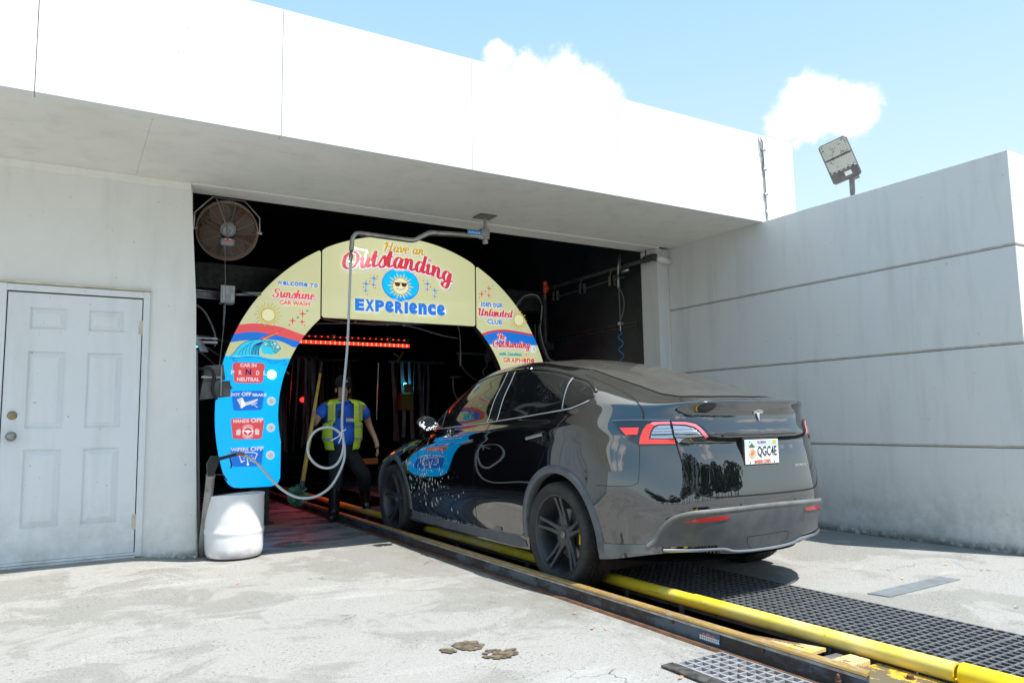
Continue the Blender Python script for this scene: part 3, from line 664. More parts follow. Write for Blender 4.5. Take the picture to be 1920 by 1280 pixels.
def dusty_paint():
    n = NT('dusty_black_car_paint')
    x, y, z = n.xyz()
    g = n.nt.nodes.new('ShaderNodeNewGeometry'); sx = n.nt.nodes.new('ShaderNodeSeparateXYZ'); n.put(sx.inputs[0], g.outputs['Normal'])
    up = n.rng(sx.outputs[2], 0.15, 0.9)
    d = n.noise(3.2, 6, 0.62, st=(1, 1, 1)); sp = n.noise(170, 2, 0.6)
    dust = n.math('MULTIPLY', n.math('ADD', 0.015, n.math('MULTIPLY', up, 0.42)), n.rng(d, 0.25, 0.75, 0.55, 1.0))
    dust = n.math('MULTIPLY', dust, n.rng(sp, 0.3, 0.7, 0.7, 1.15))
    low = n.math('MULTIPLY', n.rng(z, 0.45, 0.2, 0, 0.35), n.rng(y, 3.2, 1.8))
    dust = n.math('ADD', dust, low)
    back = n.rng(y, 2.9, 2.1)                              # the nose has already been rinsed
    dust = n.math('MULTIPLY', dust, back)
    c = n.mix(n.math('MULTIPLY', dust, 0.30), (0.003, 0.0035, 0.005), (0.13, 0.12, 0.10))
    n.put(n.b.inputs['Coat Weight'], 1.0); n.b.inputs['Specular IOR Level'].default_value = 0.3; n.put(n.b.inputs['Coat Roughness'], n.rng(dust, 0.0, 0.6, 0.008, 0.05)); n.put(n.b.inputs['Coat IOR'], 2.1)
    return n.done(c, n.rng(dust, 0.0, 0.5, 0.03, 0.2))
MAT['paint'] = dusty_paint()
def dusty_glass():
    n = NT('dusty_roof_glass')
    d = n.noise(4.0, 6, 0.6); sp = n.noise(190, 2, 0.6)
    x, y, z = n.xyz()
    dust = n.math('MULTIPLY', n.rng(d, 0.3, 0.7, 0.55, 1.0), n.rng(sp, 0.35, 0.7, 0.5, 1.2))
    dust = n.math('MULTIPLY', dust, n.rng(y, 3.0, 2.2))
    c = n.mix(n.math('MULTIPLY', dust, 0.50), (0.004, 0.005, 0.006), (0.18, 0.165, 0.14))
    n.b.inputs['Specular IOR Level'].default_value = 0.15; n.put(n.b.inputs['Coat Weight'], 0.8); n.put(n.b.inputs['Coat Roughness'], n.rng(dust, 0.0, 1.0, 0.02, 0.12))
    return n.done(c, 0.5)
MAT['roofglass'] = dusty_glass()
def side_glass():
    n = NT('tinted_side_glass')
    v = n.nt.nodes.new('ShaderNodeTexVoronoi'); v.inputs['Scale'].default_value = 85; n.put(v.inputs['Vector'], n.co)
    drops = n.math('MULTIPLY', n.rng(v.outputs['Distance'], 0.16, 0.28, 1, 0), n.rng(n.noise(6, 5), 0.44, 0.56))
    c = n.mix(n.math('MULTIPLY', drops, 0.30), (0.004, 0.005, 0.006), (0.26, 0.28, 0.30))
    n.put(n.b.inputs['Coat Weight'], 0.6); n.bump(drops, 0.25, 0.002)
    return n.done(c, 0.03)
MAT['sideglass'] = side_glass()
MAT['gap'] = mat('panel_gap', (0.002, 0.002, 0.002), 0.9)
MAT['satin'] = mat('satin_chrome_trim', (0.36, 0.38, 0.40), 0.3, 0.9)
MAT['bright'] = mat('bright_trim', (0.62, 0.63, 0.64), 0.3, 0.7)
MAT['clad'] = mat('weathered_grey_cladding', (0.075, 0.083, 0.095), 0.42, color2=(0.105, 0.11, 0.12), nscale=9, bump=0.08, bscale=200)
MAT['clad_light'] = mat('dusty_cladding', (0.17, 0.175, 0.18), 0.45, color2=(0.12, 0.125, 0.125), nscale=6)
MAT['lens_red'] = mat('red_lens', (0.70, 0.035, 0.025), 0.12, emit=(0.9, 0.04, 0.02), estr=0.12, coat=1.0)
MAT['reflector_red'] = mat('red_reflector', (0.42, 0.02, 0.02), 0.25, coat=.5)
MAT['lens_pink'] = mat('pale_red_lens', (0.75, 0.16, 0.19), 0.10, emit=(0.9, 0.2, 0.22), estr=0.10, coat=1.0)
MAT['lens_clear'] = mat('clear_lens', (0.40, 0.44, 0.50), 0.12, 0.5, coat=1.0)
MAT['lens_dark'] = mat('smoked_lens', (0.012, 0.014, 0.016), 0.06, coat=1.0)
MAT['well'] = mat('wheel_well_felt', (0.008, 0.008, 0.008), 0.95)
b = MB(); b.v = verts; b.f = [tuple(int(k) for k in q) for q in faces]; b.mi = [0] * len(faces)
# floor of the body so nothing is see-through from below
n0 = len(b.v)
ringL = [int(idx[0, 0, i]) for i in range(NU)]; ringR = [int(idx[1, 0, i]) for i in range(NU)]
body = cpart(b, 'body', ['paint'], smooth=True)
b = MB(); ub = [(-Vv[k][0], Vv[k][1], 0) for k in ringL]
pl = [(Vv[k][0], Vv[k][1], 0.235) for k in ringL[::4]] + [(Vv[k][0], Vv[k][1], 0.235) for k in ringR[::4][::-1]]
pl = [(p[0] * 0.86 if 0.5 < p[1] < 4.3 else p[0] * 0.97, p[1] + (0.02 if p[1] < 2 else -0.02), p[2]) for p in pl]
pl = [(p[0] * (.90 if p[1] < .9 else 1), p[1] + (.09 if p[1] < .5 else 0), .236) for p in pl]
b.add(pl, [tuple(range(len(pl)))]); cpart(b, 'underbody', 'well', recalc=False)

def offset_poly(poly, d):
    return poly
def patch(poly, origin_dir, name, m, off=0.003, res=0.03, parent=None, thick=0.0, mirror=False, label=None, dense=True):
    """Trim a piece of skin: poly = 2D outline in the plane seen along `origin_dir`; projected onto the body and lifted by `off`.
    origin_dir: 'L' (from the left, coords y,z), 'B' (from behind, coords x,z), 'T' (from above, coords x,y), 'BL' (45 deg rear-left, coords s,z)"""
    fr_ = {'L': (Vector((-3, 0, 0)), Vector((0, 1, 0)), Vector((0, 0, 1)), Vector((1, 0, 0))),
           'B': (Vector((0, -3, 0)), Vector((1, 0, 0)), Vector((0, 0, 1)), Vector((0, 1, 0))),
           'T': (Vector((0, 0, 4)), Vector((1, 0, 0)), Vector((0, 1, 0)), Vector((0, 0, -1))),
           'BL': (Vector((-3, -3, 0)), Vector((1, -1, 0)).normalized(), Vector((0, 0, 1)), Vector((1, 1, 0)).normalized())}[origin_dir]
    o0, a, c, d = fr_
    # densify the outline
    P = []
    for k in range(len(poly)):
        p, q = Vector(poly[k]).to_2d(), Vector(poly[(k + 1) % len(poly)]).to_2d(); n = max(1, int((q - p).length / res))
        P += [p.lerp(q, t / n) for t in range(n)]
    nb = len(P)
    xs_ = [p.x for p in P]; ys_ = [p.y for p in P]; pts = list(P)
    def inside(x, y):
        r = False
        for k in range(nb):
            p, q = P[k], P[(k + 1) % nb]
            if (p.y > y) != (q.y > y) and x < (q.x - p.x) * (y - p.y) / (q.y - p.y) + p.x: r = not r
        return r
    x = min(xs_) + res * .5
    while x < max(xs_):
        y = min(ys_) + res * .5
        while y < max(ys_):
            if inside(x, y) and min((p - Vector((x, y))).length_squared for p in P) > (res * .45) ** 2: pts.append(Vector((x, y)))
            y += res
        x += res
    vo, eo, fo, *_ = delaunay_2d_cdt(pts, [(k, (k + 1) % nb) for k in range(nb)], [tuple(range(nb))], 1, 1e-6)
    V, N, ok = [], [], []
    for p in vo:
        loc, n = hit(o0 + a * p.x + c * p.y, d)
        if loc is None: V.append(None); N.append(None)
        else: V.append(loc + n * off); N.append(n)
    F = [f for f in fo if all(V[k] is not None for k in f)]
    objs = []
    for s in ((1, -1) if mirror else (1,)):
        vs = [Vector((v.x * s, v.y, v.z)) if v is not None else Vector((0, 0, 0)) for v in V]
        ns = [Vector((n.x * s, n.y, n.z)) if n is not None else Vector((0, 0, 1)) for n in N]
        Ff = []
        for f in F:
            g = (vs[f[1]] - vs[f[0]]).cross(vs[f[2]] - vs[f[0]])
            Ff.append(tuple(f) if g.dot(ns[f[0]]) > 0 else tuple(f[::-1]))
        used = sorted({k for f in Ff for k in f}); rm = {k: i for i, k in enumerate(used)}
        me = bpy.data.meshes.new(name); me.from_pydata([vs[k] for k in used], [], [tuple(rm[k] for k in f) for f in Ff])
        me.materials.append(MAT[m]); me.polygons.foreach_set('use_smooth', [True] * len(me.polygons)); me.update()
        me.normals_split_custom_set_from_vertices([ns[k] for k in used])
        ob = bpy.data.objects.new(name, me); COL.objects.link(ob); ob.parent = parent or car
        if label: ob['label'] = label
        objs.append(ob)
    return objs
def stripe(path, view, name, m, w=0.006, off=0.002, parent=None, mirror=False, raise_=0.0, res=0.02, closed=False, n_w=1, bulge=0.0):
    """a ribbon of width w lying on the skin along a 2D path seen from `view` (or 3D points when view is '3')"""
    dirs = {'L': (Vector((-3, 0, 0)), Vector((0, 1, 0)), Vector((0, 0, 1)), Vector((1, 0, 0))),
            'B': (Vector((0, -3, 0)), Vector((1, 0, 0)), Vector((0, 0, 1)), Vector((0, 1, 0))),
            'T': (Vector((0, 0, 4)), Vector((1, 0, 0)), Vector((0, 1, 0)), Vector((0, 0, -1))),
            'BL': (Vector((-3, -3, 0)), Vector((1, -1, 0)).normalized(), Vector((0, 0, 1)), Vector((1, 1, 0)).normalized())}
    o0, a, c, d = dirs[view]
    P = [Vector((p[0], p[1], 0)) for p in path]
    if closed: P.append(P[0])
    P = spline(P, 8) if len(P) > 2 else P
    Q = [P[0]]
    for k in range(1, len(P)):
        n = max(1, int((P[k] - P[k - 1]).length / res)); Q += [P[k - 1].lerp(P[k], t / n) for t in range(1, n + 1)]
    L = []
    for p in Q:
        loc, n = hit(o0 + a * p.x + c * p.y, d)
        if loc is not None: L.append((loc, n))
    out = []
    for s in ((1, -1) if mirror else (1,)):
        vs, fs, ns = [], [], []
        for k, (loc, n) in enumerate(L):
            t = (L[min(k + 1, len(L) - 1)][0] - L[max(k - 1, 0)][0])
            if t.length < 1e-7: t = Vector((0, 0, 1))
            side = n.cross(t).normalized()
            for q in range(-n_w, n_w + 1):
                f = q / n_w
                v = loc + side * (w * .5 * f) + n * (off + bulge * (1 - f * f))
                vs.append((v.x * s, v.y, v.z)); nn = (n + side * f * (0.9 if bulge else 0)).normalized(); ns.append(Vector((nn.x * s, nn.y, nn.z)))
        W = 2 * n_w + 1
        for k in range(len(L) - 1):
            for q in range(W - 1):
                f = (k * W + q, k * W + q + 1, (k + 1) * W + q + 1, (k + 1) * W + q)
                g = (Vector(vs[f[1]]) - Vector(vs[f[0]])).cross(Vector(vs[f[2]]) - Vector(vs[f[0]]))
                fs.append(f if g.dot(ns[f[0]]) > 0 else f[::-1])
        me = bpy.data.meshes.new(name); me.from_pydata(vs, [], fs); me.materials.append(MAT[m])
        me.polygons.foreach_set('use_smooth', [True] * len(me.polygons)); me.update()
        me.normals_split_custom_set_from_vertices(ns)
        ob = bpy.data.objects.new(name, me); COL.objects.link(ob); ob.parent = parent or car; out.append(ob)
    return out
def mir(p): return [(-x, z) for x, z in p[::-1]]
# ---- glass
patch([(2.90, 1.048), (2.945, 1.20), (2.80, 1.318), (2.62, 1.402), (2.38, 1.452), (2.0, 1.480), (2.012, 1.10), (2.508, 1.068)], 'L', 'front_window', 'sideglass', 0.003, 0.05, mirror=True)
patch([(1.848, 1.112), (1.868, 1.478), (1.57, 1.470), (1.327, 1.436), (1.135, 1.392), (1.01, 1.180), (1.395, 1.141)], 'L', 'rear_window', 'sideglass', 0.003, 0.05, mirror=True)
patch([(0.975, 1.182), (1.10, 1.383), (1.002, 1.362), (0.85, 1.318), (0.735, 1.255), (0.79, 1.224), (0.90, 1.190)], 'L', 'quarter_window', 'sideglass', 0.003, 0.04, mirror=True)
patch([(1.998, 1.10), (1.984, 1.484), (1.882, 1.482), (1.862, 1.108)], 'L', 'pillar_cover', 'lens_dark', 0.004, 0.05, mirror=True)
patch([(2.93, 1.046), (2.965, 1.19), (3.03, 1.13), (3.12, 1.045)], 'L', 'mirror_sail', 'lens_dark', 0.003, 0.04, mirror=True)
stripe([(2.905, 1.05), (2.95, 1.20)], 'L', 'window_divider', 'satin', 0.012, 0.004, mirror=True, bulge=0.003)
stripe([(2.008, 1.095), (1.992, 1.49)], 'L', 'window_divider', 'bright', 0.009, 0.006, mirror=True, bulge=0.003)
stripe([(1.855, 1.105), (1.875, 1.488)], 'L', 'window_divider', 'bright', 0.011, 0.006, mirror=True, bulge=0.003)
stripe([(0.990, 1.176), (1.06, 1.30), (1.118, 1.395)], 'L', 'window_divider', 'satin', 0.013, 0.005, mirror=True, bulge=0.003)
stripe([(3.14, 1.032), (2.89, 1.041), (2.508, 1.061), (1.962, 1.092), (1.395, 1.134), (0.95, 1.172), (0.86, 1.188), (0.80, 1.206), (0.755, 1.226)], 'L', 'belt_trim', 'bright', 0.009, 0.005, mirror=True, bulge=0.004)
stripe([(3.08, 1.10), (2.96, 1.215), (2.80, 1.335), (2.62, 1.418), (2.38, 1.470), (2.10, 1.494), (1.85, 1.500), (1.57, 1.489), (1.33, 1.456), (1.13, 1.408), (0.95, 1.362), (0.83, 1.318), (0.765, 1.284)], 'L', 'window_surround', 'lens_dark', 0.026, 0.004, mirror=True, bulge=0.004)
patch([(-.435, 1.195), (-.452, .92), (-.448, .67), (-.462, .42), (-.41, .30), (-.2, .262), (.2, .262), (.41, .30), (.462, .42), (.448, .67), (.452, .92), (.435, 1.195)], 'T', 'rear_glass', 'roofglass', 0.004, 0.06)
patch([(-.455, 1.225), (-.51, 1.5), (-.53, 1.9), (-.50, 2.3), (-.44, 2.66), (0, 2.73), (.44, 2.66), (.50, 2.3), (.53, 1.9), (.51, 1.5), (.455, 1.225)], 'T', 'roof_glass', 'roofglass', 0.004, 0.08)
patch([(-.45, 2.74), (0, 2.81), (.45, 2.74), (.62, 3.52), (.4, 3.66), (0, 3.72), (-.4, 3.66), (-.62, 3.52)], 'T', 'windshield', 'sideglass', 0.003, 0.08)
stripe([(-.45, 1.21), (-.2, 1.205), (0, 1.203), (.2, 1.205), (.45, 1.21)], 'T', 'roof_seam', 'bright', 0.007, 0.005)
# ---- shut lines
for pth, vw in (([(1.962, 1.086), (1.968, 1.03), (2.02, .95), (2.09, .89), (2.12, .85), (2.127, .636), (2.14, .45), (2.166, .275)], 'L'),
                ([(0.935, 1.166), (0.912, 1.128), (0.962, 1.08), (1.013, 0.996), (1.123, 0.839), (1.18, 0.745)], 'L'),
                ([(3.20, 1.01), (3.235, .9), (3.26, .7), (3.25, .45), (3.22, .3)], 'L'),
                ([(-1.184, 1.425), (-1.087, 1.38), (-.965, 1.326), (-.856, 1.266), (-.779, 1.211), (-.738, 1.153), (-.730, 1.095)], 'BL'),
                ([(-.573, 1.091), (-.555, 1.02), (-.538, .945), (-.52, .879), (-.499, .803), (-.478, .745)], 'BL'),
                ([(-.605, .75), (-.59, .722), (-.578, .703), (-.545, .667), (-.496, .642), (-.41, .632), (-.17, .629), (0, .628)], 'B'),
                ([(-1.03, .70), (-.85, .70), (-.785, .715), (-.765, .75), (-.757, .94)], 'BL')):
    thin = vw == 'BL' and pth[0][0] < -1.0 and pth[0][1] < 1
    stripe(pth, vw, 'shut_line', 'gap', 0.003 if thin else (0.009 if vw != 'L' else 0.005), 0.0012, mirror=True)
stripe([(0.920, 1.135), (0.95, 1.095), (1.0, 1.02)], 'L', 'door_edge_glint', 'satin', 0.004, 0.002, mirror=True)
stripe([(-.44, .986), (-.40, .974), (-.30, .967), (-.15, .965), (0, .965), (.15, .965), (.30, .967), (.40, .974), (.44, .986)], 'B', 'liftgate_gap_shade', 'gap', 0.026, 0.003)  # dark ribbon standing for the gap and the shade beneath the crease
stripe([(-.335, .992), (-.30, .988), (0, .985), (.30, .988), (.335, .992)], 'B', 'liftgate_lip', 'paint', 0.018, 0.006, bulge=0.005)
# ---- tail lamps
for s in (1,):
    patch([(-.925, 1.086), (-.737, 1.089), (-.573, 1.086), (-.545, .943), (-.758, .938), (-.815, .966), (-.883, 1.03)], 'BL', 'tail_lamp', 'lens_dark', 0.0035, 0.02, mirror=True)
    patch([(-.566, 1.088), (-.48, 1.085), (-.42, 1.074), (-.376, 1.046), (-.338, .990), (-.355, .985), (-.466, .981), (-.499, .972), (-.532, .945)], 'BL', 'tail_lamp', 'lens_dark', 0.0035, 0.02, mirror=True)
    patch([(-.879, 1.045), (-.759, 1.046), (-.768, 1.005), (-.84, 1.003)], 'BL', 'side_marker', 'lens_red', 0.007, 0.02, mirror=True)
    patch([(-.758, .949), (-.753, .984), (-.734, 1.033), (-.710, 1.063), (-.68, 1.074), (-.66, 1.066), (-.676, 1.045), (-.690, 1.02), (-.700, .978), (-.549, .975), (-.545, .949)], 'BL', 'brake_light', 'lens_red', 0.008, 0.012, mirror=True)
    patch([(-.675, 1.078), (-.574, 1.080), (-.571, 1.065), (-.64, 1.064), (-.662, 1.056), (-.69, 1.068)], 'BL', 'running_light', 'lens_pink', 0.0095, 0.012, mirror=True)
    patch([(-.562, 1.079), (-.48, 1.076), (-.424, 1.062), (-.395, 1.038), (-.352, .990), (-.371, .983), (-.407, 1.026), (-.432, 1.046), (-.48, 1.060), (-.558, 1.065)], 'BL', 'running_light', 'lens_pink', 0.008, 0.012, mirror=True)
    patch([(-.690, .984), (-.682, 1.017), (-.664, 1.045), (-.636, 1.058), (-.574, 1.059), (-.556, .981)], 'BL', 'indicator', 'lens_clear', 0.006, 0.015, mirror=True)
    patch([(-.556, 1.057), (-.48, 1.051), (-.436, 1.038), (-.412, 1.019), (-.384, .993), (-.465, .989), (-.502, .988), (-.545, .988)], 'BL', 'reversing_light', 'lens_clear', 0.006, 0.015, mirror=True)
    patch([(-.540, .984), (-.502, .983), (-.478, .984), (-.500, .977), (-.527, .953)], 'BL', 'lamp_corner', 'lens_clear', 0.006, 0.015, mirror=True)
    for z, a, c in ((1.045, -.66, -.57), (1.028, -.675, -.562), (1.004, -.683, -.56), (1.036, -.545, -.44), (1.018, -.545, -.42), (1.004, -.545, -.405)):
        stripe([(a, z), (c, z + .001)], 'BL', 'lamp_rib', 'chrome' if z > 1.01 else 'lens_dark', 0.007, 0.008, mirror=True, bulge=0.003)
    stripe([(-.93, 1.0915), (-.737, 1.094), (-.573, 1.091)], 'BL', 'lamp_edge', 'satin', 0.004, 0.004, mirror=True)
# ---- plate, badge and lettering
def text_obj(body, size, name, m, parent, loc, rot, extrude=0.0008, align='CENTER', shear=0.0, bold=0.0, spacing=1.0, fit=None, sx=1.0):
    cu = bpy.data.curves.new(name, 'FONT'); cu.body = body; cu.size = size; cu.extrude = extrude; cu.align_x = align; cu.shear = shear; cu.offset = bold; cu.space_character = spacing
    cu.resolution_u = 3
    o = bpy.data.objects.new(name, cu); COL.objects.link(o)
    bpy.context.view_layer.update()
    dg = bpy.context.evaluated_depsgraph_get(); me = bpy.data.meshes.new_from_object(o.evaluated_get(dg)); COL.objects.unlink(o); bpy.data.objects.remove(o)
    if fit:     # stretch to (width, height) with the origin at bottom centre
        co = np.zeros(len(me.vertices) * 3); me.vertices.foreach_get('co', co); co = co.reshape(-1, 3)
        lo, hi = co.min(0), co.max(0)
        co[:, 0] = (co[:, 0] - (lo[0] + hi[0]) / 2) * fit[0] / (hi[0] - lo[0]); co[:, 1] = (co[:, 1] - lo[1]) * fit[1] / (hi[1] - lo[1])
        me.vertices.foreach_set('co', co.ravel())
    me.materials.clear(); me.materials.append(MAT[m])
    q = bpy.data.objects.new(name, me); COL.objects.link(q); q.parent = parent
    q.matrix_parent_inverse = Matrix.Identity(4)
    q.location = loc; q.rotation_euler = rot
    return q
pl_y = 0.022; tilt = 0.10
b = MB(); b.box(-.160, .160, pl_y - .002, .10, .800, .974, bev=.006); cpart(b, 'plate_frame', 'black')
MAT['plate_white'] = mat('plate_white', (0.78, 0.79, 0.80), 0.35); MAT['plate_sky'] = mat('plate_pale_blue', (0.50, 0.66, 0.76), 0.35)
MAT['plate_orange'] = mat('plate_orange', (0.72, 0.20, 0.10), 0.4); MAT['plate_seal'] = mat('plate_emblem_tan', (0.62, 0.44, 0.22), 0.4); MAT['plate_maroon'] = mat('plate_maroon', (0.35, 0.02, 0.10), 0.4)
MAT['plate_green'] = mat('plate_emblem_olive', (0.10, 0.11, 0.04), 0.4); MAT['plate_ink'] = mat('plate_ink', (0.02, 0.02, 0.035), 0.4); MAT['plate_yellow'] = mat('plate_decal_yellow', (0.60, 0.45, 0.04), 0.4)
b = MB(); b.box(-.152, .152, pl_y - .007, pl_y - .0025, .812, .962, bev=.002); plate = cpart(b, 'number_plate', 'plate_white')
b = MB(); b.box(-.149, .149, pl_y - .0078, pl_y - .0071, .922, .959); cpart(b, 'plate_sky_band', 'plate_sky', plate)
R90 = (PI / 2, 0, 0); py = pl_y - .0085
text_obj('FLORIDA', .02, 'lettering', 'plate_maroon', plate, (0.0, py, .938), R90, fit=(.078, .016))
text_obj('QGC4E', .07, 'lettering', 'plate_ink', plate, (.045, py, .852), R90, fit=(.175, .068), bold=0.0006)
text_obj('MARINE CORPS', .02, 'lettering', 'plate_orange', plate, (.0, py, .818), R90, fit=(.145, .022), bold=0.0004)
b = MB(); mt = Matrix.Translation((-.088, pl_y - .0075, .878)) @ Matrix.Rotation(PI / 2, 4, 'X')
b.lathe([(.020, .0012), (.030, .0012), (.030, 0), (.020, 0)], 28, mtx=mt, close=True); b.lathe([(0, .0013), (.015, .001), (.015, 0)], 18, mtx=mt, m=1)
b.add([(-.122, py, .915), (-.062, py, .915), (-.080, py, .932), (-.092, py, .944), (-.104, py, .932)], [(0, 1, 2, 3, 4)], 2)
cpart(b, 'plate_emblem', ['plate_seal', 'plate_orange', 'plate_green'], plate)
b = MB(); b.box(.098, .130, pl_y - .0085, pl_y - .0075, .934, .958); cpart(b, 'plate_decal', 'plate_yellow', plate)
for x, z in ((-.108, .950), (.108, .823), (-.108, .823)):
    b = MB(); b.lathe([(0, .003), (.004, .002), (.005, 0)], 10, mtx=Matrix.Translation((x, pl_y - .007, z)) @ Matrix.Rotation(PI / 2, 4, 'X')); cpart(b, 'plate_screw', 'black_metal', plate)
for o_ in [c for c in car.children if c.name.startswith(('plate_frame', 'number_plate'))]: o_.location.x = -.025
# badge on the liftgate: a letter-like emblem with a curved cap
def surfY(x, z):
    l, n = hit((x, -3, z), (0, 1, 0)); return l, n
b = MB()
def badge_poly(p2):
    pts = []
    for x, z in p2:
        l, n = surfY(x, z); pts.append(l + n * .007)
    pb = [p - Vector((0, -.007, 0)) for p in pts]; n_ = len(pts)
    b.add(pts + pb, [tuple(range(n_))] + [(i, (i + 1) % n_, n_ + (i + 1) % n_, n_ + i) for i in range(n_)])
zc_ = 1.112
badge_poly([(-.046, zc_ + .028), (-.03, zc_ + .0345), (0, zc_ + .037), (.03, zc_ + .0345), (.046, zc_ + .028), (.044, zc_ + .0235), (.028, zc_ + .029), (0, zc_ + .0315), (-.028, zc_ + .029), (-.044, zc_ + .0235)])
badge_poly([(-.041, zc_ + .019), (-.026, zc_ + .0255), (-.009, zc_ + .0275), (0, zc_ + .018), (.009, zc_ + .0275), (.026, zc_ + .0255), (.041, zc_ + .019), (.036, zc_ + .009), (.028, zc_ + .014), (.013, zc_ + .0155), (0, zc_ - .040), (-.013, zc_ + .0155), (-.028, zc_ + .014), (-.036, zc_ + .009)])
cpart(b, 'badge', 'chrome', recalc=True)
l, n = surfY(.34, .79)
text_obj('DUAL MOTOR', .02, 'badge_lettering', 'bright', car, (.34, l.y - .004, .783), (PI / 2 - .12, 0, 0.10), fit=(.125, .014), extrude=.001)
# ---- cladding
top = [(-.80, .362), (-.736, .368), (-.715, .442), (-.674, .512), (-.594, .543), (-.416, .553), (-.177, .558)]
inn = [(-.697, .325), (-.684, .393), (-.656, .464), (-.610, .500), (-.501, .522), (-.26, .534), (0, .536)]
poly = [(-.735, .345), (-.718, .40), (-.698, .450), (-.655, .508), (-.59, .532), (-.501, .542), (-.30, .549), (0, .552)]
patch([(-.72, .300)] + poly + mir(poly)[1:] + [(.72, .300), (.4, .295), (0, .290), (-.4, .295)], 'B', 'lower_bumper', 'clad', 0.004, 0.04)
stripe([(-.765, .345), (-.735, .385), (-.714, .445), (-.668, .512), (-.60, .537), (-.50, .546), (-.30, .553), (0, .556), (.30, .553), (.50, .546), (.60, .537), (.668, .512), (.714, .445), (.735, .385), (.765, .345)], 'B', 'bumper_trim', 'clad_light', 0.036, 0.002, bulge=0.006, n_w=3)
stripe([(-.70, .328), (-.56, .326), (-.36, .322), (-.26, .300), (-.13, .291), (0, .289), (.13, .291), (.26, .300), (.36, .322), (.56, .326), (.70, .328)], 'B', 'diffuser_lip', 'satin', 0.020, 0.008, bulge=0.010, n_w=2)
for s_, nm in ((1, 'corner_cladding'),):
    patch([(-1.01, .352), (-.86, .356), (-.74, .362), (-.70, .350), (-.65, .318), (-.60, .310), (-.60, .282), (-.75, .279), (-.90, .272), (-1.01, .262)], 'BL', 'corner_cladding', 'clad_light', 0.005, 0.03, mirror=True)
stripe([(-.167, .379), (.0, .380), (.197, .380), (.199, .325)], 'B', 'hatch_seam', 'gap', 0.003, 0.006)
stripe([(-.167, .379), (-.155, .34), (-.11, .295)], 'B', 'hatch_seam', 'gap', 0.003, 0.006)
stripe([(.33 + .018 * math.cos(a * PI / 6), .462 + .028 * math.sin(a * PI / 6)) for a in range(13)], 'B', 'tow_eye_cover', 'gap', 0.002, 0.006)
for x in (-.243, .243):
    b = MB(); l, n = surfY(x, .58); b.lathe([(0, .003), (.009, .002), (.011, 0)], 16, mtx=Matrix.Translation(l) @ Matrix.Rotation(PI / 2, 4, 'X')); cpart(b, 'parking_sensor', 'lens_dark', smooth=True)
patch([(-.622, .494), (-.585, .507), (-.52, .518), (-.416, .524), (-.332, .520), (-.350, .504), (-.375, .499), (-.538, .492)], 'B', 'reflector', 'reflector_red', 0.007, 0.02, mirror=True)
# side skirt
patch([(1.40, .255), (1.52, .272), (2.1, .258), (2.8, .25), (3.28, .262), (3.42, .30), (3.42, .215), (3.2, .197), (1.5, .197), (1.38, .215)], 'L', 'side_skirt', 'clad', 0.004, 0.05, mirror=True)
stripe([(3.35, .275), (2.8, .258), (2.1, .264), (1.52, .277), (1.42, .31)], 'L', 'skirt_edge', 'clad_light', 0.010, 0.004, mirror=True, bulge=0.004)
# wheel arches: cladding ring, and the liner behind it
for ya, za, ra in ARCH:
    for s in (-1, 1):
        b = MB(); N = 44; prof = []
        for k in range(N + 1):
            a = math.radians(-9 + 196 * k / N)
            row = []
            for q, (dr, off) in enumerate(((0.047, .001), (0.044, .007), (0.026, .010), (0.002, .010), (-0.008, .004), (-0.008, -.06))):
                y, z = ya + (ra + dr) * math.cos(a), za + (ra + dr) * math.sin(a)
                zz = max(z, .215)
                l, n = hit((-3, y, zz), (1, 0, 0))
                x = (l.x if l is not None else -.93)
                if za + (ra) * math.sin(a) < .2: x = max(x, -.93)
                row.append((s * -(x - off), y, z))
            prof.append(row)
        # smooth the side position along the ring
        X = np.array(prof); Xs = X[:, :, 0].copy()
        for _ in range(10): Xs[1:-1] = .5 * Xs[1:-1] + .25 * (Xs[:-2] + Xs[2:])
        X[:, :, 0] = Xs
        vs = X.reshape(-1, 3).tolist(); w = 6
        b.add(vs, [(k * w + q, k * w + q + 1, (k + 1) * w + q + 1, (k + 1) * w + q) for k in range(N) for q in range(w - 1)])
        cpart(b, 'arch_cladding', 'clad', smooth=True, angle=None)
        b = MB(); rr = ra + 0.02
        mt = Matrix.Translation((s * .56, ya, za)) @ Matrix.Rotation(PI / 2, 4, 'Y')
        b.lathe([(rr, -.37), (rr, .37)], 40, mtx=mt)
        o_ = -.27 * s
        b.lathe([(0, 0), (rr, 0)], 40, mtx=Matrix.Translation((s * .50, ya, za)) @ Matrix.Rotation(PI / 2, 4, 'Y'))
        b.v = [(v[0], v[1], v[2]) for v in b.v]
        bm_f = []
        for f in b.f:
            c = sum((Vector(b.v[i]) for i in f), Vector()) / len(f)
            if c.z > 0.18 or abs(c.x - s * .50) < .02: bm_f.append(f)
        b.f = bm_f; b.mi = [0] * len(bm_f)
        b.v = [(max(min(v[0], .90), -.90), v[1], max(v[2], .17)) for v in b.v]
        cpart(b, 'wheel_well', 'well', recalc=False)
# mirrors
for s in (-1, 1):
    b = MB()
    prof = []
    cx, cy, cz = s * .985, 2.93, 1.10
    b.sphere((cx, cy, cz), 1, 16, 10, sc=(.092, .060, .056)); b.tube([(s * .88, 2.95, 1.075), (s * .95, 2.94, 1.085)], [.02, .02], 8)
    b.v = [(v[0], max(v[1], cy - .045) if abs(v[0]) > .93 else v[1], v[2]) for v in b.v]
    m_ = cpart(b, 'door_mirror', 'paint', smooth=True)
    b = MB(); b.sphere((cx, cy - .046, cz), 1, 16, 6, sc=(.080, .004, .046)); cpart(b, 'mirror_glass', 'lens_dark', m_, smooth=True)
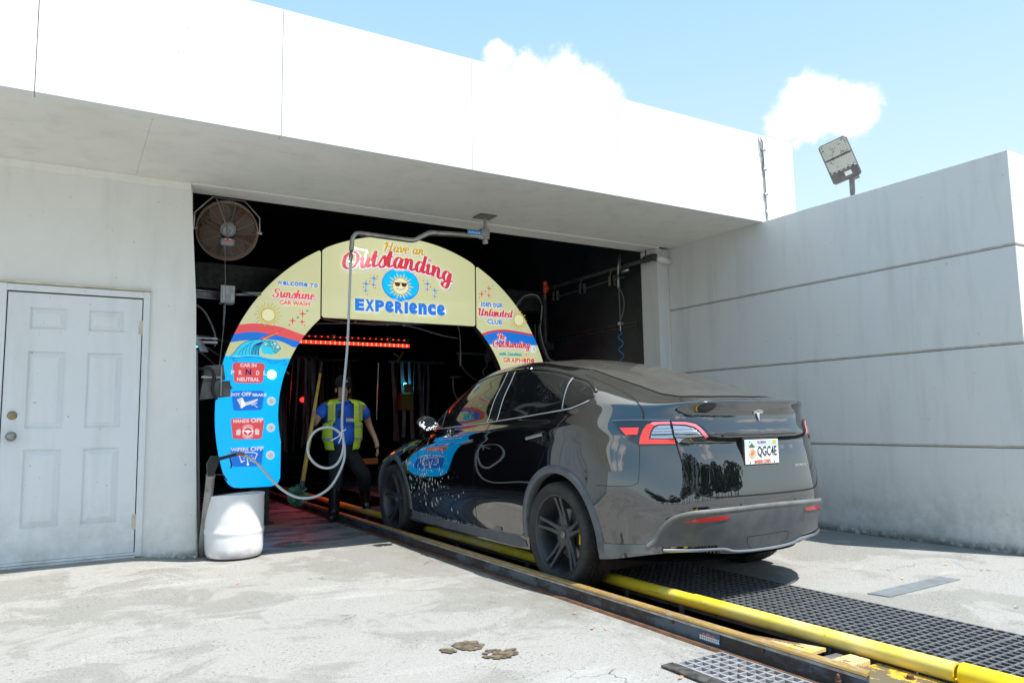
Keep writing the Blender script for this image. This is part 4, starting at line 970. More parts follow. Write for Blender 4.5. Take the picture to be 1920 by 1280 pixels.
# handles
for (a, z0), (c, z1) in (((1.345, .975), (1.135, 1.008)), ((2.362, .920), (2.155, .951))):
    stripe([(a, z0), (a * .6 + c * .4, z0 * .6 + z1 * .4), (c, z1)], 'L', 'door_handle', 'satin', 0.022, 0.003, mirror=True, bulge=0.010, n_w=3)
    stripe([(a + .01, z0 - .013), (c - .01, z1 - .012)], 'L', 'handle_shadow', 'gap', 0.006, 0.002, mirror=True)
# ---- wheels
MAT['tyre'] = mat('tyre_rubber', (0.020, 0.020, 0.020), 0.75, color2=(0.038, 0.035, 0.031), nscale=7, bump=0.2, bscale=150)
MAT['rim'] = mat('dusty_grey_alloy', (0.045, 0.050, 0.058), 0.40, 0.35, color2=(0.07, 0.072, 0.075), nscale=10)
MAT['disc'] = mat('brake_disc', (0.20, 0.19, 0.18), 0.35, 0.8)
MAT['caliper'] = mat('yellow_caliper_paint', (0.75, 0.45, 0.01), 0.4)
MAT['cap'] = mat('wheel_centre_cap', (0.17, 0.17, 0.16), 0.35, 0.5)
def tyre_mesh():
    n = 180; prof = [(.262, -.085), (.268, -.108), (.290, -.123), (.315, -.127), (.333, -.120), (.3445, -.106), (.349, -.090), (.3515, -.062), (.343, -.060), (.343, -.052), (.3515, -.050), (.3525, -.022), (.344, -.020), (.344, -.012), (.3525, -.010), (.3525, .010), (.344, .012), (.344, .020), (.3525, .022), (.3515, .050), (.343, .052), (.343, .060), (.3515, .062), (.349, .090), (.3445, .106), (.333, .120), (.315, .127), (.290, .123), (.268, .108), (.262, .085)]
    vs, fs = [], []
    for i, (r, z) in enumerate(prof):
        for k in range(n):
            rr = r
            if r > .340 and k % 3 == (0 if z < 0 else 1) and r > .3445 or (.34 < r < .35 and abs(z) > .08 and k % 3 == 0): rr = r - .006
            a = 2 * PI * (k + (z * 18)) / n
            vs.append((z, rr * math.cos(a), rr * math.sin(a)))
    for i in range(len(prof) - 1):
        for k in range(n):
            j = (k + 1) % n; fs.append((i * n + k, i * n + j, (i + 1) * n + j, (i + 1) * n + k))
    b = MB(); b.add(vs, fs); return b
def make_wheel(name, s, y):
    w = empty(name, (s * .818, y, .343)); w.parent = car; w.rotation_euler = (0, 0, 0 if s > 0 else PI)     # outer face towards local +x
    t = tyre_mesh().build('tyre', 'tyre', w, smooth=True, angle=40)
    b = MB(); n = 64
    mt = Matrix.Rotation(PI / 2, 4, 'Y')
    b.lathe([(.258, -.10), (.240, -.09), (.236, .0), (.240, .07), (.252, .092), (.258, .108), (.2655, .110), (.267, .100), (.262, .085)], 72, mtx=mt)
    rim = b.build('rim', 'rim', w, smooth=True, angle=45)
    b = MB()
    b.lathe([(0, .058), (.040, .060), (.066, .056), (.074, .044), (.074, .02), (0, .02)], 40, mtx=mt)
    b.build('hub', 'rim', w, smooth=True, angle=45)
    b = MB(); b.lathe([(0, .072), (.022, .0715), (.028, .067), (.030, .05)], 24, mtx=mt); b.build('centre_cap', 'cap', w, smooth=True, angle=45)
    for k in range(5):
        A = PI / 2 + 2 * PI * k / 5 + 0.05
        b = MB()
        for sd_ in (-1, 1):
            rows = []
            for r, off, wd, xf, dp in ((.045, .018, .017, .052, .030), (.085, .017, .013, .056, .030), (.14, .020, .010, .066, .028), (.19, .0245, .0085, .080, .024), (.225, .028, .0085, .092, .020), (.246, .031, .011, .098, .018)):
                c0, s0 = math.cos(A), math.sin(A); o_ = off * sd_
                ctr = (r * c0 - o_ * s0, r * s0 + o_ * c0)
                def P(dw, x): return (x, ctr[0] - dw * s0, ctr[1] + dw * c0)
                rows.append([P(-wd * 1.3, xf - dp), P(-wd * 1.32, xf - .005), P(-wd * .9, xf), P(wd * .9, xf), P(wd * 1.32, xf - .005), P(wd * 1.3, xf - dp)])
            vs = [p for r_ in rows for p in r_]; m_ = 6
            fs = [(i * m_ + q, i * m_ + (q + 1) % m_, (i + 1) * m_ + (q + 1) % m_, (i + 1) * m_ + q) for i in range(len(rows) - 1) for q in range(m_)] + [tuple(range(m_)), tuple(range((len(rows) - 1) * m_, len(rows) * m_))]
            b.add(vs, fs)
        b.build('spoke', 'rim', w, smooth=True, angle=35)
    b = MB(); b.lathe([(.05, .0), (.165, .0), (.165, -.025), (.05, -.025)], 48, mtx=mt, close=True); b.build('brake_disc', 'disc', w, smooth=True, angle=30)
    b = MB(); pr = []
    for k in range(9):
        a = math.radians(-22 + 44 * k / 8) + (0 if s > 0 else 0) 
        for r, x in ((.125, .022), (.190, .030), (.222, .020), (.222, -.05), (.125, -.05)):
            a2 = a + (PI if s < 0 else PI); pr.append((x, r * math.cos(a2 + .1 * s), r * math.sin(a2)))
    b.add(pr, [(i * 5 + q, i * 5 + (q + 1) % 5, (i + 1) * 5 + (q + 1) % 5, (i + 1) * 5 + q) for i in range(8) for q in range(5)] + [(0, 1, 2, 3, 4), (40, 41, 42, 43, 44)])
    for i_, v in enumerate(b.v): b.v[i_] = (v[0], v[1] * (-1 if s < 0 else 1), v[2])
    b.build('caliper', 'caliper', w)
    b = MB(); b.lathe([(0, -.03), (.235, -.03)], 40, mtx=mt); b.build('wheel_back', 'well', w, recalc=False)
    return w
for s in (-1, 1):
    make_wheel('wheel', s, 0.975); make_wheel('wheel', s, 3.866)
# wash foam left on the flank and mirror
b = MB(); rnd = random.Random(21)
def foam_spot(y, z, w, h, off=.0015):
    l, n = hit((-3, y, z), (1, 0, 0))
    if l is None or in_arch(y, z): return
    k = 7; t = Vector((0, 1, 0)); u = n.cross(t).normalized(); t = u.cross(n)
    pts = [l + n * off + t * (w * math.cos(2 * PI * i / k) * rnd.uniform(.7, 1.2)) + u * (h * math.sin(2 * PI * i / k) * rnd.uniform(.7, 1.2)) for i in range(k)]
    b.add(pts + [l + n * (off + min(w, h) * .8)], [(i, (i + 1) % k, k) for i in range(k)])
for _ in range(300):
    y = rnd.triangular(2.3, 4.1, 3.05); z = rnd.triangular(.25, .98, .6)
    if rnd.random() < .45: foam_spot(y, z, rnd.uniform(.0015, .004), rnd.uniform(.006, .028))
    else: foam_spot(y, z, rnd.uniform(.001, .003), rnd.uniform(.001, .003))
for _ in range(120): foam_spot(rnd.uniform(2.15, 3.3), .268 + rnd.uniform(-.012, .012), rnd.uniform(.002, .007), rnd.uniform(.001, .003))
for _ in range(60): foam_spot(rnd.uniform(2.9, 4.3), rnd.uniform(.84, 1.0), rnd.uniform(.002, .006), rnd.uniform(.001, .003))
for _ in range(46):
    a = rnd.uniform(2.6, 6.6); q_ = rnd.uniform(.55, 1.05); x = -.985 + .088 * q_ * math.cos(a); z = 1.085 + .052 * q_ * math.sin(a)
    b.sphere((x, 2.878 - rnd.uniform(0, .01), z), rnd.uniform(.003, .010), 6, 4)
tag(b.build('soap_foam', 'foam', car, recalc=False), None, None, None, 'stuff')
# ------------------------------------------------------------------ conveyor: left guide rail, tyre track, yellow guide pipes
def rail_mat():
    n = NT('blue_grey_rusty_rail'); a = n.noise(3.5, 7, 0.7, st=(1, .6, 1.6)); f = n.noise(26, 5, 0.7)
    c = n.mix(n.rng(a, .46, .54), (0.085, 0.115, 0.145), (0.060, 0.046, 0.042)); c = n.mix(n.math('MULTIPLY', n.rng(f, .58, .68), .6), c, (0.10, 0.14, 0.17))
    n.bump(f, .3, .006); return n.done(c, n.rng(a, .4, .6, .4, .75), Metallic=0.35)
MAT['rail'] = rail_mat()
def worn_gold():
    n = NT('worn_golden_rail_top'); a = n.noise(5, 6, .7, st=(1, .5, 1)); f = n.noise(60, 3, .6, st=(1, .3, 1))
    c = n.mix(n.rng(a, .4, .62), (0.56, 0.34, 0.08), (0.38, 0.25, 0.10)); c = n.mix(n.math('MULTIPLY', n.rng(f, .5, .7), .6), c, (0.55, 0.52, 0.46))
    n.bump(f, .2, .004); return n.done(c, .38, Metallic=0.45)
MAT['gold'] = worn_gold()
def yellow_mat(name, worn):
    n = NT(name); a = n.noise(5.0, 6, .65, st=(1, .35, 1)); f = n.noise(34, 5, .7, st=(1, .4, 1)); g = n.noise(13, 7, .75, st=(1, .5, 1))
    c = n.mix(n.rng(a, .45, .7), (0.86, 0.65, 0.04), (0.86, 0.74, 0.34)); c = n.mix(n.math('MULTIPLY', n.rng(f, .58, .66), .4), c, (0.34, 0.24, 0.04)); c = n.mix(n.math('MULTIPLY', n.rng(g, .60, .68), .5), c, (0.16, 0.12, 0.07))
    sc_ = n.noise(7, 7, .75, st=(1, .12, 1), off=(4, 4, 1)); c = n.mix(n.math('MULTIPLY', n.rng(sc_, .58, .64), .6), c, (0.12, 0.10, 0.06))
    if worn: c = n.mix(n.rng(g, .40, .48), c, (0.70, 0.50, 0.26)); c = n.mix(n.rng(g, .53, .56), c, (0.20, 0.11, 0.07)); c = n.mix(n.rng(n.noise(21, 6, .7, st=(1, .3, 1), off=(3, 1, 2)), .56, .6), c, (0.10, 0.07, 0.06))
    n.bump(f, .12, .003); return n.done(c, .22)
MAT['yellow'] = yellow_mat('yellow_pipe_paint', False); MAT['yellow_worn'] = yellow_mat('flaking_yellow_paint', True)
MAT['fresh_yellow'] = mat('fresh_yellow_paint', (0.88, 0.62, 0.01), 0.3, color2=(0.80, 0.57, 0.02), nscale=12)
rail = empty('guide_rail', (2.75, 1.85, 0), 'long low steel guide rail with worn golden top edge, left of the tyres', 'guide rail')
def rp(b, name, m, root, **k):
    o = b.build(name, m, None, **k); o.parent = root; o.matrix_parent_inverse = Matrix.Translation(-Vector(root.location)); return o
ya, yb = 1.91, 21.0
b = MB(); b.prism([(2.738, -.02), (2.752, -.02), (2.757, .088), (2.743, .088)], 'y', ya, yb); rp(b, 'rail_web', 'rail', rail)
b = MB(); b.prism([(2.736, .086), (2.740, .083), (2.756, .086), (2.770, .092), (2.773, .098), (2.766, .104), (2.752, .102), (2.740, .095)], 'y', ya, yb); rp(b, 'rail_cap', 'gold', rail, smooth=True, angle=35)
b = MB(); b.prism([(2.7330, .072), (2.7375, .072), (2.7375, .083), (2.7330, .083)], 'y', ya, yb); rp(b, 'cap_lip', 'galv', rail)
b = MB(); b.prism([(2.690, .000), (2.700, .012), (2.737, .010), (2.737, -.01), (2.690, -.01)], 'y', 1.0, yb); rp(b, 'base_angle', 'rust', rail)
b = MB(); b.box(2.7385, 2.75, 1.0, ya - .003, -.02, .06); rp(b, 'rail_web', 'rail', rail)
for y in (2.42, 3.0, 3.6, 4.3, 5.2, 6.2):
    b = MB(); b.lathe([(0, .008), (.008, .008), (.010, 0)], 8, mtx=Matrix.Translation((2.741, y, .062)) @ Matrix.Rotation(-PI / 2, 4, 'Y')); rp(b, 'bolt', 'rust', rail)
b = MB(); b.box(2.7365, 2.7400, 2.675, 2.815, .014, .070); st_ = rp(b, 'maker_sticker', 'sticker_blue', rail)
MAT['sticker_dim'] = mat('faded_navy_sticker', (0.03, 0.09, 0.16), .5); st_.data.materials[0] = MAT['sticker_dim']
b = MB(); b.add([(2.7355, 2.80, .045), (2.7355, 2.78, .058), (2.7355, 2.77, .050), (2.7355, 2.75, .062), (2.7355, 2.732, .052), (2.7355, 2.715, .056), (2.7355, 2.69, .046)], [(0, 1, 2, 3, 4, 5, 6)])
MAT['sticker_coral'] = mat('sticker_coral', (0.55, .12, .10), .5); o = b.build('sticker_logo', 'sticker_coral', st_, recalc=False)
b = MB()
for k, (z, h) in enumerate(((.036, .008), (.024, .010))):
    y = 2.807
    while y > 2.685: b.box(2.7352, 2.7362, y - .009, y, z, z + h); y -= .013
b.build('sticker_lettering', 'sticker_white', st_)
b = MB(); b.lathe([(0, .075), (.006, .07), (.009, .052), (.007, .05), (.012, .047), (.012, .04), (.008, .038), (.015, .034), (.015, .024), (.010, .022), (.018, .018), (.018, .0), (0, 0)], 12, mtx=Matrix.Translation((2.713, 2.02, .0)))
tag(b.build('grease_fitting', 'rust', smooth=True), 'small rusty threaded stud standing beside the guide rail and small grating', 'bolt')
# tyre track bed
track = empty('tyre_track', (2.9, 1.8, 0), 'recessed rusty conveyor track between the guide rail and the yellow pipe', 'conveyor track')
b = MB(); b.box(2.757, 3.10, 2.72, yb, -.075, -.060); rp(b, 'track_bed', 'rust', track)
b = MB(); b.prism([(2.758, .012), (2.86, -.004), (2.86, -.016), (2.758, 0)], 'y', 2.60, yb); rp(b, 'wear_strip', 'rust', track)
b = MB(); b.add([(2.76, 2.70, .040), (2.93, 2.84, .030), (3.075, 2.345, .035), (2.76, 2.30, .045), (2.76, 2.70, .030), (2.93, 2.84, .020), (3.075, 2.345, .020), (2.76, 2.30, .030)], [(0, 1, 2, 3), (4, 7, 6, 5), (0, 4, 5, 1), (1, 5, 6, 2), (2, 6, 7, 3), (3, 7, 4, 0)]); rp(b, 'ramp_plate', 'yellow_worn', track)
MAT['deckplate'] = mat('worn_bare_steel_plate', (0.20, 0.20, 0.20), .5, .5, color2=(0.12, 0.08, 0.06), nscale=10)
b = MB(); b.box(2.76, 3.08, 2.235, 2.295, -.02, .024); rp(b, 'cross_plate', 'deckplate', track)
b = MB(); b.box(2.76, 3.09, 2.13, 2.23, -.02, .036, bev=.004); rp(b, 'cross_block', 'yellow_worn', track)
MAT['deck_flaking'] = None
def flaking():
    n = NT('flaking_yellow_deck'); x, y, z = n.xyz(); a = n.noise(9, 8, .75, st=(1.2, .7, 1)); f = n.noise(30, 5, .7)
    edge = n.rng(x, 2.96, 3.12); v = n.math('ADD', n.math('MULTIPLY', edge, .22), a)
    c = n.mix(n.rng(v, .62, .64), (0.15, 0.125, 0.08), (0.72, 0.47, 0.05)); c = n.mix(n.math('MULTIPLY', n.rng(f, .5, .64), n.rng(v, .56, .66)), c, (0.22, .08, .03))
    n.bump(v, .4, .01); return n.done(c, .45, Metallic=0.2)
MAT['deck_flaking'] = flaking()
b = MB(); b.box(2.758, 3.13, 0.4, 2.125, -.02, .016, bev=.002); rp(b, 'deck_plate', 'deck_flaking', track)
for y in (1.93, 1.76):
    b = MB(); b.lathe([(0, .014), (.013, .014), (.015, .002), (.022, .002), (.022, 0)], 6, mtx=Matrix.Translation((3.055, y, .016))); rp(b, 'deck_bolt', 'rust', track)
# yellow guide pipes
def pipe_with_ends(x, z, y0, y1, r, name, m, label):
    root = empty(name, (x, y0, z), label, 'guide pipe', 'yellow guide pipes beside the track')
    b = MB(); n = 28; rings = []
    for (y, rr) in ((y0, r - .008), (y0, r), (y1, r), (y1, r - .008)): rings.append([(x + rr * math.cos(2 * PI * k / n), y, z + rr * math.sin(2 * PI * k / n)) for k in range(n)])
    rings.append([(x + (r - .008) * math.cos(2 * PI * k / n), y0, z + (r - .008) * math.sin(2 * PI * k / n)) for k in range(n)])
    vs = [p for q in rings for p in q]; fs = [(i * n + k, i * n + (k + 1) % n, (i + 1) * n + (k + 1) % n, (i + 1) * n + k) for i in range(4) for k in range(n)]
    b.add(vs, fs); rp(b, 'pipe', m, root, smooth=True, angle=40)
    b = MB()
    for y in [y0 + .10] + [y0 + .6 + 1.2 * k for k in range(int((y1 - y0) / 1.2))]:
        if y < y1 - .1:
            b = MB(); b.box(x - .012, x + .012, y, y + .02, -.1, z - r + .004); rp(b, 'pipe_foot', 'rail', root)
    return root
pipe_with_ends(3.152, .060, 1.785, 3.26, .040, 'guide_pipe', 'yellow', 'middle yellow guide pipe with worn pale top between grating and rail')
pipe_with_ends(3.152, .058, 3.262, 20.5, .038, 'guide_pipe', 'yellow', 'longest yellow guide pipe running beneath the car into the tunnel')
pipe_with_ends(3.156, .058, 0.45, 1.768, .047, 'guide_pipe', 'fresh_yellow', 'bright fresh yellow guide pipe cut off at the bottom right of the view')
pipe_with_ends(2.79, .020, 0.4, 1.80, .030, 'guide_pipe', 'fresh_yellow', 'short thin yellow guide pipe lying past the end of the guide rail')
# ------------------------------------------------------------------ gratings
MAT['grate'] = mat('dark_grey_moulded_grating', (0.095, 0.10, 0.11), .45, 0.1, color2=(0.14, 0.145, 0.15), nscale=16)
MAT['grate_pale'] = mat('pale_grey_moulded_grating', (0.30, 0.31, 0.33), .5, 0.1, color2=(0.22, 0.225, 0.24), nscale=16)
MAT['anglebar'] = mat('dark_steel_edging', (0.05, 0.045, 0.045), .55, .4, color2=(0.12, 0.11, 0.10), nscale=25)
def grate(x0, x1, y0, y1, pitch, name, label, m='grate', top=0.006, h=.036, w=.0115, grp=None):
    b = MB(); nx = int(round((x1 - x0) / pitch)); ny = int(round((y1 - y0) / pitch))
    for i in range(nx + 1):
        x = x0 + (x1 - x0) * i / nx; b.box(x - w / 2, x + w / 2, y0, y1, top - h, top)
    for j in range(ny + 1):
        y = y0 + (y1 - y0) * j / ny; b.box(x0, x1, y - w / 2, y + w / 2, top - h + .001, top - .0007)
    o = b.build(name, m); tag(o, label, 'grating', grp)
    return o
G_ = 'floor gratings over the drain'
grate(3.235, 4.13, 3.565, 6.35, .0515, 'floor_grating', 'dark square mesh floor grating lying in the shadow beneath the car', grp=G_)
grate(3.235, 4.13, 2.02, 3.555, .0515, 'floor_grating', 'sunlit dark square mesh floor grating right of the middle yellow pipe', grp=G_)
grate(3.26, 4.13, 0.4, 2.01, .0515, 'floor_grating', 'sunlit square mesh floor grating nearest the bottom right corner', grp=G_)
grate(3.235, 4.13, 6.36, 9.6, .0515, 'floor_grating', 'dark floor grating inside the tunnel mouth right of the track', grp=G_)
sg = grate(2.405, 2.685, 1.60, 2.62, .0515, 'floor_grating', 'small pale grey mesh grating left of the guide rail at the bottom edge', 'grate_pale', .014, .026, .010, G_)
b = MB(); b.box(2.33, 2.40, 1.4, 2.64, .004, .013, bev=.002); b.box(2.402, 2.69, 1.4, 2.64, -.016, -.012); o = b.build('grating_frame', 'anglebar'); tag(o, 'dark steel edge plate along the left side of the small pale grating', 'steel frame')
b = MB()
for k in range(60):
    y = 0.45 + k * .052; b.box(2.9, 3.12, y, y + .012, -.13, -.12)
# ------------------------------------------------------------------ arch shaped sign of three backlit panels
SY = 8.60
arch = empty('arch_sign', (3.585, SY, 0), 'big backlit arch sign with cream and blue printed panels spanning the tunnel', 'sign')
def sp_(b, name, m, parent=None, **k):
    o = b.build(name, m, None, **k)
    if parent is None: o.parent = arch; o.matrix_parent_inverse = Matrix.Translation(-Vector(arch.location))
    else: o.parent = parent
    return o
AX, AZ, RO, RI = 3.585, 1.24, 2.175, 1.505
def oz(x): return AZ + math.sqrt(max(0, RO ** 2 - (x - AX) ** 2))
def ox(z, s=-1): return AX + s * math.sqrt(max(0, RO ** 2 - (z - AZ) ** 2))
def ix(z, s=-1):
    if z < .92: return AX + s * (RI - .035)
    return AX + s * math.sqrt(max(0, RI ** 2 - (z - AZ) ** 2)) if z < AZ + RI else AX
def lin(a, b, n): return [a + (b - a) * i / n for i in range(n + 1)]
GX0, GX1 = 2.563, 4.606
def side_outline(s, inset=0.0, zb=.425):
    gx = AX + s * (AX - GX0 + 0.016)
    out = [(gx, oz(gx) - .02 - inset)]
    zt = oz(gx) - .02
    P = [(gx + s * 0.02, oz(gx + s * .02) - inset)]
    for z in lin(zt - .03, zb + .10, 40): P.append((ox(z, s) - s * inset, z))
    P += [(ox(zb + .04, s) - s * (.015 + inset), zb + .045), (ox(zb, s) - s * (.05 + inset), zb + .01 + inset), (ox(zb, s) - s * .12, zb + inset)]
    xin = ix(.5, s)
    P += [(xin + s * .10, zb + inset), (xin + s * .03, zb + .02 + inset), (xin + s * inset, zb + .09)]
    for z in lin(.70, 2.33, 30): P.append((ix(z, s) + s * inset, z))
    P += [(gx, 2.352), (gx, zt - .01)]
    return P
def panel(poly, name, m, y0=SY, th=.12):
    b = MB(); b.prism(poly, 'y', y0, y0 + th); return sp_(b, name, m)
MAT['sign_edge'] = MAT['black_metal']
lp_poly, rp_poly = side_outline(-1), side_outline(1)
cp_poly = [(GX0, 2.365), (GX0 + .02, 2.345), (GX1 - .02, 2.345), (GX1, 2.365)] + [(x, oz(x) - (0.0 if GX0 + .04 < x < GX1 - .04 else .015)) for x in lin(GX1, GX0, 40)]
LPN = panel(lp_poly, 'left_panel', 'cream'); RPN = panel(rp_poly, 'right_panel', 'cream'); CPN = panel(cp_poly, 'centre_panel', 'cream')
for pn in (LPN, RPN, CPN):      # dark metal case behind each lit face
    me = pn.data; me.materials.append(MAT['black_metal'])
    for p in me.polygons:
        if abs(p.normal.y) < .5 or p.center.y > SY + .06: p.material_index = 1
def flat(poly, lay, name, m, parent):
    """printed shape on the sign face, `lay` sets the film it is printed on"""
    y = SY - .0015 - .0012 * lay
    b = MB(); b.add([(x, y, z) for x, z in poly], [tuple(range(len(poly)))])
    me = bpy.data.meshes.new(name); me.from_pydata(b.v, [], b.f); me.materials.append(MAT[m])
    o = bpy.data.objects.new(name, me); COL.objects.link(o); o.parent = parent; return o
def multi(polys, lay, name, m, parent):
    y = SY - .0015 - .0012 * lay; b = MB()
    for P in polys: b.add([(x, y, z) for x, z in P], [tuple(range(len(P)))])
    return sp_(b, name, m, parent, recalc=False)
def strip(upper, lower, s):
    """band across a side panel: outer arc -> upper edge -> inner arc -> lower edge; edges listed from outside to inside"""
    u, l = [list(p) for p in upper], [list(p) for p in lower]
    u[0][0] = ox(u[0][1], s); u[-1][0] = ix(u[-1][1], s); l[0][0] = ox(l[0][1], s); l[-1][0] = ix(l[-1][1], s)
    inner = [(ix(z, s), z) for z in lin(u[-1][1], l[-1][1], 8)][1:-1]; outer = [(ox(z, s), z) for z in lin(l[0][1], u[0][1], 8)][1:-1]
    return [tuple(p) for p in u] + inner + [tuple(p) for p in l[::-1]] + outer
def curve2(P, k=5):
    return [(p.x, p.y) for p in spline([Vector((a, c, 0)) for a, c in P], k)]
# ---- left panel: sea colour, red and blue bands, wave
water = [(1.51, 1.86), (1.573, 1.863), (1.628, 1.848), (1.738, 1.872), (1.839, 1.872), (1.95, 1.846), (2.06, 1.838), (2.185, 1.852)]
wl_ = curve2(water); zb = .425
low = [(ix(z, -1), z) for z in lin(1.852, .70, 20)] + [(ix(.5, -1), zb + .09), (ix(.5, -1) - .03, zb + .02), (ix(.5, -1) - .10, zb)]
low += [(ox(zb) + .12, zb), (ox(zb) + .05, zb + .01), (ox(zb + .04) + .015, zb + .045)] + [(ox(z), z) for z in lin(zb + .10, 1.86, 26)]
wp = [(ox(1.86), 1.86)] + wl_[1:-1] + low[:-1]
MAT['s_sea'] = mat('print_sea_blue', (0.0, 0.36, 0.80), 0.2, emit=(0.0, 0.36, 0.85), estr=0.62)
flat(wp, 0, 'sea_print', 's_sea', LPN)
redU = curve2([(1.648, 2.21), (1.731, 2.226), (1.82, 2.233), (1.946, 2.228), (2.085, 2.211), (2.191, 2.181), (2.347, 2.128)])
redL = curve2([(1.606, 2.106), (1.699, 2.127), (1.811, 2.139), (1.948, 2.127), (2.087, 2.104), (2.181, 2.078), (2.306, 2.053)])
bluL = curve2([(1.569, 2.012), (1.668, 2.033), (1.79, 2.046), (1.90, 2.058), (2.00, 2.058), (2.088, 2.045), (2.158, 2.020), (2.242, 1.979)])
flat(strip(redU, redL, -1), 0, 'red_band', 's_coral', LPN); flat(strip(redL, bluL, -1), 0, 'blue_band', 's_blue', LPN)
wave = [(1.56, 1.862), (1.600, 1.905), (1.640, 1.965), (1.702, 2.017), (1.779, 2.043), (1.847, 2.052), (1.926, 2.044), (1.985, 2.046), (2.042, 2.022), (2.077, 1.986), (2.078, 1.945), (2.040, 1.905), (1.985, 1.885), (1.955, 1.895), (1.905, 1.890), (1.885, 1.93), (1.880, 1.975), (1.862, 1.93), (1.872, 1.86)]
MAT['s_wave'] = mat('print_wave_cyan', (0.03, 0.50, 0.72), 0.2, emit=(0.03, 0.50, 0.74), estr=0.5)
def ribbon2(P, w):
    out = []; P = curve2(P, 5)
    for a, c in zip(P[:-1], P[1:]):
        d = Vector((c[0] - a[0], c[1] - a[1])); n = Vector((-d.y, d.x)).normalized() * w / 2
        out.append([(a[0] + n.x, a[1] + n.y), (c[0] + n.x, c[1] + n.y), (c[0] - n.x, c[1] - n.y), (a[0] - n.x, a[1] - n.y)])
    return out
flat(wave, 1, 'wave_print', 's_wave', LPN)
st_l = []
for i in range(6):      # shaded hollow of the breaking wave
    st_l += ribbon2([(1.900 - .006 * i, 2.030 - .002 * i), (1.868 - .013 * i, 1.985), (1.850 - .014 * i, 1.93), (1.855 - .016 * i, 1.875)], .006 if i % 2 else .0085)
for i in range(4): st_l += ribbon2([(1.80 - .035 * i, 2.035 - .016 * i - .004 * i * i), (1.765 - .032 * i, 1.99 - .02 * i), (1.75 - .035 * i, 1.925 - .012 * i), (1.76 - .04 * i, 1.875)], .0045)
multi(st_l, 3, 'wave_lines', 's_navy', LPN)
foam, foam_o = [], []
rnd = random.Random(3)
for _ in range(34):
    a = rnd.uniform(-.9, 2.5); q = rnd.uniform(.35, 1.08); r = rnd.uniform(.010, .024); cx, cz = 1.985 + .088 * math.cos(a) * q, 1.968 + .068 * math.sin(a) * q
    foam_o.append([(cx + (r + .004) * math.cos(2 * PI * k / 9), cz + (r + .004) * math.sin(2 * PI * k / 9)) for k in range(9)])
    foam.append([(cx - .002 + r * .8 * math.cos(2 * PI * k / 9), cz + .002 + r * .8 * math.sin(2 * PI * k / 9)) for k in range(9)])
for i in range(len(foam)):
    for lst, nm, mt_, dy in ((foam_o, 0, 's_teal', 0), (foam, 1, 's_sky' if i % 3 else 's_white', .00006)):
        pass
b_o, b_1, b_2 = MB(), MB(), MB()
for i in range(len(foam)):
    y = SY - .0062 - .00005 * i; b_o.add([(x, y, z) for x, z in foam_o[i]], [tuple(range(9))]); (b_1 if i % 3 else b_2).add([(x, y - .00002, z) for x, z in foam[i]], [tuple(range(9))])
sp_(b_o, 'foam_outline', 's_teal', LPN, recalc=False); sp_(b_1, 'wave_foam', 's_sky', LPN, recalc=False); sp_(b_2, 'wave_foam', 's_white', LPN, recalc=False)
foam2 = [[(x + q * .4, z + .2 * q) for x, z in P] for P, q in ((p, 0) for p in [])]
def ribbon2(P, w): 
    out = []; P = curve2(P, 5)
    for a, c in zip(P[:-1], P[1:]):
        d = Vector((c[0] - a[0], c[1] - a[1])); n = Vector((-d.y, d.x)).normalized() * w / 2
        out.append([(a[0] + n.x, a[1] + n.y), (c[0] + n.x, c[1] + n.y), (c[0] - n.x, c[1] - n.y), (a[0] - n.x, a[1] - n.y)])
    return out
multi(ribbon2([(1.53, 1.858), (1.573, 1.863), (1.628, 1.848), (1.738, 1.870), (1.839, 1.870), (1.95, 1.846), (2.06, 1.838), (2.16, 1.850)], .014), 4, 'wave_crest', 's_sky', LPN)
multi(ribbon2([(1.545, 1.845), (1.60, 1.838), (1.66, 1.845), (1.75, 1.853), (1.85, 1.848), (1.95, 1.828), (2.06, 1.818), (2.15, 1.83)], .006) + ribbon2([(1.58, 1.835), (1.60, 1.80), (1.63, 1.81)], .006) + ribbon2([(2.12, 1.83), (2.16, 1.80), (2.15, 1.775), (2.12, 1.785)], .006) + ribbon2([(1.95, 1.815), (2.0, 1.79), (2.08, 1.80)], .005) + ribbon2(wave[:8], .006), 5, 'wave_outline', 's_navy', LPN)
# ---- lettering
RS = (PI / 2, 0, 0)
def word(txt, x0, x1, z0, z1, m, parent, lay=6, bold=.0, shadow=None, shadow_d=.008, slant=0.0, name='lettering'):
    w, h = x1 - x0, z1 - z0
    if shadow: text_obj(txt, h, name + '_shadow', shadow, parent, ((x0 + x1) / 2 + shadow_d * .6, SY - .0015 - .0012 * (lay - 1), z0 - shadow_d), RS, extrude=0, fit=(w + shadow_d, h + shadow_d * .6), bold=bold * 1.6, shear=slant)
    return text_obj(txt, h, name, m, parent, ((x0 + x1) / 2, SY - .0015 - .0012 * lay, z0), RS, extrude=0, fit=(w, h), bold=bold, shear=slant)
def unicase(txt, x0, x1, z0, z1, m, parent, lay=6, bold=.0, shadow=None, shadow_d=.008, wid={}):
    WD = {'I': .42, 'J': .62, 'M': 1.25, 'm': 1.3, 'W': 1.35, ' ': .45, 'L': .72}
    ws = [WD.get(c, 1.0) for c in txt]; gap = .10; tot = sum(ws) + gap * (len(txt) - 1); k = (x1 - x0) / tot; x = x0
    for c, w in zip(txt, ws):
        if c != ' ': word(c, x, x + w * k, z0, z1, m, parent, lay, bold, shadow, shadow_d, name='letter')
        x += (w + gap) * k
unicase('WeLcome To', 2.044, 2.510, 2.690, 2.738, 's_blue', LPN, 6, .0018, 's_white', .004)
word('CAR WASH', 2.071, 2.421, 2.466, 2.514, 's_coral', LPN, bold=.0018, shadow='s_white', shadow_d=.004)
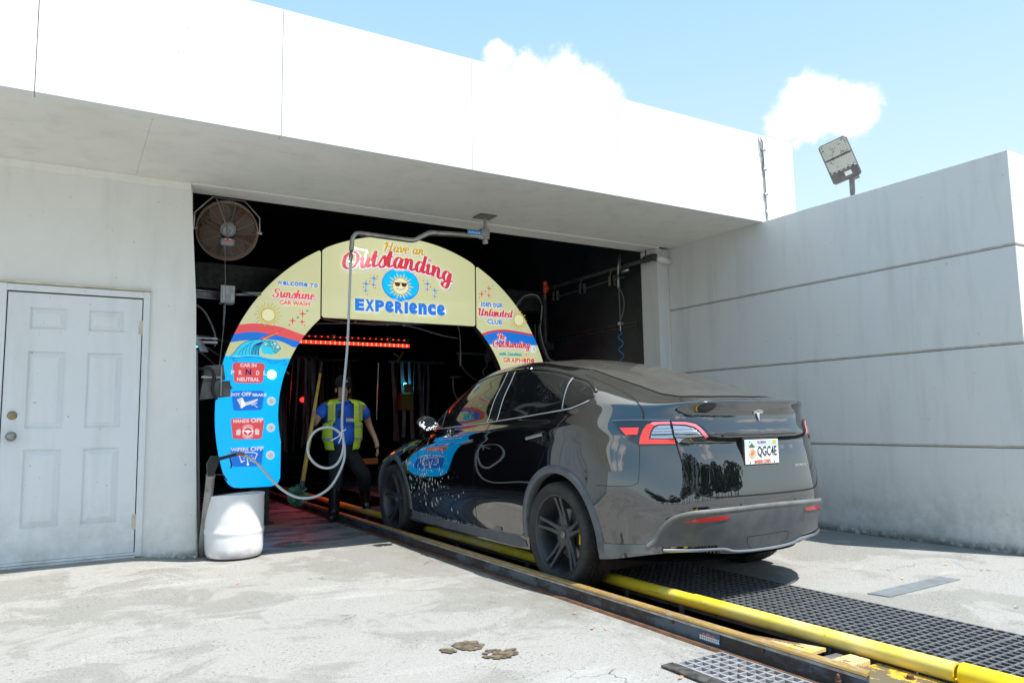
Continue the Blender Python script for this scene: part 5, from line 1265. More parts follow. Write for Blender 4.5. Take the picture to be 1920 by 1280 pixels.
# brush-script stroke letters (broad nib: down strokes thick, up strokes thin)
GL = {
 'O': (.85, [[(.55, 1.0), (.22, .95), (.06, .6), (.10, .18), (.36, 0), (.62, .12), (.74, .5), (.66, .85), (.42, 1.0), (.2, .92), (.02, .70)]]),
 'u': (.62, [[(.0, .45), (.12, .62), (.13, .3), (.18, .04), (.32, .06), (.46, .62)], [(.46, .62), (.44, .2), (.50, .02), (.62, .15)]]),
 't': (.38, [[(.0, .35), (.16, .95), (.12, .3), (.17, .03), (.38, .15)], [(.02, .64), (.30, .64)]]),
 's': (.42, [[(.0, .1), (.24, .66), (.34, .4), (.36, .12), (.18, -.02), (.06, .1)], [(.2, 0), (.42, .15)]]),
 'a': (.58, [[(.42, .56), (.22, .62), (.07, .36), (.12, .06), (.28, .05), (.44, .60)], [(.44, .60), (.40, .2), (.46, .02), (.58, .15)]]),
 'n': (.62, [[(.0, .5), (.10, .62), (.08, .0)], [(.09, .2), (.25, .60), (.38, .55), (.38, .15), (.46, .01), (.62, .15)]]),
 'd': (.60, [[(.42, .54), (.22, .62), (.07, .36), (.12, .06), (.28, .05), (.44, .50)], [(.50, 1.05), (.42, .25), (.47, .02), (.60, .15)]]),
 'i': (.32, [[(.0, .45), (.12, .62), (.10, .2), (.15, .02), (.32, .15)], [(.15, .84), (.16, .90)]]),
 'g': (.58, [[(.42, .56), (.22, .62), (.07, .36), (.12, .08), (.28, .06), (.44, .60)], [(.44, .60), (.40, .0), (.28, -.38), (.06, -.34), (.10, -.12), (.34, .02), (.58, .15)]]),
 'H': (.88, [[(.20, 1.0), (.06, .9), (.0, .75)], [(.24, 1.0), (.16, .5), (.06, .0)], [(.70, 1.02), (.60, .5), (.52, .0)], [(.06, .48), (.3, .55), (.68, .52)]]),
 'v': (.54, [[(.0, .45), (.10, .62), (.14, .3), (.2, .02), (.38, .3), (.42, .60), (.54, .5)]]),
 'e': (.48, [[(.04, .26), (.32, .38), (.28, .60), (.14, .60), (.05, .3), (.14, .02), (.48, .16)]]),
 'S': (.68, [[(.62, .85), (.46, 1.02), (.2, .92), (.2, .66), (.48, .42), (.46, .08), (.2, -.02), (.02, .16), (.1, .3)]]),
 'h': (.60, [[(.0, .3), (.2, 1.04), (.12, .6), (.06, .0)], [(.08, .2), (.24, .60), (.36, .55), (.36, .15), (.44, .01), (.60, .15)]]),
 'U': (.90, [[(.02, .78), (.1, .98), (.24, .95), (.20, .5), (.20, .12), (.38, .0), (.56, .2), (.68, 1.0)], [(.68, 1.0), (.64, .3), (.70, .02), (.90, .15)]]),
 'l': (.32, [[(.0, .25), (.2, 1.0), (.1, .4), (.14, .03), (.32, .15)]]),
 'm': (.86, [[(.0, .5), (.10, .62), (.08, .0)], [(.09, .2), (.23, .60), (.32, .55), (.31, .0)], [(.32, .2), (.46, .60), (.58, .55), (.58, .15), (.68, .01), (.86, .15)]]),
 'T': (.66, [[(.0, .74), (.1, .94), (.7, .98)], [(.42, .96), (.34, .5), (.24, .04), (.08, .04)]]),
 'w': (.74, [[(.0, .5), (.1, .62), (.1, .2), (.18, .02), (.36, .55)], [(.36, .6), (.36, .15), (.46, .02), (.64, .60), (.74, .5)]]),
}
def script(txt, path_f, H, thick, thin, slant=.16, sx=1.0):
    """path_f(t in 0..1) -> (x, z, scale); returns quads"""
    tot = sum(GL[c][0] if c != ' ' else .3 for c in txt); quads = []; cur = 0
    for c in txt:
        if c == ' ': cur += .3; continue
        w, strokes = GL[c]
        for S in strokes:
            P = spline([Vector((a, z, 0)) for a, z in S], 6)
            L, Rr = [], []
            for i, p in enumerate(P):
                d = (P[min(i + 1, len(P) - 1)] - P[max(i - 1, 0)]); d = d.normalized() if d.length > 1e-6 else Vector((0, 1, 0))
                k = abs(d.y) ** 1.3; wd = (thin + (thick - thin) * (k if d.y < 0.15 or abs(d.x) < .35 else k * .45)) / 2
                n = Vector((-d.y, d.x, 0)); a, q = p + n * wd, p - n * wd
                for lst, v in ((L, a), (Rr, q)):
                    t = (cur + v.x) / tot; bx, bz, sc = path_f(t); lst.append((bx + slant * v.y * H * sc, bz + v.y * H * sc))
            for i in range(len(P) - 1): quads.append([L[i], L[i + 1], Rr[i + 1], Rr[i]])
        cur += w
    return quads
def _unused(): pass
def script_word(txt, pf, H, m, parent, lay, thick=.17, thin=.06, outline=None, slant=.14, name='script_lettering'):
    def lay_quads(qs, ly, nm, mt):
        y = SY - .0015 - .0012 * ly; b = MB()
        for i, P in enumerate(qs): b.add([(x, y - (i % 7) * .00004, z) for x, z in P], [(0, 1, 2, 3)])
        return sp_(b, nm, mt, parent, recalc=False)
    if outline: 
        q2 = script(txt, pf, H, thick + .10, thin + .11, slant); q2 = [[(x + .004, z - .006) for x, z in P] for P in q2]
        lay_quads(q2, lay - 1, name + '_outline', outline)
        q3 = [[(x + .010, z - .012) for x, z in P] for P in q2]; lay_quads(q3, lay - 2, name + '_shadow', 's_grey')
    return lay_quads(script(txt, pf, H, thick, thin, slant), lay, name, m)
line = lambda x0, x1, z0, z1=None, s0=1, s1=1: (lambda t: (x0 + (x1 - x0) * t, z0 + ((z1 if z1 is not None else z0) - z0) * t, s0 + (s1 - s0) * t))
script_word('Sunshine', line(1.995, 2.475, 2.545), .095, 's_coral', LPN, 8, thick=.2, thin=.09, outline='s_white')
# sun emblem: disc, rays; the small ones only rays and plain face
def sun_print(cx, cz, r, rr, parent, lay, n=20, glasses=True):
    ray = []; edge = []
    for k in range(n):
        a = 2 * PI * k / n; h = rr if k % 2 == 0 else rr * .86; w = PI / n * .92
        ray.append([(cx + r * .9 * math.cos(a - w), cz + r * .9 * math.sin(a - w)), (cx + h * math.cos(a), cz + h * math.sin(a)), (cx + r * .9 * math.cos(a + w), cz + r * .9 * math.sin(a + w))])
        edge.append([(cx + r * .85 * math.cos(a - w * 1.2), cz + r * .85 * math.sin(a - w * 1.2)), (cx + (h + .012) * math.cos(a), cz + (h + .012) * math.sin(a)), (cx + r * .85 * math.cos(a + w * 1.2), cz + r * .85 * math.sin(a + w * 1.2))])
    disc = lambda q: [(cx + q * math.cos(2 * PI * k / 36), cz + q * math.sin(2 * PI * k / 36)) for k in range(36)]
    multi(edge, lay, 'ray_outline', 's_navy', parent); multi(ray, lay + 1, 'sun_rays', 's_yellow', parent)
    multi([disc(r + .004)], lay + 2, 'face_outline', 's_navy', parent); multi([disc(r)], lay + 3, 'sun_disc', 's_pale', parent)
    if glasses:
        g = []
        for s in (-1, 1):
            gx, gz = cx + s * r * .42, cz + r * .22
            g.append([(gx - r * .33, gz + r * .18), (gx + r * .33, gz + r * .18), (gx + r * .34, gz - r * .05), (gx + r * .2, gz - r * .26), (gx - r * .18, gz - r * .26), (gx - r * .33, gz - r * .05)])
        g.append([(cx - r * .95, cz + r * .42), (cx + r * .95, cz + r * .42), (cx + r * .95, cz + r * .34), (cx - r * .95, cz + r * .34)])
        multi(g, lay + 4, 'sunglasses', 's_brown', parent)
        sm_ = [(cx - r * .5, cz - r * .3), (cx - r * .2, cz - r * .42), (cx + r * .2, cz - r * .40), (cx + r * .55, cz - r * .2), (cx + r * .42, cz - r * .42), (cx + r * .1, cz - r * .62), (cx - r * .25, cz - r * .55)]
        multi([sm_], lay + 4, 'smile', 's_white', parent); multi(ribbon2([(cx - r * .55, cz - r * .28), (cx - r * .2, cz - r * .42), (cx + r * .2, cz - r * .40), (cx + r * .58, cz - r * .16)], r * .05), lay + 5, 'smile_line', 's_brown', parent)
sun_print(1.950, 2.335, .072, .148, LPN, 6, 20, glasses=False)
b_ = [(1.85, 2.048), (1.90, 2.052), (2.03, 2.11), (2.105, 2.175), (2.05, 2.155), (1.93, 2.098)]
multi([b_], 7, 'surfboard_print', 's_red', LPN); multi([[(1.89, 2.058), (1.90, 2.055), (2.07, 2.145), (2.06, 2.145)]], 8, 'surfboard_stripe', 's_yellow', LPN)
def star4(cx, cz, r, q=.2): return [(cx + (r if k % 2 == 0 else r * q) * math.sin(k * PI / 4), cz + (r if k % 2 == 0 else r * q) * math.cos(k * PI / 4)) for k in range(8)]
def dot(cx, cz, r): return [(cx + r * math.cos(2 * PI * k / 12), cz + r * math.sin(2 * PI * k / 12)) for k in range(12)]
multi([star4(2.338, 2.373, .052), star4(2.225, 2.285, .052), star4(2.333, 2.279, .045), dot(2.19, 2.235, .009), dot(2.365, 2.24, .008), dot(2.305, 2.41, .006)], 6, 'sparkles', 's_red', LPN)
multi([dot(2.282, 2.325, .013), dot(2.392, 2.410, .012)], 7, 'teal_dots', 's_teal', LPN)
# ---- instruction badges
def rbox(cx, cz, w, h, t=.0, r=.03, skew=0.0):
    P = []
    for sx_, sz_, a0 in ((1, 1, 0), (-1, 1, 90), (-1, -1, 180), (1, -1, 270)):
        wx = w / 2 - (t if sz_ < 0 else 0)
        for k in range(6):
            a = math.radians(a0 + 90 * k / 5); P.append((cx + sx_ * (wx - r) + r * math.cos(a), cz + sz_ * (h / 2 - r) + skew * sx_ * .5 + r * math.sin(a)))
    return P
flat(rbox(1.752, 1.678, .345, .225, .018, .035), 6, 'red_badge', 's_coral', LPN)
word('CAR IN', 1.659, 1.832, 1.742, 1.781, 's_white', LPN, 8, .0012); word('NEUTRAL', 1.628, 1.868, 1.584, 1.627, 's_white', LPN, 8, .0014)
for ch, x in zip('PRDL', (1.582, 1.662, 1.848, 1.925)): word(ch, x - .017, x + .017, 1.655, 1.703, 's_white', LPN, 8, .0014)
word('N', 1.717, 1.777, 1.655, 1.720, 's_navy', LPN, 9, .0025)
flat(rbox(1.750, 1.372, .350, .215, .020, .03, .006), 6, 'blue_badge', 's_blue', LPN)
word('FOOT', 1.541, 1.665, 1.421, 1.455, 's_white', LPN, 8, .0014); word('OFF', 1.679, 1.784, 1.421, 1.465, 's_white', LPN, 8, .0018); word('BRAKE', 1.797, 1.945, 1.419, 1.452, 's_white', LPN, 8, .0014)
multi([[(1.632, 1.385), (1.690, 1.408), (1.712, 1.352), (1.722, 1.322), (1.690, 1.288), (1.672, 1.290), (1.668, 1.318)], [(1.690, 1.385), (1.712, 1.352), (1.760, 1.362), (1.850, 1.392), (1.858, 1.378), (1.80, 1.335), (1.735, 1.320), (1.69, 1.30), (1.68, 1.34)], [(1.788, 1.325), (1.845, 1.352), (1.850, 1.344), (1.792, 1.316)], [(1.812, 1.328), (1.822, 1.326), (1.858, 1.296), (1.845, 1.295)]], 8, 'foot_symbol', 's_white', LPN)
flat(rbox(1.752, 1.063, .350, .225, .020, .03, -.004), 6, 'red_badge', 's_coral', LPN)
word('HANDS', 1.600, 1.765, 1.130, 1.168, 's_white', LPN, 8, .0014); word('OFF', 1.782, 1.915, 1.131, 1.178, 's_white', LPN, 8, .0018)
def ring(cx, cz, r0, r1, a0=0, a1=360, n=30):
    return [[(cx + r0 * math.cos(a), cz + r0 * math.sin(a)), (cx + r1 * math.cos(a), cz + r1 * math.sin(a)), (cx + r1 * math.cos(c), cz + r1 * math.sin(c)), (cx + r0 * math.cos(c), cz + r0 * math.sin(c))] for a, c in ((math.radians(a0 + (a1 - a0) * k / n), math.radians(a0 + (a1 - a0) * (k + 1) / n)) for k in range(n))]
hc = (1.755, 1.032)
multi(ring(*hc, .046, .060) + ring(*hc, .0, .017, n=12) + [[(hc[0] + .01 * math.cos(a + 1.57), hc[1] + .01 * math.sin(a + 1.57)), (hc[0] + .05 * math.cos(a), hc[1] + .05 * math.sin(a) + .006), (hc[0] + .05 * math.cos(a), hc[1] + .05 * math.sin(a) - .006), (hc[0] - .01 * math.cos(a + 1.57), hc[1] - .01 * math.sin(a + 1.57))] for a in (0.1, 3.04, -1.57)]
      + ring(*hc, .070, .076, 40, 140, 10) + ring(*hc, .070, .076, 220, 320, 10) + [[(hc[0] - s * .098 + s * u_, hc[1] + v_) for u_, v_ in ((-.022, -.035), (.018, -.035), (.024, .012), (.015, .03), (.010, .012), (.004, .038), (-.002, .012), (-.008, .036), (-.012, .010), (-.022, .026))] for s in (1, -1)], 8, 'steering_symbol', 's_white', LPN)
flat(rbox(1.752, .756, .350, .205, .018, .03, -.002), 6, 'blue_badge', 's_blue', LPN)
word('WIPERS', 1.580, 1.765, .822, .860, 's_white', LPN, 8, .0014); word('OFF', 1.785, 1.925, .820, .866, 's_white', LPN, 8, .0018)
W = [(1.665, .790), (1.70, .803), (1.76, .808), (1.82, .803), (1.86, .788), (1.84, .740), (1.822, .700), (1.782, .712), (1.755, .712), (1.725, .712), (1.695, .700)]
multi(ribbon2([W[0], W[1], W[2], W[3], W[4]], .011) + ribbon2([W[4], W[5], W[6]], .011) + ribbon2([W[0], (1.682, .742), W[10]], .011) + ribbon2([W[6], (1.80, .716), (1.785, .716)], .011) + ribbon2([W[10], (1.712, .716), (1.73, .716)], .011) + [[(1.742, .780), (1.752, .780), (1.770, .680), (1.758, .676)]] + [dot(1.762, .676, .014), dot(1.705, .770, .007), dot(1.72, .745, .006), dot(1.80, .770, .007), dot(1.815, .745, .007), dot(1.79, .748, .005)], 8, 'wiper_symbol', 's_white', LPN)
for i, z in enumerate((1.664, 1.366, 1.071, .768)):
    mt = Matrix.Translation((2.003, SY - .001, z)) @ Matrix.Rotation(PI / 2, 4, 'X')
    b = MB(); b.lathe([(0, .020), (.030, .018), (.044, .010), (.048, 0)], 28, mtx=mt); l_ = sp_(b, 'signal_lamp', 'lamp_on' if i == 0 else 'lamp_off_glow', LPN, smooth=True)
    if i: 
        b = MB(); b.lathe([(0, .022), (.013, .0215), (.016, .018)], 20, mtx=mt); sp_(b, 'lamp_centre', 'lamp_mid_glow', LPN, smooth=True); b = MB(); b.lathe([(.020, .0205), (.024, .0212), (.028, .019)], 24, mtx=mt); sp_(b, 'lamp_ring', 'lamp_mid_glow', LPN, smooth=True)
# ---- centre panel
script_word('Have an', line(3.335, 3.870, 3.213, 3.213), .115, 's_gold', CPN, 8, thick=.2, thin=.09, outline='s_white')
def arc_out(t):
    x = 2.80 + 1.46 * t; z = 2.93 + .10 * math.sin(PI * min(1, t * .93 + .02)) - .055 * t ** 2 - .05 * max(0, t - .8); return x, z, 1.0 + .05 * math.sin(PI * t)
script_word('Outstanding', arc_out, .205, 's_red', CPN, 8, thick=.19, thin=.08, outline='s_white')
dc = (3.556, 2.812)
multi([dot(dc[0], dc[1], .212)], 1, 'disc_rim', 's_blue', CPN); multi([[(dc[0] + .205 * math.cos(2 * PI * k / 48), dc[1] + .205 * math.sin(2 * PI * k / 48)) for k in range(48)]], 2, 'disc_ring', 's_white', CPN)
multi([[(dc[0] + .248 * math.cos(2 * PI * k / 48), dc[1] + .205 * math.sin(2 * PI * k / 48)) for k in range(48)]], 1, 'disc_rim', 's_blue', CPN)
multi([[(dc[0] + .236 * math.cos(2 * PI * k / 48), dc[1] + .195 * math.sin(2 * PI * k / 48)) for k in range(48)]], 3, 'disc_field', 's_sea', CPN)
sun_print(3.553, 2.793, .104, .186, CPN, 4, 20, True)
multi([[(3.34 + .09 * t, 2.70 - .055 * t) for t in (0, 1)] + [(3.553, 2.60), (3.68, 2.645), (3.77, 2.70), (3.66, 2.665), (3.553, 2.650), (3.45, 2.665)]], 3, 'disc_base', 's_blue', CPN)
unicase('EXPeRIence', 2.962, 4.160, 2.452, 2.598, 's_blue', CPN, 10, .0095, 's_white', .012)
multi([star4(3.203, 2.861, .062, .16), star4(3.102, 2.786, .062, .16), star4(3.198, 2.783, .045, .16), star4(3.099, 2.703, .045, .16), star4(3.916, 2.852, .055, .16), star4(3.916, 2.782, .04, .16), star4(4.02, 2.774, .055, .16), star4(4.016, 2.698, .04, .16)], 6, 'sparkles', 's_blue', CPN)
multi([dot(x, z, r) for x, z, r in ((3.245, 2.892, .008), (3.15, 2.822, .009), (3.07, 2.745, .008), (3.225, 2.745, .007), (3.16, 2.90, .005), (3.12, 2.66, .006), (3.865, 2.888, .008), (3.96, 2.816, .009), (4.04, 2.74, .008), (3.885, 2.75, .005), (3.985, 2.66, .005))], 6, 'red_dots', 's_red', CPN)
# ---- right panel
u2 = curve2([(5.469, 2.285), (5.229, 2.313), (5.02, 2.322), (4.828, 2.294), (4.70, 2.250)]); l2 = curve2([(5.482, 2.258), (5.229, 2.285), (5.02, 2.294), (4.828, 2.266), (4.72, 2.222)]); l3 = curve2([(5.534, 2.130), (5.3, 2.125), (5.1, 2.122), (4.83, 2.118)])
flat(strip(u2, l2, 1), 0, 'red_band', 's_red', RPN); flat(strip(l2, l3, 1), 0, 'blue_band', 's_blue', RPN)
multi([star4(4.813, 2.863, .05), star4(4.702, 2.778, .052), star4(4.809, 2.769, .045), dot(4.67, 2.73, .008), dot(4.84, 2.73, .006)], 6, 'sparkles', 's_red', RPN); multi([dot(4.757, 2.816, .012), dot(4.869, 2.90, .009)], 6, 'teal_dots', 's_teal', RPN)
unicase('JoIn ouR', 4.675, 5.025, 2.612, 2.672, 's_blue', RPN, 7, .0022, 's_white', .004)
script_word('Unlimited', line(4.636, 5.165, 2.49), .095, 's_red', RPN, 8, thick=.22, thin=.1, outline='s_white')
word('CLUB', 4.779, 5.006, 2.386, 2.450, 's_blue', RPN, 7, .0024, 's_white', .004)
sun_print(5.270, 2.462, .075, .140, RPN, 6, 20, glasses=False)
script_word('The', line(4.922, 5.052, 2.187), .082, 's_red', RPN, 8, thick=.22, thin=.1, outline='s_white')
script_word('Outstanding', line(4.856, 5.440, 2.083), .095, 's_red', RPN, 8, thick=.22, thin=.1, outline='s_white')
script_word('with Sunshine', line(4.957, 5.306, 1.976), .042, 's_teal', RPN, 8, thick=.24, thin=.14)
unicase('GRAPHene', 5.017, 5.508, 1.882, 1.946, 's_red', RPN, 7, .0024, 's_white', .003)
multi([star4(5.385, 2.0, .02, .3), dot(5.42, 1.99, .005), dot(5.35, 2.0, .004)], 6, 'sparkles', 's_red', RPN)
mt = Matrix.Translation((5.50, SY - .001, 2.073)) @ Matrix.Rotation(PI / 2, 4, 'X')
b = MB(); b.lathe([(0, .020), (.030, .018), (.044, .010), (.048, 0)], 28, mtx=mt); sp_(b, 'signal_lamp', 'lamp_off_glow', RPN, smooth=True)
b = MB(); b.lathe([(0, .022), (.013, .0215), (.016, .018)], 20, mtx=mt); sp_(b, 'lamp_centre', 'lamp_mid_glow', RPN, smooth=True)
# posts carrying the arch
for x, w in ((1.93, .10), (5.24, .10)):
    b = MB(); b.box(x - w, x + w, SY + .13, SY + .27, 0, .75); b.box(x - w * 1.5, x + w * 1.5, SY + .09, SY + .31, .0, .015); sp_(b, 'sign_post', 'black_metal')
# ------------------------------------------------------------------ wall fan hanging in the opening
def attach(b, name, m, root, mtx=None, **k):
    if mtx is not None: b.v = [tuple(mtx @ Vector(v)) for v in b.v]
    o = b.build(name, m, None, **k); o.parent = root; o.matrix_parent_inverse = Matrix.Translation(-Vector(root.location)); return o
MAT['fan_guard'] = mat('rusty_fan_guard', (0.27, 0.22, 0.18), .6, .3, color2=(0.28, 0.16, 0.11), nscale=8)
MAT['fan_motor'] = mat('grey_fan_motor', (0.26, 0.27, 0.27), .5, .2)
MAT['fan_blade'] = mat('grimy_fan_blade', (0.10, 0.075, 0.065), .6)
FC = Vector((1.243, 7.16, 2.885)); fan = empty('wall_fan', FC, 'round rusty wire caged fan hanging from the lintel at top left of opening', 'fan')
nrm = Vector((-.10, -.90, -.42)).normalized(); side = nrm.cross(Vector((0, 0, 1))).normalized() * -1; upv = side.cross(nrm) * -1
FM = Matrix((( side.x, upv.x, nrm.x, FC.x), (side.y, upv.y, nrm.y, FC.y), (side.z, upv.z, nrm.z, FC.z), (0, 0, 0, 1)))
R_ = .268
b = MB()
for k in range(19):
    r = .072 + (R_ - .072) * k / 18; zz = .075 * (1 - (r / R_) ** 3.0)
    b.tube([(r * math.cos(2 * PI * i / 48), r * math.sin(2 * PI * i / 48), zz) for i in range(49)], .0019, 4, caps=False)
for k in range(14):
    a = 2 * PI * k / 14; b.tube([(r * math.cos(a), r * math.sin(a), .075 * (1 - (r / R_) ** 3) - .003) for r in (.06, .12, .18, .23, R_)], .003, 5)
for zz in (.0, -.06, -.11): b.tube([(R_ * math.cos(2 * PI * i / 60), R_ * math.sin(2 * PI * i / 60), zz) for i in range(61)], .005, 6, caps=False)
attach(b, 'front_guard', 'fan_guard', fan, FM)
b = MB()
for k in range(12):
    r = .05 + (R_ - .05) * k / 11; b.tube([(r * math.cos(2 * PI * i / 40), r * math.sin(2 * PI * i / 40), -.11 - .05 * (1 - (r / R_) ** 3)) for i in range(41)], .0019, 4, caps=False)
for k in range(12):
    a = 2 * PI * k / 12; b.tube([(r * math.cos(a), r * math.sin(a), -.11 - .05 * (1 - (r / R_) ** 3)) for r in (.05, .15, R_)], .003, 5)
attach(b, 'rear_guard', 'fan_guard', fan, FM)
for k in range(4):
    b = MB(); a0 = 2 * PI * k / 4 + .4; vs = []
    for i in range(7):
        r = .05 + .195 * i / 6; w = .32 + .28 * math.sin(PI * i / 6)
        for q, t in enumerate((-1, -.3, .4, 1)): a = a0 + w * t; vs.append((r * math.cos(a), r * math.sin(a), -.05 + .028 * t))
    b.add(vs, [(i * 4 + q, i * 4 + q + 1, (i + 1) * 4 + q + 1, (i + 1) * 4 + q) for i in range(6) for q in range(3)]); attach(b, 'fan_blade', 'fan_blade', fan, FM, smooth=True, recalc=False)
b = MB(); b.lathe([(0, .12), (.018, .12), (.022, .128), (.045, .126), (.052, .105), (.058, .10), (.066, .095), (.070, .06), (.066, .0), (0, -.02)], 32); attach(b, 'motor', 'fan_motor', fan, FM, smooth=True, angle=40) if False else attach(b, 'motor', 'fan_motor', fan, FM @ Matrix.Translation((0, .035, 0)), smooth=True, angle=40)
b = MB(); b.box(-.062, .062, -.115, -.045, .06, .105, bev=.014); attach(b, 'switch_box', 'fan_motor', fan, FM)
b = MB(); b.box(-.034, .034, -.068, -.044, .106, .110); attach(b, 'maker_label', 'sticker_red', fan, FM); b = MB(); b.box(-.034, .034, -.051, -.044, .1102, .111); attach(b, 'maker_label', 'sticker_white', fan, FM)
b = MB(); Y = .0; pts = [(-R_ - .02, .0, -.05), (-R_ - .02, .0, -.05), (-R_ - .02, .15, -.05), (-.13, .30, -.05), (.13, .30, -.05), (R_ + .02, .15, -.05), (R_ + .02, .0, -.05)]
P3 = [FM @ Vector(p) for p in pts]; top_z = 3.195
P3 = [P3[0], Vector((P3[2].x, FC.y, 3.03)), Vector((1.105, FC.y, top_z)), Vector((1.39, FC.y, top_z)), Vector((P3[5].x, FC.y, 3.05)), P3[6]]
b.tube(P3, .0085, 6); b.tube([P3[0] + Vector((-.02, 0, 0)), P3[0] + Vector((.03, 0, 0))], .014, 8); b.tube([P3[-1] + Vector((-.03, 0, 0)), P3[-1] + Vector((.02, 0, 0))], .014, 8); attach(b, 'hanging_bracket', 'steel', fan)
b = MB(); b.tube([Vector((1.13, 7.14, 3.19)), Vector((1.15, 7.05, 3.08)), FM @ Vector((-.015, .06, .15)), FM @ Vector((-.005, -.03, .14)), FM @ Vector((0, -.05, .11))], .0075, 7, smooth_path=True); attach(b, 'power_cable', 'cable', fan, smooth=True)
s0 = FM @ Vector((-.02, -.115, .09)); b = MB(); b.tube([s0, s0 + Vector((0, 0, -.04))], .006, 6); b.tube([s0 + Vector((0, 0, -.04)), (1.212, 6.99, 2.2), (1.205, 6.99, 2.02), (1.17, 7.0, 1.55)], .0028, 5); b.sphere((1.207, 6.99, 2.10), .008, 8, 5); attach(b, 'pull_cord', 'cable', fan)

MAT['dgrey'] = mat('dark_grey_enclosure', (.075, .077, .078), .45, .3, color2=(.13, .13, .13), nscale=10)
# ------------------------------------------------------------------ overhead swing boom with hose, coil and spray gun
boom = empty('spray_boom', (3.64, 6.60, 3.2), 'swinging steel boom under the soffit carrying a pale looped spray hose', 'hose boom')
BY = 6.60
b = MB(); b.box(3.57, 3.76, BY - .08, BY + .10, 3.198, 3.207); attach(b, 'ceiling_plate', 'dgrey', boom)
b = MB(); b.tube([(3.66, BY, 3.20), (3.66, BY, 2.94)], .018, 14); b.tube([(3.66, BY, 3.09), (3.66, BY, 3.07)], .026, 14); b.tube([(3.66, BY, 2.95), (3.66, BY, 2.92)], .030, 14); b.box(3.60, 3.70, BY - .03, BY + .03, 2.965, 3.07, bev=.006); attach(b, 'swivel', 'steel', boom, smooth=True, angle=40)
b = MB(); b.tube([(3.63, BY, 2.993), (3.30, BY, 2.976), (3.06, BY, 2.960), (3.03, BY, 2.955), (2.99, BY, 2.935), (2.89, BY, 2.873), (2.85, BY, 2.861), (2.81, BY, 2.859), (2.55, BY, 2.864), (2.315, BY, 2.868)], .0235, 14); attach(b, 'boom_arm', 'steel', boom, smooth=True, angle=50)
b = MB(); b.box(3.44, 3.60, BY - .034, BY - .028, 2.985, 3.032); sk = attach(b, 'arm_sticker', 'sticker_blue', boom); b = MB()
for k in range(7): b.box(3.455 + .019 * k, 3.467 + .019 * k, BY - .0365, BY - .035, 3.000, 3.018 - .004 * (k % 2))
o = b.build('sticker_lettering', 'sticker_white', sk); o.matrix_parent_inverse = Matrix.Identity(4); o.matrix_parent_inverse = Matrix.Identity(4)
sk_w = Matrix.Identity(4)
b = MB(); b.tube([(2.335, BY, 2.868), (2.285, BY, 2.862), (2.250, BY, 2.815), (2.243, BY, 2.76), (2.238, BY, 2.70)], .021, 12, smooth_path=True); b.tube([(2.238, BY, 2.70), (2.234, BY, 2.60)], .014, 10); b.tube([(2.236, BY, 2.655), (2.235, BY, 2.63)], .020, 10); attach(b, 'hose_elbow', 'steel', boom, smooth=True)
def at_(px, py):      # hose course measured on the boom's swing plane: 1 px of the reference there is about 4.9 mm
    return px, py
hose_pts = [(2.234, 2.60), (2.222, 2.24), (2.205, 1.80), (2.175, 1.45), (2.160, 1.20), (2.158, 1.06)]
cx, cz, rr = 2.012, .880, .158
loop = [(2.163, .98), (2.166, .90), (2.150, .82), (2.105, .745), (2.03, .715), (1.955, .735), (1.885, .80), (1.857, .88), (1.872, .965), (1.925, 1.04), (2.0, 1.072), (2.07, 1.062), (2.13, 1.02), (2.165, .955), (2.178, .87), (2.172, .78), (2.135, .68), (2.06, .56), (1.96, .49), (1.86, .468), (1.75, .483), (1.64, .545), (1.55, .63), (1.44, .76), (1.36, .825), (1.28, .862), (1.20, .862), (1.175, .855)]
H3 = [Vector((x, BY - .004 * i, z)) for i, (x, z) in enumerate(hose_pts)]
for i, (x, z) in enumerate(loop): H3.append(Vector((x, BY - .025 + (.028 if 4 < i < 10 else -.012) - (.004 * max(0, i - 18)), z)))
b = MB(); b.tube(spline(H3, 5), .0115, 10); attach(b, 'spray_hose', 'hose', boom, smooth=True)
b = MB(); b.tube([(2.145, BY - .03, 1.03), (2.175, BY - .05, 1.045), (2.190, BY - .02, 1.05)], .006, 6); b.tube([(2.155, BY - .05, 1.04), (2.115, BY - .06, .99), (2.045, BY - .06, .955)], .0045, 6); b.tube([(2.15, BY - .05, 1.04), (2.135, BY - .06, .98), (2.115, BY - .06, .93)], .0045, 6); attach(b, 'hose_tie', 'foam', boom)
MAT['gun_hot'] = mat('worn_orange_fitting', (.35, .14, .05), .5, color2=(.10, .06, .05), nscale=20)
b = MB(); b.tube([(1.30, BY - .12, .868), (1.235, BY - .12, .866)], .012, 8); attach(b, 'hose_fitting', 'gun_hot', boom, smooth=True)
b = MB(); b.tube([(1.235, BY - .12, .866), (1.12, BY - .12, .838), (1.06, BY - .12, .822)], [.012, .015, .017], 10); b.tube([(1.185, BY - .12, .85), (1.20, BY - .125, .78), (1.195, BY - .125, .755)], .006, 6); b.prism([(1.02, .70), (1.065, .705), (1.10, .80), (1.095, .855), (1.045, .862), (1.01, .80)], 'y', BY - .135, BY - .10); attach(b, 'spray_gun', 'black', boom, smooth=True, angle=40)
b = MB(); b.tube([(1.09, BY - .11, .71), (1.14, BY - .11, .705), (1.17, BY - .11, .66), (1.165, BY - .11, .655)], .006, 6); attach(b, 'trigger_guard', 'black', boom)
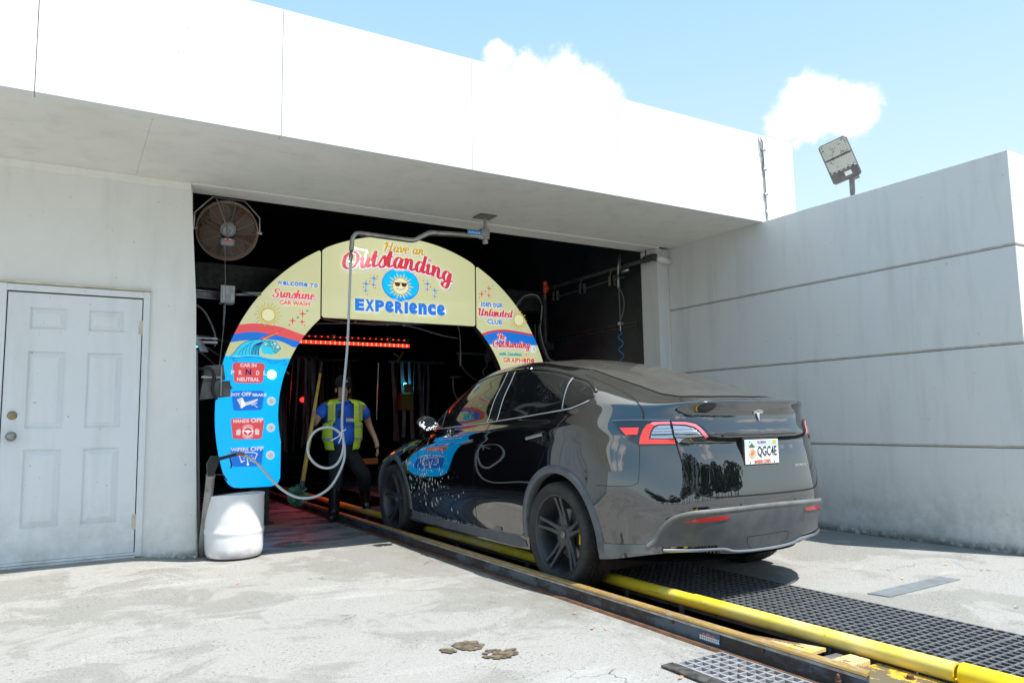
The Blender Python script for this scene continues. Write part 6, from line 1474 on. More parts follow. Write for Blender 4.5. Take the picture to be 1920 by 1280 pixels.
# holder tube that the gun rests in
b = MB(); b.tube([(1.065, 6.97, .0), (1.060, 6.58, .700)], .034, 18); b.tube([(1.0601, 6.585, .690), (1.060, 6.577, .705)], .037, 18)
for k in range(5): b.tube([(1.065, 6.965 - .011 * k, .02 + .02 * k), (1.065, 6.9605 - .011 * k, .028 + .02 * k)], .037, 14)
MAT['holder'] = mat('weathered_grey_pipe', (.34, .35, .35), .4, .3, color2=(.22, .17, .14), nscale=9, lo=.5, hi=.7)
o = b.build('holder_tube', 'holder', smooth=True, angle=50); tag(o, 'leaning grey holder tube between the white barrel and left wall', 'pipe')
# cut white barrel
bc = (1.288, 6.755); b = MB(); n = 48
prof = [(.0, .012), (.195, .012), (.215, .02), (.228, .045), (.233, .09), (.2345, .17), (.2345, .20), (.239, .212), (.2395, .235), (.2345, .25), (.2345, .30), (.2345, .37), (.2345, .43), (.2345, .50), (.238, .505), (.238, .52)]
vs, fs = [], []
def rim_z(a, z): return z + (.014 * math.sin(a * 1 + 2.6) + .006 * math.sin(2 * a) if z > .5 else 0)
for r, z in prof + [(.224, .52), (.222, .3), (.22, .05), (0, .04)]:
    for k in range(n):
        a = 2 * PI * k / n; q = 1 + (.012 * math.sin(3 * a + 1) + .008 * math.sin(2 * a)) * (z > .3); vs.append((bc[0] + r * q * math.cos(a), bc[1] + r * q * math.sin(a), rim_z(a, z)))
L_ = len(prof) + 4
for i in range(L_ - 1):
    for k in range(n): j = (k + 1) % n; fs.append((i * n + k, i * n + j, (i + 1) * n + j, (i + 1) * n + k))
b.add(vs, fs); MAT['barrel'] = None
def barrel_mat():
    n_ = NT('translucent_white_barrel'); x, y, z = n_.xyz(); a = n_.noise(5, 6, .65); c = n_.mix(n_.math('MULTIPLY', n_.rng(z, .18, .02), n_.rng(a, .35, .6)), (0.80, 0.80, 0.81), (0.46, 0.43, 0.47))
    n_.b.inputs['Subsurface Weight'].default_value = 0.25; n_.b.inputs['Subsurface Radius'].default_value = (.05, .05, .05); n_.bump(n_.noise(14, 3), .15, .01)
    return n_.done(c, .42)
MAT['barrel'] = barrel_mat()
o = b.build('cut_barrel', 'barrel', smooth=True, angle=50); tag(o, 'white plastic barrel with cut open top standing at the foot of the arch', 'barrel')

# ------------------------------------------------------------------ boxes and conduits on the left inside wall
cab = empty('control_box', (1.10, 7.12, 1.45), 'dark grey steel sensor box on bracket beside the arch, under the fan cord', 'electrical box')
b = MB(); b.prism([(1.02, 1.33), (1.28, 1.36), (1.275, 1.50), (1.045, 1.49)], 'y', 7.02, 7.20); attach(b, 'box_body', 'dgrey', cab)
b = MB(); b.prism([(1.05, 1.495), (1.235, 1.51), (1.215, 1.645), (1.055, 1.625)], 'y', 7.03, 7.19); attach(b, 'box_lid', 'dgrey', cab)
b = MB(); b.box(1.19, 1.20, 7.005, 7.02, 1.36, 1.62); b.box(1.03, 1.19, 7.005, 7.02, 1.52, 1.535); b.sphere((1.285, 7.06, 1.44), .018, 8, 6); attach(b, 'latch_bar', 'steel', cab)
b = MB(); b.tube([(1.01, 7.0, 1.60), (1.10, 6.98, 1.60), (1.135, 6.98, 1.52), (1.12, 6.99, 1.42), (1.16, 7.0, 1.33)], .012, 8, smooth_path=True); attach(b, 'box_cable', 'black', cab, smooth=True)
b = MB()
for z in (2.355, 2.375, 2.395, 2.42): b.tube([(.76, 7.75, z), (1.30, 7.75, z - .004)], .011, 8)
b.tube([(1.40, 7.75, 2.40), (1.62, 7.75, 2.42)], .014, 8); b.box(1.50, 1.68, 7.72, 7.78, 2.41, 2.44)
tag(b.build('conduit_run', 'galv', smooth=True), 'bundle of grey conduits behind the left wall below the fan', 'conduits')
b = MB(); b.box(1.28, 1.42, 7.68, 7.80, 2.30, 2.48, bev=.006); b.box(1.30, 1.40, 7.665, 7.681, 2.32, 2.46); tag(b.build('junction_box', 'galv'), 'small grey junction box at the end of the left conduits', 'electrical box')
b = MB()
cab_runs = [[(1.33, 7.75, 2.30), (1.33, 7.75, 2.08)], [(.90, 7.6, 2.28), (1.10, 7.6, 2.22), (1.22, 7.6, 2.0), (1.23, 7.6, 1.86)], [(.95, 7.6, 2.0), (1.15, 8.3, 2.03), (1.45, 8.95, 2.08), (1.85, 9.0, 1.98), (2.30, 9.0, 1.7)],
            [(.92, 7.6, 1.85), (1.25, 8.5, 1.95), (1.55, 8.95, 1.86), (2.0, 9.0, 1.6)], [(.92, 7.6, 1.80), (1.2, 8.5, 1.90), (1.5, 8.95, 1.74), (1.9, 9.0, 1.40)]]
for i, P in enumerate(cab_runs): b.tube([Vector(p) for p in P], .017 if i == 2 else .010, 7, smooth_path=True)
tag(b.build('loose_cables', 'cable', smooth=True), 'drooping grey cables behind the left end of the arch', 'cables')
b = MB()
for k in range(6): b.tube([(1.0 + .02 * k, 7.6, 2.02 - .02 * k), (1.10 + .012 * k, 7.55, 1.80)], .008, 6)
b.box(.95, 1.25, 7.58, 7.62, 1.885, 1.905); b.box(.95, 1.25, 7.58, 7.62, 1.925, 1.94); tag(b.build('cable_bracket', 'galv'), 'little steel bracket holding cables behind the left wall edge', 'bracket')
b = MB(); b.box(1.02, 1.35, 9.0, 9.03, 1.985, 2.0); tag(b.build('blue_indicator_strip', 'blue_led'), 'thin blue white indicator light deep behind the left wall', 'light')
# ------------------------------------------------------------------ right side pipework
b = MB(); b.tube([(6.17, 6.98, 3.075), (6.17, 9.0, 3.065), (6.17, 13, 3.05)], .033, 12); b.tube([(6.22, 6.86, 3.08), (6.18, 6.90, 3.085), (6.165, 7.02, 3.075)], .045, 12, smooth_path=True)
for y in (8.05, 8.12, 8.22): b.tube([(6.17, y, 3.07), (6.17, y + .02, 3.07)], .038, 12)
pp = empty('drain_pipe', (6.2, 6.9, 3.08), 'black pipe under the lintel running back along the right tunnel wall', 'pipe'); attach(b, 'pipe', 'black_metal', pp, smooth=True)
b = MB(); b.tube([(6.225, 6.86, 3.075), (6.44, 6.86, 3.045)], .040, 14); attach(b, 'white_sleeve', 'facade', pp, smooth=True)
b = MB(); b.tube([(6.17, 7.0, 3.12), (6.17, 7.0, 3.2)], .008, 6); b.tube([(6.0, 7.3, 3.2), (5.96, 7.25, 3.10), (5.98, 7.28, 2.98)], .012, 8, smooth_path=True); attach(b, 'pipe_hanger', 'black_metal', pp)
gl = empty('cable_line', (6.16, 7.6, 2.94), 'thin pipe with three clear clamp blocks below the black pipe', 'air line')
b = MB(); b.tube([(6.16, 7.42, 2.93), (6.16, 7.8, 2.93), (6.16, 8.4, 2.91), (6.16, 9.2, 2.89)], .010, 8); attach(b, 'line', 'hose_dark', gl, smooth=True)
for y in (7.66, 8.32, 8.98):
    b = MB(); b.box(6.12, 6.14, y - .035, y + .035, 2.85, 2.99); b.box(6.12, 6.19, y - .035, y - .02, 2.85, 2.99); b.tube([(6.13, y, 2.99), (6.13, y - .02, 3.05)], .005, 5); attach(b, 'clamp_block', 'galv', gl)
air = empty('air_drop', (6.1, 7.45, 2.98), 'hanging air line with bright blue coiled hose beside the right pilaster', 'air hose')
b = MB(); b.tube([(6.10, 7.42, 3.2), (6.06, 7.40, 3.08), (6.08, 7.44, 2.95)], .014, 8, smooth_path=True); b.tube([(6.08, 7.44, 2.98), (6.08, 7.44, 2.78)], .018, 8); b.tube([(6.09, 7.38, 2.985), (6.13, 7.28, 3.0)], .022, 8); attach(b, 'filter_regulator', 'galv', air, smooth=True)
b = MB(); b.tube([(6.08, 7.44, 2.80), (6.09, 7.44, 2.6), (6.09, 7.44, 2.42), (6.09, 7.44, 2.33)], .009, 7, smooth_path=True); b.tube([(6.08, 7.44, 2.80), (6.12, 7.40, 2.66), (6.12, 7.40, 2.5), (6.09, 7.44, 2.35)], .009, 7, smooth_path=True); attach(b, 'supply_hose', 'hose_dark', air, smooth=True)
b = MB(); b.box(6.06, 6.13, 7.41, 7.46, 2.30, 2.34, bev=.005); b.tube([(6.09, 7.44, 2.30), (6.09, 7.44, 2.22)], .010, 8); attach(b, 'coupling', 'galv', air)
b = MB(); b.tube([(6.09 + .030 * math.cos(t * 2 * PI / 14), 7.44 + .030 * math.sin(t * 2 * PI / 14), 2.21 - .0115 * t) for t in range(0, 100)], .006, 6); attach(b, 'coiled_hose', 'air_blue', air, smooth=True)
vp = empty('valve_stand', (6.1, 9.2, 0), 'black standpipe with an orange valve handle against right tunnel wall', 'valve pipe')
b = MB(); b.tube([(6.10, 9.2, .0), (6.10, 9.2, 2.95)], .045, 12); b.box(5.98, 6.22, 9.15, 9.25, 2.14, 2.24); attach(b, 'standpipe', 'black_metal', vp, smooth=True, angle=40)
b = MB(); b.box(6.055, 6.115, 9.12, 9.18, 2.98, 3.16, bev=.012); b.sphere((6.085, 9.13, 3.05), .045, 10, 8); attach(b, 'valve_handle', 'orange', vp); b = MB(); b.tube([(6.09, 9.16, 2.98), (6.09, 9.16, 2.9)], .014, 8); attach(b, 'valve_stem', 'brass', vp)
hs = empty('grey_hoses', (5.6, 9.1, 2.9), 'pair of pale grey hoses looping from arch to the right standpipe', 'hoses')
for d in (0, .035):
    b = MB(); b.tube([Vector(p) for p in [(5.35, 8.85, 2.62 + d), (5.62, 9.0, 2.84 + d), (5.86, 9.05, 2.88 + d), (5.97, 9.08, 2.78), (5.95, 9.08, 2.55), (5.90 + d, 9.08, 2.42), (5.95 + d, 9.08, 2.2), (6.03 + d, 9.06, 2.0), (6.18, 9.04, 1.93 + d * .5)]], .011, 8, smooth_path=True); attach(b, 'hose', 'hose' if d else 'hose_dark', hs, smooth=True)
b = MB(); b.tube([(5.86, 9.1, 2.5), (5.86, 9.1, 1.6)], .008, 6); attach(b, 'thin_rod', 'cable', hs)
# ------------------------------------------------------------------ red light bars and gear inside the tunnel
for i, (z, th, x0, x1, lab) in enumerate(((2.205, .020, 2.68, 4.27, 'lower bright red and orange LED bar across the tunnel'), (2.285, .006, 2.70, 4.25, 'upper thin row of red LEDs just above the bright bar'))):
    lb = empty('led_bar', (3.5, 10.0, z), lab, 'light bar', 'red LED bars under the arch')
    b = MB(); b.box(x0 - .02, x1 + .02, 10.01, 10.05, z - th - .01, z + th + .01); attach(b, 'housing', 'black', lb)
    n = 24 if i == 0 else 18; k = (x1 - x0) / n
    if i == 0:
        b = MB(); b.box(x0, x1, 10.0, 10.01, z - th, z + th); attach(b, 'red_strip', 'red_led', lb)
        for j in range(n):
            b = MB(); b.box(x0 + k * (j + .3), x0 + k * (j + .45), 9.99, 9.999, z - th, z + th); attach(b, 'led', 'amber_led', lb)
    else:
        for j in range(n):
            b = MB(); b.box(x0 + k * j + .02, x0 + k * j + .034, 9.99, 10.01, z - .006, z + .006); attach(b, 'led', 'red_led', lb)
    for x in (3.15, 3.96):
        b = MB(); b.tube([(x, 10.03, z + th), (x, 10.03, 2.45)], .005, 5); b.box(x - .03, x + .03, 10.0, 10.05, z + th + .012, z + th + .03); attach(b, 'hanger', 'cable', lb)
b = MB(); b.tube([Vector(p) for p in [(2.75, 9.6, 2.40), (3.2, 9.6, 2.43), (3.7, 9.6, 2.46), (4.1, 9.6, 2.44), (4.6, 9.6, 2.33), (4.85, 9.6, 2.30)]], .008, 6, smooth_path=True); b.tube([Vector(p) for p in [(2.9, 9.65, 2.47), (3.5, 9.65, 2.44), (4.1, 9.65, 2.47), (4.75, 9.65, 2.50), (4.9, 9.65, 2.42), (4.92, 9.65, 1.9)]], .009, 6, smooth_path=True)
for x in (3.3, 3.75, 4.0): b.box(x, x + .04, 9.58, 9.62, 2.43, 2.47)
tag(b.build('spray_lines', 'hose', smooth=True), 'thin pale water lines hanging just below the centre panel', 'pipes')
MAT['cloth'] = mat('dark_red_wash_cloth', (.12, .025, .035), .9, color2=(.20, .20, .21), nscale=5, stretch=(1, 1, .15))
MAT['cloth_pale'] = mat('grey_wash_cloth', (.26, .26, .27), .9, color2=(.08, .07, .07), nscale=7, stretch=(1, 1, .2))
def curtain(x0, x1, y, z0, z1, n, label, m):
    root = empty('wash_curtain', ((x0 + x1) / 2, y, z1), label, 'wash curtain', 'hanging cloth wash curtains')
    rnd = random.Random(int(x0 * 100))
    b = MB(); b.tube([(x0 - .05, y, z1), (x1 + .05, y, z1)], .03, 8); attach(b, 'curtain_rail', 'black_metal', root)
    for k in range(n):
        x = x0 + (x1 - x0) * (k + .5) / n; w = (x1 - x0) / n * .42; b = MB(); vs = []
        ph = rnd.uniform(0, 6); zz = z0 + rnd.uniform(-.08, .12); yy = y + rnd.uniform(-.08, .08)
        for i in range(6):
            t = i / 5; z = z1 + (zz - z1) * t; o = .03 * math.sin(ph + t * 3); a_ = ph * .4 + t * .5
            vs += [(x - w * math.cos(a_) + o, yy - w * math.sin(a_), z), (x + w * math.cos(a_) + o, yy + w * math.sin(a_), z)]
        b.add(vs, [(2 * i, 2 * i + 1, 2 * i + 3, 2 * i + 2) for i in range(5)]); attach(b, 'cloth_strip', m, root, smooth=True, recalc=False)
curtain(2.55, 3.35, 11.6, .75, 2.15, 13, 'grey cloth strips hanging behind the man to the left', 'cloth_pale')
curtain(3.45, 4.40, 12.6, .85, 2.2, 14, 'dark red cloth strips hanging right behind the man', 'cloth')
curtain(4.55, 5.45, 11.4, .75, 2.1, 13, 'pale grey cloth strips between the man and the car', 'cloth_pale')
MAT['y_dark'] = mat('dull_yellow_plastic', (.16, .11, .01), .6)
b = MB(); b.box(4.60, 4.82, 11.1, 11.25, 1.30, 1.58, bev=.02); b.box(4.64, 4.78, 11.08, 11.10, 1.58, 1.72, bev=.01); tag(b.build('yellow_motor_cover', 'y_dark'), 'dull yellow cover in the dark above the car hood', 'machine cover')
b = MB(); b.sphere((4.75, 11.3, 1.72), .028, 10, 8); tag(b.build('blue_lamp', 'blue_led'), 'small glowing cyan lamp deep in the tunnel right of the man', 'lamp')
b = MB(); b.tube([(4.0, 10.6, 1.15), (4.03, 10.6, 2.0)], .010, 6); tag(b.build('steel_rod', 'steel'), 'thin bright vertical rod standing right of the man', 'rod')
b = MB(); b.box(3.55, 3.95, 10.4, 10.46, .52, .60); tag(b.build('yellow_bar', 'y_dark'), 'short yellow bar low down right of the man', 'bar')
for (x, z, r) in ((2.95, 1.52, .05), (3.35, 1.50, .06)):
    b = MB(); b.sphere((x, 12.2, z), r, 10, 8, sc=(1, .4, .7)); tag(b.build('red_lamp', 'red_led'), 'blurred red lamp glowing beside the man at shoulder height' if x < 3 else 'blurred red lamp glowing right behind the shoulder of the man', 'lamp', 'red lamps in the tunnel')
b = MB()
for P in ([(5.02, 9.9, 2.10), (5.05, 9.9, 1.95), (5.18, 9.9, 1.80), (5.32, 9.9, 1.72)], [(4.92, 9.9, 1.75), (4.93, 9.9, 1.55), (5.0, 9.9, 1.42)], [(5.45, 9.9, 2.12), (5.50, 9.9, 1.95), (5.42, 9.9, 1.85), (5.52, 9.9, 1.7)]): b.tube([Vector(p) for p in P], .014, 8, smooth_path=True)
b.tube([(5.0, 9.95, 2.12), (5.6, 9.95, 2.12)], .02, 8); b.tube([(4.9, 9.95, 1.76), (5.1, 9.95, 1.77)], .014, 8); b.box(5.5, 5.56, 9.9, 9.96, 2.0, 2.2)
tag(b.build('nozzle_hoses', 'hose_dark', smooth=True), 'short dark hoses and nozzles on a frame inside the right arch leg', 'hoses')
b = MB(); b.tube([(4.15, 10.3, 2.12), (4.25, 10.3, 2.05), (4.30, 10.3, 2.15), (4.20, 10.3, 2.0)], .014, 6); tag(b.build('yellow_bracket', 'y_dark'), 'small yellow bracket under the right end of the light bar', 'bracket')
# white square ring lamp on the ceiling behind the lintel (mirrored by the glossy sign)
MAT['white_led'] = mat('white_led_tube', (.9, .9, .9), .3, emit=(1, 1, 1), estr=40)
rl = empty('ring_lamp', (3.45, 7.3, 4.05), 'square white LED ring lamp behind the lintel, seen mirrored in the centre sign panel', 'lamp')
q_ = [(3.381, 3.533), (3.593, 3.517), (3.515, 3.326), (3.305, 3.337)]
for (xa, za), (xb, zb_) in ((q_[0], q_[1]), (q_[1], q_[2]), (q_[2], q_[3])):
    b = MB(); b.tube([(xa, 7.3, za), (xb, 7.3, zb_)], .012, 8); attach(b, 'led_tube', 'white_led', rl)
b = MB(); b.tube([(3.38, 7.27, 3.54), (3.38, 7.27, 4.05)], .008, 6); b.box(3.30, 3.60, 7.255, 7.28, 3.40, 3.46); attach(b, 'lamp_bracket', 'black', rl)
# lights the place itself has: LED glow and the lamps on the sign
def area(name, loc, rot, size, size_y, power, color):
    l = bpy.data.lights.new(name, 'AREA'); l.shape = 'RECTANGLE'; l.size = size; l.size_y = size_y; l.energy = power; l.color = color
    o = bpy.data.objects.new(name, l); COL.objects.link(o); o.location = loc; o.rotation_euler = rot; return o
l_ = area('led_bar_light', (3.6, 9.95, 2.17), (0, 0, 0), 1.5, .05, 3.6, (1.0, .12, .22)); l_.data.spread = math.radians(75)
area('deep_red_light', (3.2, 11.9, 1.7), (math.radians(-50), 0, 0), .3, .1, 2.0, (1.0, .05, .04))
pl_ = bpy.data.lights.new('blue_lamp_light', 'POINT'); pl_.energy = .7; pl_.color = (.1, .6, 1); pl_.shadow_soft_size = .03; o = bpy.data.objects.new('blue_lamp_light', pl_); COL.objects.link(o); o.location = (4.75, 11.2, 1.72)
# ------------------------------------------------------------------ flood light on the boundary wall
fl = empty('flood_light', (6.72, 4.50, 3.21), 'square LED flood light on a short post on top of the grey wall', 'flood light')
n_ = Vector((-.7855, -.5397, -.3027)).normalized(); TL, TR, BR, BL_ = Vector((6.455, 4.693, 3.82)), Vector((6.585, 4.478, 3.866)), Vector((6.777, 4.401, 3.505)), Vector((6.651, 4.622, 3.439))
ux = ((TR - TL) + (BR - BL_)).normalized(); uy = n_.cross(ux).normalized(); uy = uy if uy.dot(TL - BL_) > 0 else -uy; uy = (uy * 1.0 + (TL - BL_).normalized() * 1.0).normalized(); ux = (uy.cross(n_)).normalized(); ux = ux if ux.dot(TR - TL) > 0 else -ux
cen = (TL + TR + BR + BL_) / 4; hw = ((TR - TL).length + (BR - BL_).length) / 4; hh = ((TL - BL_).length + (TR - BR).length) / 4; hw *= 1.08
LM = Matrix(((ux.x, uy.x, n_.x, cen.x), (ux.y, uy.y, n_.y, cen.y), (ux.z, uy.z, n_.z, cen.z), (0, 0, 0, 1)))
MAT['lamp_body'] = mat('grey_bronze_lamp_housing', (.13, .115, .115), .45, .4, color2=(.19, .165, .155), nscale=10)
def led_mat():
    n = NT('dirty_led_lens'); v = n.vor(1.0, 'DISTANCE_TO_EDGE'); a = n.noise(16, 6, .7); c = n.mix(n.rng(a, .53, .60), (.56, .53, .44), (.07, .06, .045)); return n.done(c, .25)
MAT['led_lens'] = led_mat(); MAT['led_grid'] = mat('led_lens_ribs', (.70, .69, .64), .3)
b = MB(); b.box(-hw, hw, -hh, hh, -.055, .0, bev=.02); attach(b, 'lamp_housing', 'lamp_body', fl, LM)
b = MB(); b.box(-hw * .93, hw * .93, -hh * .94, -hh * .45, .001, .012, bev=.004); attach(b, 'driver_cover', 'lamp_body', fl, LM)
for z0, z1 in ((hh * .24, hh * .95), (-hh * .42, hh * .15)):
    b = MB(); b.box(-hw * .92, hw * .92, z0, z1, .001, .006); p_ = attach(b, 'led_panel', 'led_lens', fl, LM)
    b = MB()
    for i in range(9): y = z0 + (z1 - z0) * (i + .5) / 9; b.box(-hw * .90, hw * .90, y - .0035, y + .0015, .006, .009)
    for i in range(12): x = -hw * .9 + hw * 1.8 * (i + .5) / 12; b.box(x - .001, x + .001, z0 + .004, z1 - .004, .006, .0085)
    o = b; o.v = [tuple(LM @ Vector(v)) for v in o.v]; oo = o.build('lens_rows', 'led_grid', None); oo.parent = p_
for i in range(6):
    x = -hw * .8 + hw * 1.6 * i / 5; b = MB(); b.box(x - .010, x + .010, -hh * .475, -hh * .44, .012, .018, bev=.002); attach(b, 'vent_slot', 'sticker_white', fl, LM)
b = MB(); b.box(-hw * .05, hw * .42, -hh * .80, -hh * .60, .012, .0145); attach(b, 'rating_label', 'sticker_white', fl, LM)
b = MB(); t0 = LM @ Vector((hw * .25, -hh * 1.0, -.02)); b.tube([(6.762, 4.535, 3.20), (6.750, 4.520, 3.36)], .022, 12); b.tube([(6.752, 4.522, 3.33), t0], .026, 12); b.tube([t0 + ux * -.03, t0 + ux * .07], .03, 14); attach(b, 'mount_arm', 'lamp_body', fl, smooth=True, angle=40)
# ------------------------------------------------------------------ the attendant
def skin_mesh(name, chains, m, parent, sub=2, root=0, smooth=True):
    """chains: dict of joints {key: (pos, radius)} and list of edges"""
    J, E = chains; keys = list(J); ix_ = {k: i for i, k in enumerate(keys)}
    me = bpy.data.meshes.new(name); me.from_pydata([J[k][0] for k in keys], [(ix_[a], ix_[c]) for a, c in E], [])
    o = bpy.data.objects.new(name, me); COL.objects.link(o)
    md = o.modifiers.new('skin', 'SKIN'); md.use_smooth_shade = True; md.branch_smoothing = .6
    for k in keys:
        r = J[k][1]; sv = me.skin_vertices[0].data[ix_[k]]; sv.radius = (r, r) if not isinstance(r, tuple) else r; sv.use_root = (k == keys[root])
    sb = o.modifiers.new('sub', 'SUBSURF'); sb.levels = sub; sb.render_levels = sub
    bpy.context.view_layer.update(); dg = bpy.context.evaluated_depsgraph_get(); nm = bpy.data.meshes.new_from_object(o.evaluated_get(dg))
    bpy.data.objects.remove(o); nm.materials.clear(); nm.materials.append(MAT[m]); nm.polygons.foreach_set('use_smooth', [True] * len(nm.polygons))
    q = bpy.data.objects.new(name, nm); COL.objects.link(q)
    if parent is not None: q.parent = parent; q.matrix_parent_inverse = Matrix.Translation(-Vector(parent.location))
    return q
MAT['skin'] = mat('brown_skin', (.60, .34, .23), .5, color2=(.53, .28, .18), nscale=14); MAT['shirt'] = mat('royal_blue_polo', (.02, .16, .80), .7, color2=(.015, .12, .66), nscale=7, bump=.3, bscale=30)
MAT['hivis'] = mat('lime_hi_vis_vest', (.72, .95, .06), .6, color2=(.66, .90, .05), nscale=8, bump=.4, bscale=22); MAT['reflective'] = mat('grey_reflective_tape', (.55, .57, .57), .35, .2)
MAT['trousers'] = mat('black_trousers', (.010, .013, .018), .8, color2=(.02, .024, .03), nscale=8, bump=.4, bscale=20); MAT['boot'] = mat('black_rubber_boot', (.012, .013, .014), .25)
MAT['cap_black'] = mat('black_cap_cloth', (.008, .009, .011), .85); MAT['hair'] = mat('black_hair', (.008, .007, .006), .8); MAT['pole'] = mat('yellow_brush_pole', (.62, .42, .07), .45, color2=(.50, .33, .08), nscale=9)
MAT['bristle'] = mat('green_bristles', (.04, .25, .13), .8, color2=(.16, .42, .28), nscale=30)
man = empty('person', (2.66, 8.45, 0), 'man in black cap, lime vest and blue polo striding under the arch with a brush', 'person')
# joints (x to the right of the picture, y away, z up); chest faces the camera and a little left
J = {
 'pelvis': ((2.735, 8.46, .88), (.105, .085)), 'waist': ((2.725, 8.44, 1.00), (.115, .095)), 'chest': ((2.715, 8.41, 1.17), (.135, .095)), 'upper': ((2.715, 8.39, 1.29), (.140, .085)),
 'neck': ((2.700, 8.345, 1.385), (.056, .056)), 'jaw': ((2.688, 8.305, 1.435), (.060, .066)), 'head': ((2.688, 8.315, 1.500), (.076, .092)), 'crown': ((2.690, 8.33, 1.560), (.066, .080)),
 'shR': ((2.555, 8.39, 1.290), .060), 'elR': ((2.425, 8.37, 1.085), .043), 'wrR': ((2.365, 8.22, 1.150), .031), 'paR': ((2.345, 8.185, 1.185), (.036, .024)),
 'shL': ((2.890, 8.41, 1.290), .062), 'elL': ((3.030, 8.50, 1.055), .045), 'wrL': ((3.115, 8.42, .865), .031), 'paL': ((3.128, 8.395, .800), (.038, .026)),
 'hipR': ((2.665, 8.46, .80), .080), 'knR': ((2.650, 8.42, .48), .066), 'anR': ((2.640, 8.46, .11), .045), 'toR': ((2.585, 8.36, .05), .038),
 'hipL': ((2.82, 8.48, .80), .080), 'knL': ((3.00, 8.47, .49), .068), 'anL': ((3.10, 8.73, .24), .045), 'toL': ((3.12, 8.70, .14), .038)}
E_ = [('pelvis', 'waist'), ('waist', 'chest'), ('chest', 'upper'), ('upper', 'neck'), ('neck', 'jaw'), ('jaw', 'head'), ('head', 'crown'), ('upper', 'shR'), ('shR', 'elR'), ('elR', 'wrR'), ('wrR', 'paR'),
      ('upper', 'shL'), ('shL', 'elL'), ('elL', 'wrL'), ('wrL', 'paL'), ('pelvis', 'hipR'), ('hipR', 'knR'), ('knR', 'anR'), ('anR', 'toR'), ('pelvis', 'hipL'), ('hipL', 'knL'), ('knL', 'anL'), ('anL', 'toL')]
body_p = skin_mesh('body', (J, E_), 'skin', man)
# fingers: short chains rooted in the palms
def fingers(palm, d, sidev, down, curl, L=.040):
    d, sidev, down = Vector(d).normalized(), Vector(sidev).normalized(), Vector(down).normalized(); P = Vector(palm)
    for i, (o_, k) in enumerate(((-.028, .86), (-.009, 1.0), (.010, .96), (.028, .78))):
        a = P + sidev * o_; b1 = a + d * L * k; b2 = b1 + (d * (1 - curl) + down * curl).normalized() * L * .7 * k; b3 = b2 + (d * (1 - 1.6 * curl) + down * 1.6 * curl).normalized() * L * .55 * k
        skin_mesh('finger', ({'a': (tuple(a), .010), 'b': (tuple(b1), .0095), 'c': (tuple(b2), .0085), 'd': (tuple(b3), .007)}, [('a', 'b'), ('b', 'c'), ('c', 'd')]), 'skin', man, 1)
    a = P - sidev * .03 - d * .02; b1 = a - sidev * .022 + d * .02 + down * .012; b2 = b1 + d * .028 + down * .02
    skin_mesh('thumb', ({'a': (tuple(a), .013), 'b': (tuple(b1), .011), 'c': (tuple(b2), .009)}, [('a', 'b'), ('b', 'c')]), 'skin', man, 1)
fingers((3.130, 8.388, .790), (.12, -.22, -1), (-.6, -.8, .1), (-.75, .2, -.3), .35)
fingers((2.338, 8.175, 1.195), (-.35, -.75, .1), (.1, -.2, 1), (.6, .9, 0), .62, .036)
# head details
b = MB(); hx, hy, hz = 2.688, 8.300, 1.475
b.sphere((hx - .012, hy - .098, hz - .010), .016, 10, 8, sc=(.8, 1.1, 1.2)); attach(b, 'nose', 'skin', man, smooth=True)
b = MB()
for s in (-1, 1): b.sphere((hx + s * .078, hy + .02, hz - .012), .026, 10, 8, sc=(.45, .8, 1.15))
attach(b, 'ears', 'skin', man, smooth=True)
b = MB(); b.tube([(hx - .034, hy - .083, hz - .052), (hx - .010, hy - .092, hz - .056), (hx + .016, hy - .085, hz - .052)], .0055, 6); MAT['lip'] = mat('lips', (.16, .05, .045), .5); attach(b, 'mouth', 'lip', man, smooth=True)
b = MB()
for s in (-1, 1): b.sphere((hx - .008 + s * .030, hy - .078, hz + .018), .010, 8, 6, sc=(1.3, .6, .6))
attach(b, 'eyes', 'hair', man, smooth=True)
b = MB(); b.sphere((hx + .002, hy + .030, hz + .012), .086, 18, 12, sc=(.93, 1.02, .85)); attach(b, 'hair', 'hair', man, smooth=True)
# cap: crown, brim pulled low
cp = MB(); n = 28; prof = [(.098, .0), (.099, .03), (.094, .062), (.074, .090), (.042, .106), (0, .112)]
cmt = Matrix.Translation((hx, hy + .020, hz + .046)) @ Matrix.Rotation(.06, 4, 'X') @ Matrix.Diagonal((.90, 1.06, 1.05, 1))
cp.lathe(prof, n, mtx=cmt); cap_o = attach(cp, 'cap', 'cap_black', man, smooth=True)
b = MB(); br = [(math.cos(a), math.sin(a)) for a in [PI + PI * k / 14 for k in range(15)]]
vs = [(.090 * x, .090 * y, .004) for x, y in br] + [(.094 * x * (1 - .06), .100 * y - .062 * abs(y) ** .6, -.016 + .010 * (1 - abs(x))) for x, y in br]; vs += [(x, y, z - .006) for x, y, z in vs]
fs = []
for k in range(14): fs += [(k, k + 1, 16 + k, 15 + k), (30 + k, 45 + k, 46 + k, 31 + k), (15 + k, 16 + k, 46 + k, 45 + k)]
b.add([tuple(cmt @ Vector(v)) for v in vs], fs); b_o = b.build('cap_brim', 'cap_black', cap_o, smooth=True)
b_o.parent = cap_o
b = MB()
for k, w in enumerate((.036, .046)): b.v += []; b.box(-w / 2, w / 2, -.1045, -.1020, .050 - .014 * k, .056 - .014 * k)
b.v = [tuple(cmt @ Vector(v)) for v in b.v]; b.build('cap_lettering', 'sticker_white', cap_o)
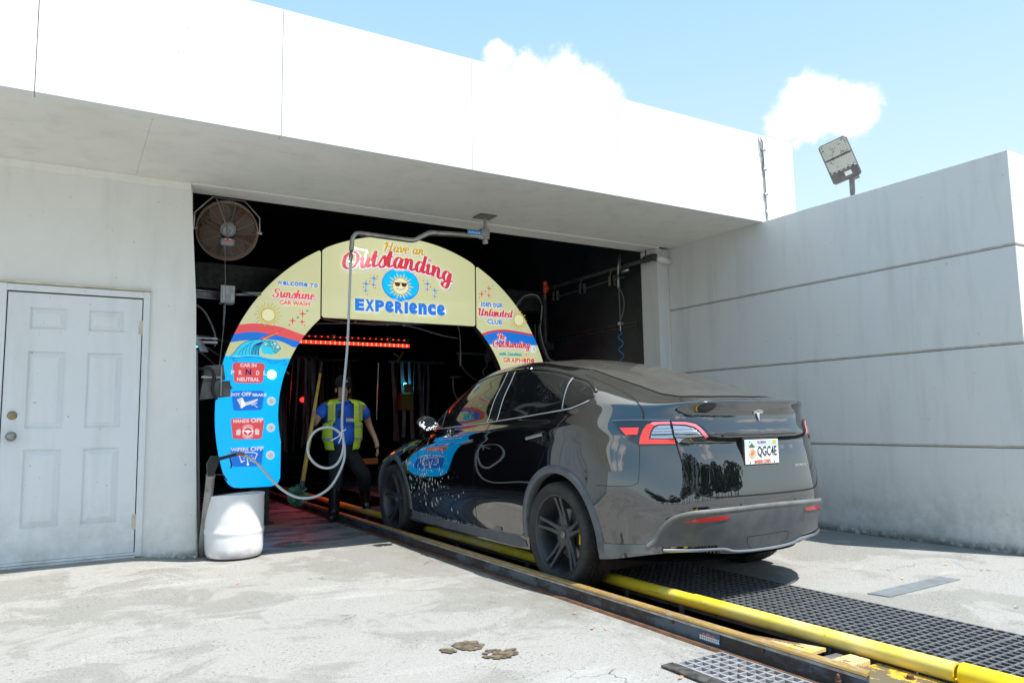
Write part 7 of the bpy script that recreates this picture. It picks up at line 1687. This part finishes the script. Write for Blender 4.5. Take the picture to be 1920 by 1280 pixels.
# polo
Js = {'hip': ((2.735, 8.46, .815), (.178, .142)), 'waist': ((2.725, 8.44, .99), (.172, .142)), 'chest': ((2.715, 8.41, 1.14), (.180, .130)), 'upper': ((2.715, 8.39, 1.285), (.158, .102)), 'neck': ((2.702, 8.36, 1.345), (.070, .070)),
      'shR': ((2.560, 8.39, 1.280), .077), 'slR': ((2.475, 8.378, 1.155), .067), 'shL': ((2.885, 8.41, 1.280), .080), 'slL': ((2.978, 8.465, 1.145), .068)}
skin_mesh('polo_shirt', (Js, [('hip', 'waist'), ('waist', 'chest'), ('chest', 'upper'), ('upper', 'neck'), ('upper', 'shR'), ('shR', 'slR'), ('upper', 'shL'), ('shL', 'slL')]), 'shirt', man)
b = MB(); b.tube([(2.635, 8.33, 1.335), (2.66, 8.29, 1.345), (2.69, 8.265, 1.325)], .013, 8, smooth_path=True); b.tube([(2.765, 8.33, 1.345), (2.74, 8.285, 1.345), (2.705, 8.265, 1.325)], .013, 8, smooth_path=True); attach(b, 'collar', 'shirt', man, smooth=True)
# trousers and boots
Jt = {'wst': ((2.733, 8.455, .96), (.150, .120)), 'pel': ((2.735, 8.465, .85), (.158, .128)), 'hR': ((2.66, 8.46, .74), .112), 'kR': ((2.650, 8.42, .50), .082), 'cR': ((2.645, 8.44, .34), .072), 'hL': ((2.82, 8.48, .74), .114), 'kL': ((3.00, 8.465, .50), .086), 'cL': ((3.07, 8.64, .32), .074)}
skin_mesh('trousers', (Jt, [('wst', 'pel'), ('pel', 'hR'), ('hR', 'kR'), ('kR', 'cR'), ('pel', 'hL'), ('hL', 'kL'), ('kL', 'cL')]), 'trousers', man)
for pts in ((((2.645, 8.44, .42), .076), ((2.643, 8.45, .25), .068), ((2.640, 8.46, .10), .066), ((2.615, 8.41, .055), .060), ((2.555, 8.32, .045), .050)),
            (((3.04, 8.57, .42), .076), ((3.08, 8.66, .30), .074), ((3.105, 8.73, .22), .070), ((3.118, 8.73, .14), .062), ((3.128, 8.67, .07), .052))):
    skin_mesh('boot', ({str(i): p for i, p in enumerate(pts)}, [(str(i), str(i + 1)) for i in range(len(pts) - 1)]), 'boot', man)
# vest: open front, projected shell round the shirt
from mathutils.bvhtree import BVHTree as _B
sh = [o for o in man.children if o.name.startswith('polo_shirt')][0]
sv = [sh.data.vertices[i].co.copy() for i in range(len(sh.data.vertices))]; SB = _B.FromPolygons(sv, [tuple(p.vertices) for p in sh.data.polygons])
def vest_panel(a0, a1, name):
    b = MB(); nz, na = 20, 16; vs = []; z0, z1 = .80, 1.335
    for i in range(nz + 1):
        z = z0 + (z1 - z0) * i / nz; c = Vector((2.735, 8.46, z)).lerp(Vector((2.715, 8.39, z)), min(1, max(0, (z - .8) / .5)))
        ta, tb = a0(z), a1(z)
        for k in range(na + 1):
            a = math.radians(ta + (tb - ta) * k / na); d = Vector((math.sin(a), -math.cos(a), 0)); hit_ = None
            l, n, _, dist = SB.ray_cast(c, d, .35)
            if l is not None:      # farthest surface outwards
                l2, n2, _, d2 = SB.ray_cast(c + d * .34, -d, .33); r = (l2 - c).length if l2 is not None else dist
            else: r = .16
            r = max(.15, min(r, .205 + .03 * abs(math.sin(a)))); vs.append(c + d * (r + .016))
    W = na + 1; b.add(vs, [(i * W + k, i * W + k + 1, (i + 1) * W + k + 1, (i + 1) * W + k) for i in range(nz) for k in range(na)])
    o = attach(b, name, 'hivis', man, smooth=True, recalc=False); return o, vs, W
fL = lambda z: 17 if z < 1.12 else 15
fR = lambda z: -44 if z < 1.12 else -36
armL = lambda z: 170 if z < 1.10 else 84
panels = [vest_panel(fL, lambda z: 175 if z < 1.10 else 76, 'vest_front'), vest_panel(lambda z: -175 if z < 1.10 else -62, fR, 'vest_front')]
for (o, vs, W) in panels:
    for r0, r1, off in ((4, 6, .003), (9, 11, .003)):
        b = MB(); sel = [Vector(vs[i * W + k]) + (Vector(vs[i * W + k]) - Vector((2.725, 8.43, Vector(vs[i * W + k]).z))).normalized() * .004 for i in range(r0, r1) for k in range(W)]
        n_r = r1 - r0; b.add(sel, [(i * W + k, i * W + k + 1, (i + 1) * W + k + 1, (i + 1) * W + k) for i in range(n_r - 1) for k in range(W - 1)]); q = b.build('reflective_band', 'reflective', o, smooth=True, recalc=False)
    kk = (W // 3) if o == panels[0][0] else (2 * W // 3 - 1); b = MB(); sel = []
    for i in range(11, 21):
        for k in (kk, kk + 2): v = Vector(vs[i * W + k]); sel.append(v + (v - Vector((2.725, 8.43, v.z))).normalized() * .005)
    b.add(sel, [(2 * i, 2 * i + 1, 2 * i + 3, 2 * i + 2) for i in range(9)]); b.build('reflective_band', 'reflective', o, smooth=True, recalc=False)
b = MB()
for s, x0 in ((1, 2.80), (-1, 2.625)):
    vs = []
    for t in range(9):
        a = PI * t / 8; y = 8.39 - .115 * math.cos(a); z = 1.315 + .062 * math.sin(a); vs += [(x0 - s * .04, y, z), (x0 + s * .075, y, z - .022)]
    b.add(vs, [(2 * i, 2 * i + 1, 2 * i + 3, 2 * i + 2) for i in range(8)])
attach(b, 'vest_shoulder', 'hivis', man, smooth=True, recalc=False)
b = MB(); b.box(2.640, 2.672, 8.245, 8.262, 1.150, 1.235, bev=.006); b.tube([(2.66, 8.255, 1.235), (2.675, 8.27, 1.29)], .005, 6); attach(b, 'radio', 'black', man)
b = MB(); b.box(2.700, 2.760, 8.232, 8.238, 1.105, 1.150); bd = attach(b, 'name_badge', 'sticker_white', man); b = MB(); b.box(2.702, 2.758, 8.230, 8.2315, 1.137, 1.148); b.build('badge_stripe', 'sticker_red', bd); b = MB(); b.box(2.702, 2.758, 8.230, 8.2315, 1.108, 1.122); b.build('badge_stripe', 'sticker_blue', bd)
b = MB(); b.box(2.778, 2.798, 8.246, 8.250, 1.212, 1.224); attach(b, 'shirt_logo', 'sticker_white', man)
# he is a broad, heavy man: fill out the trunk of every piece of the figure alike
def fill_out(o):
    for v in o.data.vertices:
        x, y, z = v.co; d = x - 2.72; e = y - 8.42; w = sm((z - .74) / .2) * (1 - sm((z - 1.30) / .07)); k = math.exp(-(d / .28) ** 2)
        v.co = (2.72 + .045 + d * (1 + .50 * k * w), 8.42 + e * (1 + .22 * w * math.exp(-(d / .3) ** 2)), z * 1.012)
    for c in o.children: fill_out(c)
for o in list(man.children): fill_out(o)
# long brush
brush = empty('wash_brush', (2.19, 8.0, .36), 'long yellow poled brush with green bristle head held by the man', 'brush')
p0, p1 = Vector((2.20, 8.02, .45)), Vector((2.485, 8.30, 1.80)); 
b = MB(); b.tube([p0, p0.lerp(p1, .5), p0.lerp(p1, .90)], [.024, .021, .014], 12); attach(b, 'pole', 'pole', brush, smooth=True)
b = MB(); b.tube([p0.lerp(p1, .895), p1], [.011, .006], 10); b.tube([p0.lerp(p1, -.03), p0.lerp(p1, .04)], .026, 10); attach(b, 'pole_end', 'black_metal', brush, smooth=True)
b = MB(); rnd = random.Random(9); hc_ = Vector((2.155, 7.99, .365))
b.sphere(hc_, .055, 12, 8, sc=(1.0, 1.6, 1.1)); attach(b, 'brush_block', 'dgrey', brush, smooth=True)
b = MB()
for _ in range(900):
    d = Vector((rnd.gauss(-.35, .55), rnd.gauss(0, 1.0), rnd.gauss(-.25, .7))).normalized(); q = hc_ + Vector((d.x * .05, d.y * .085, d.z * .055)); e = q + d * rnd.uniform(.045, .07); s_ = d.orthogonal().normalized() * .003
    b.add([q - s_, q + s_, e + s_ * .7, e - s_ * .7], [(0, 1, 2, 3)])
tag(attach(b, 'bristles', 'bristle', brush, recalc=False), kind='stuff')
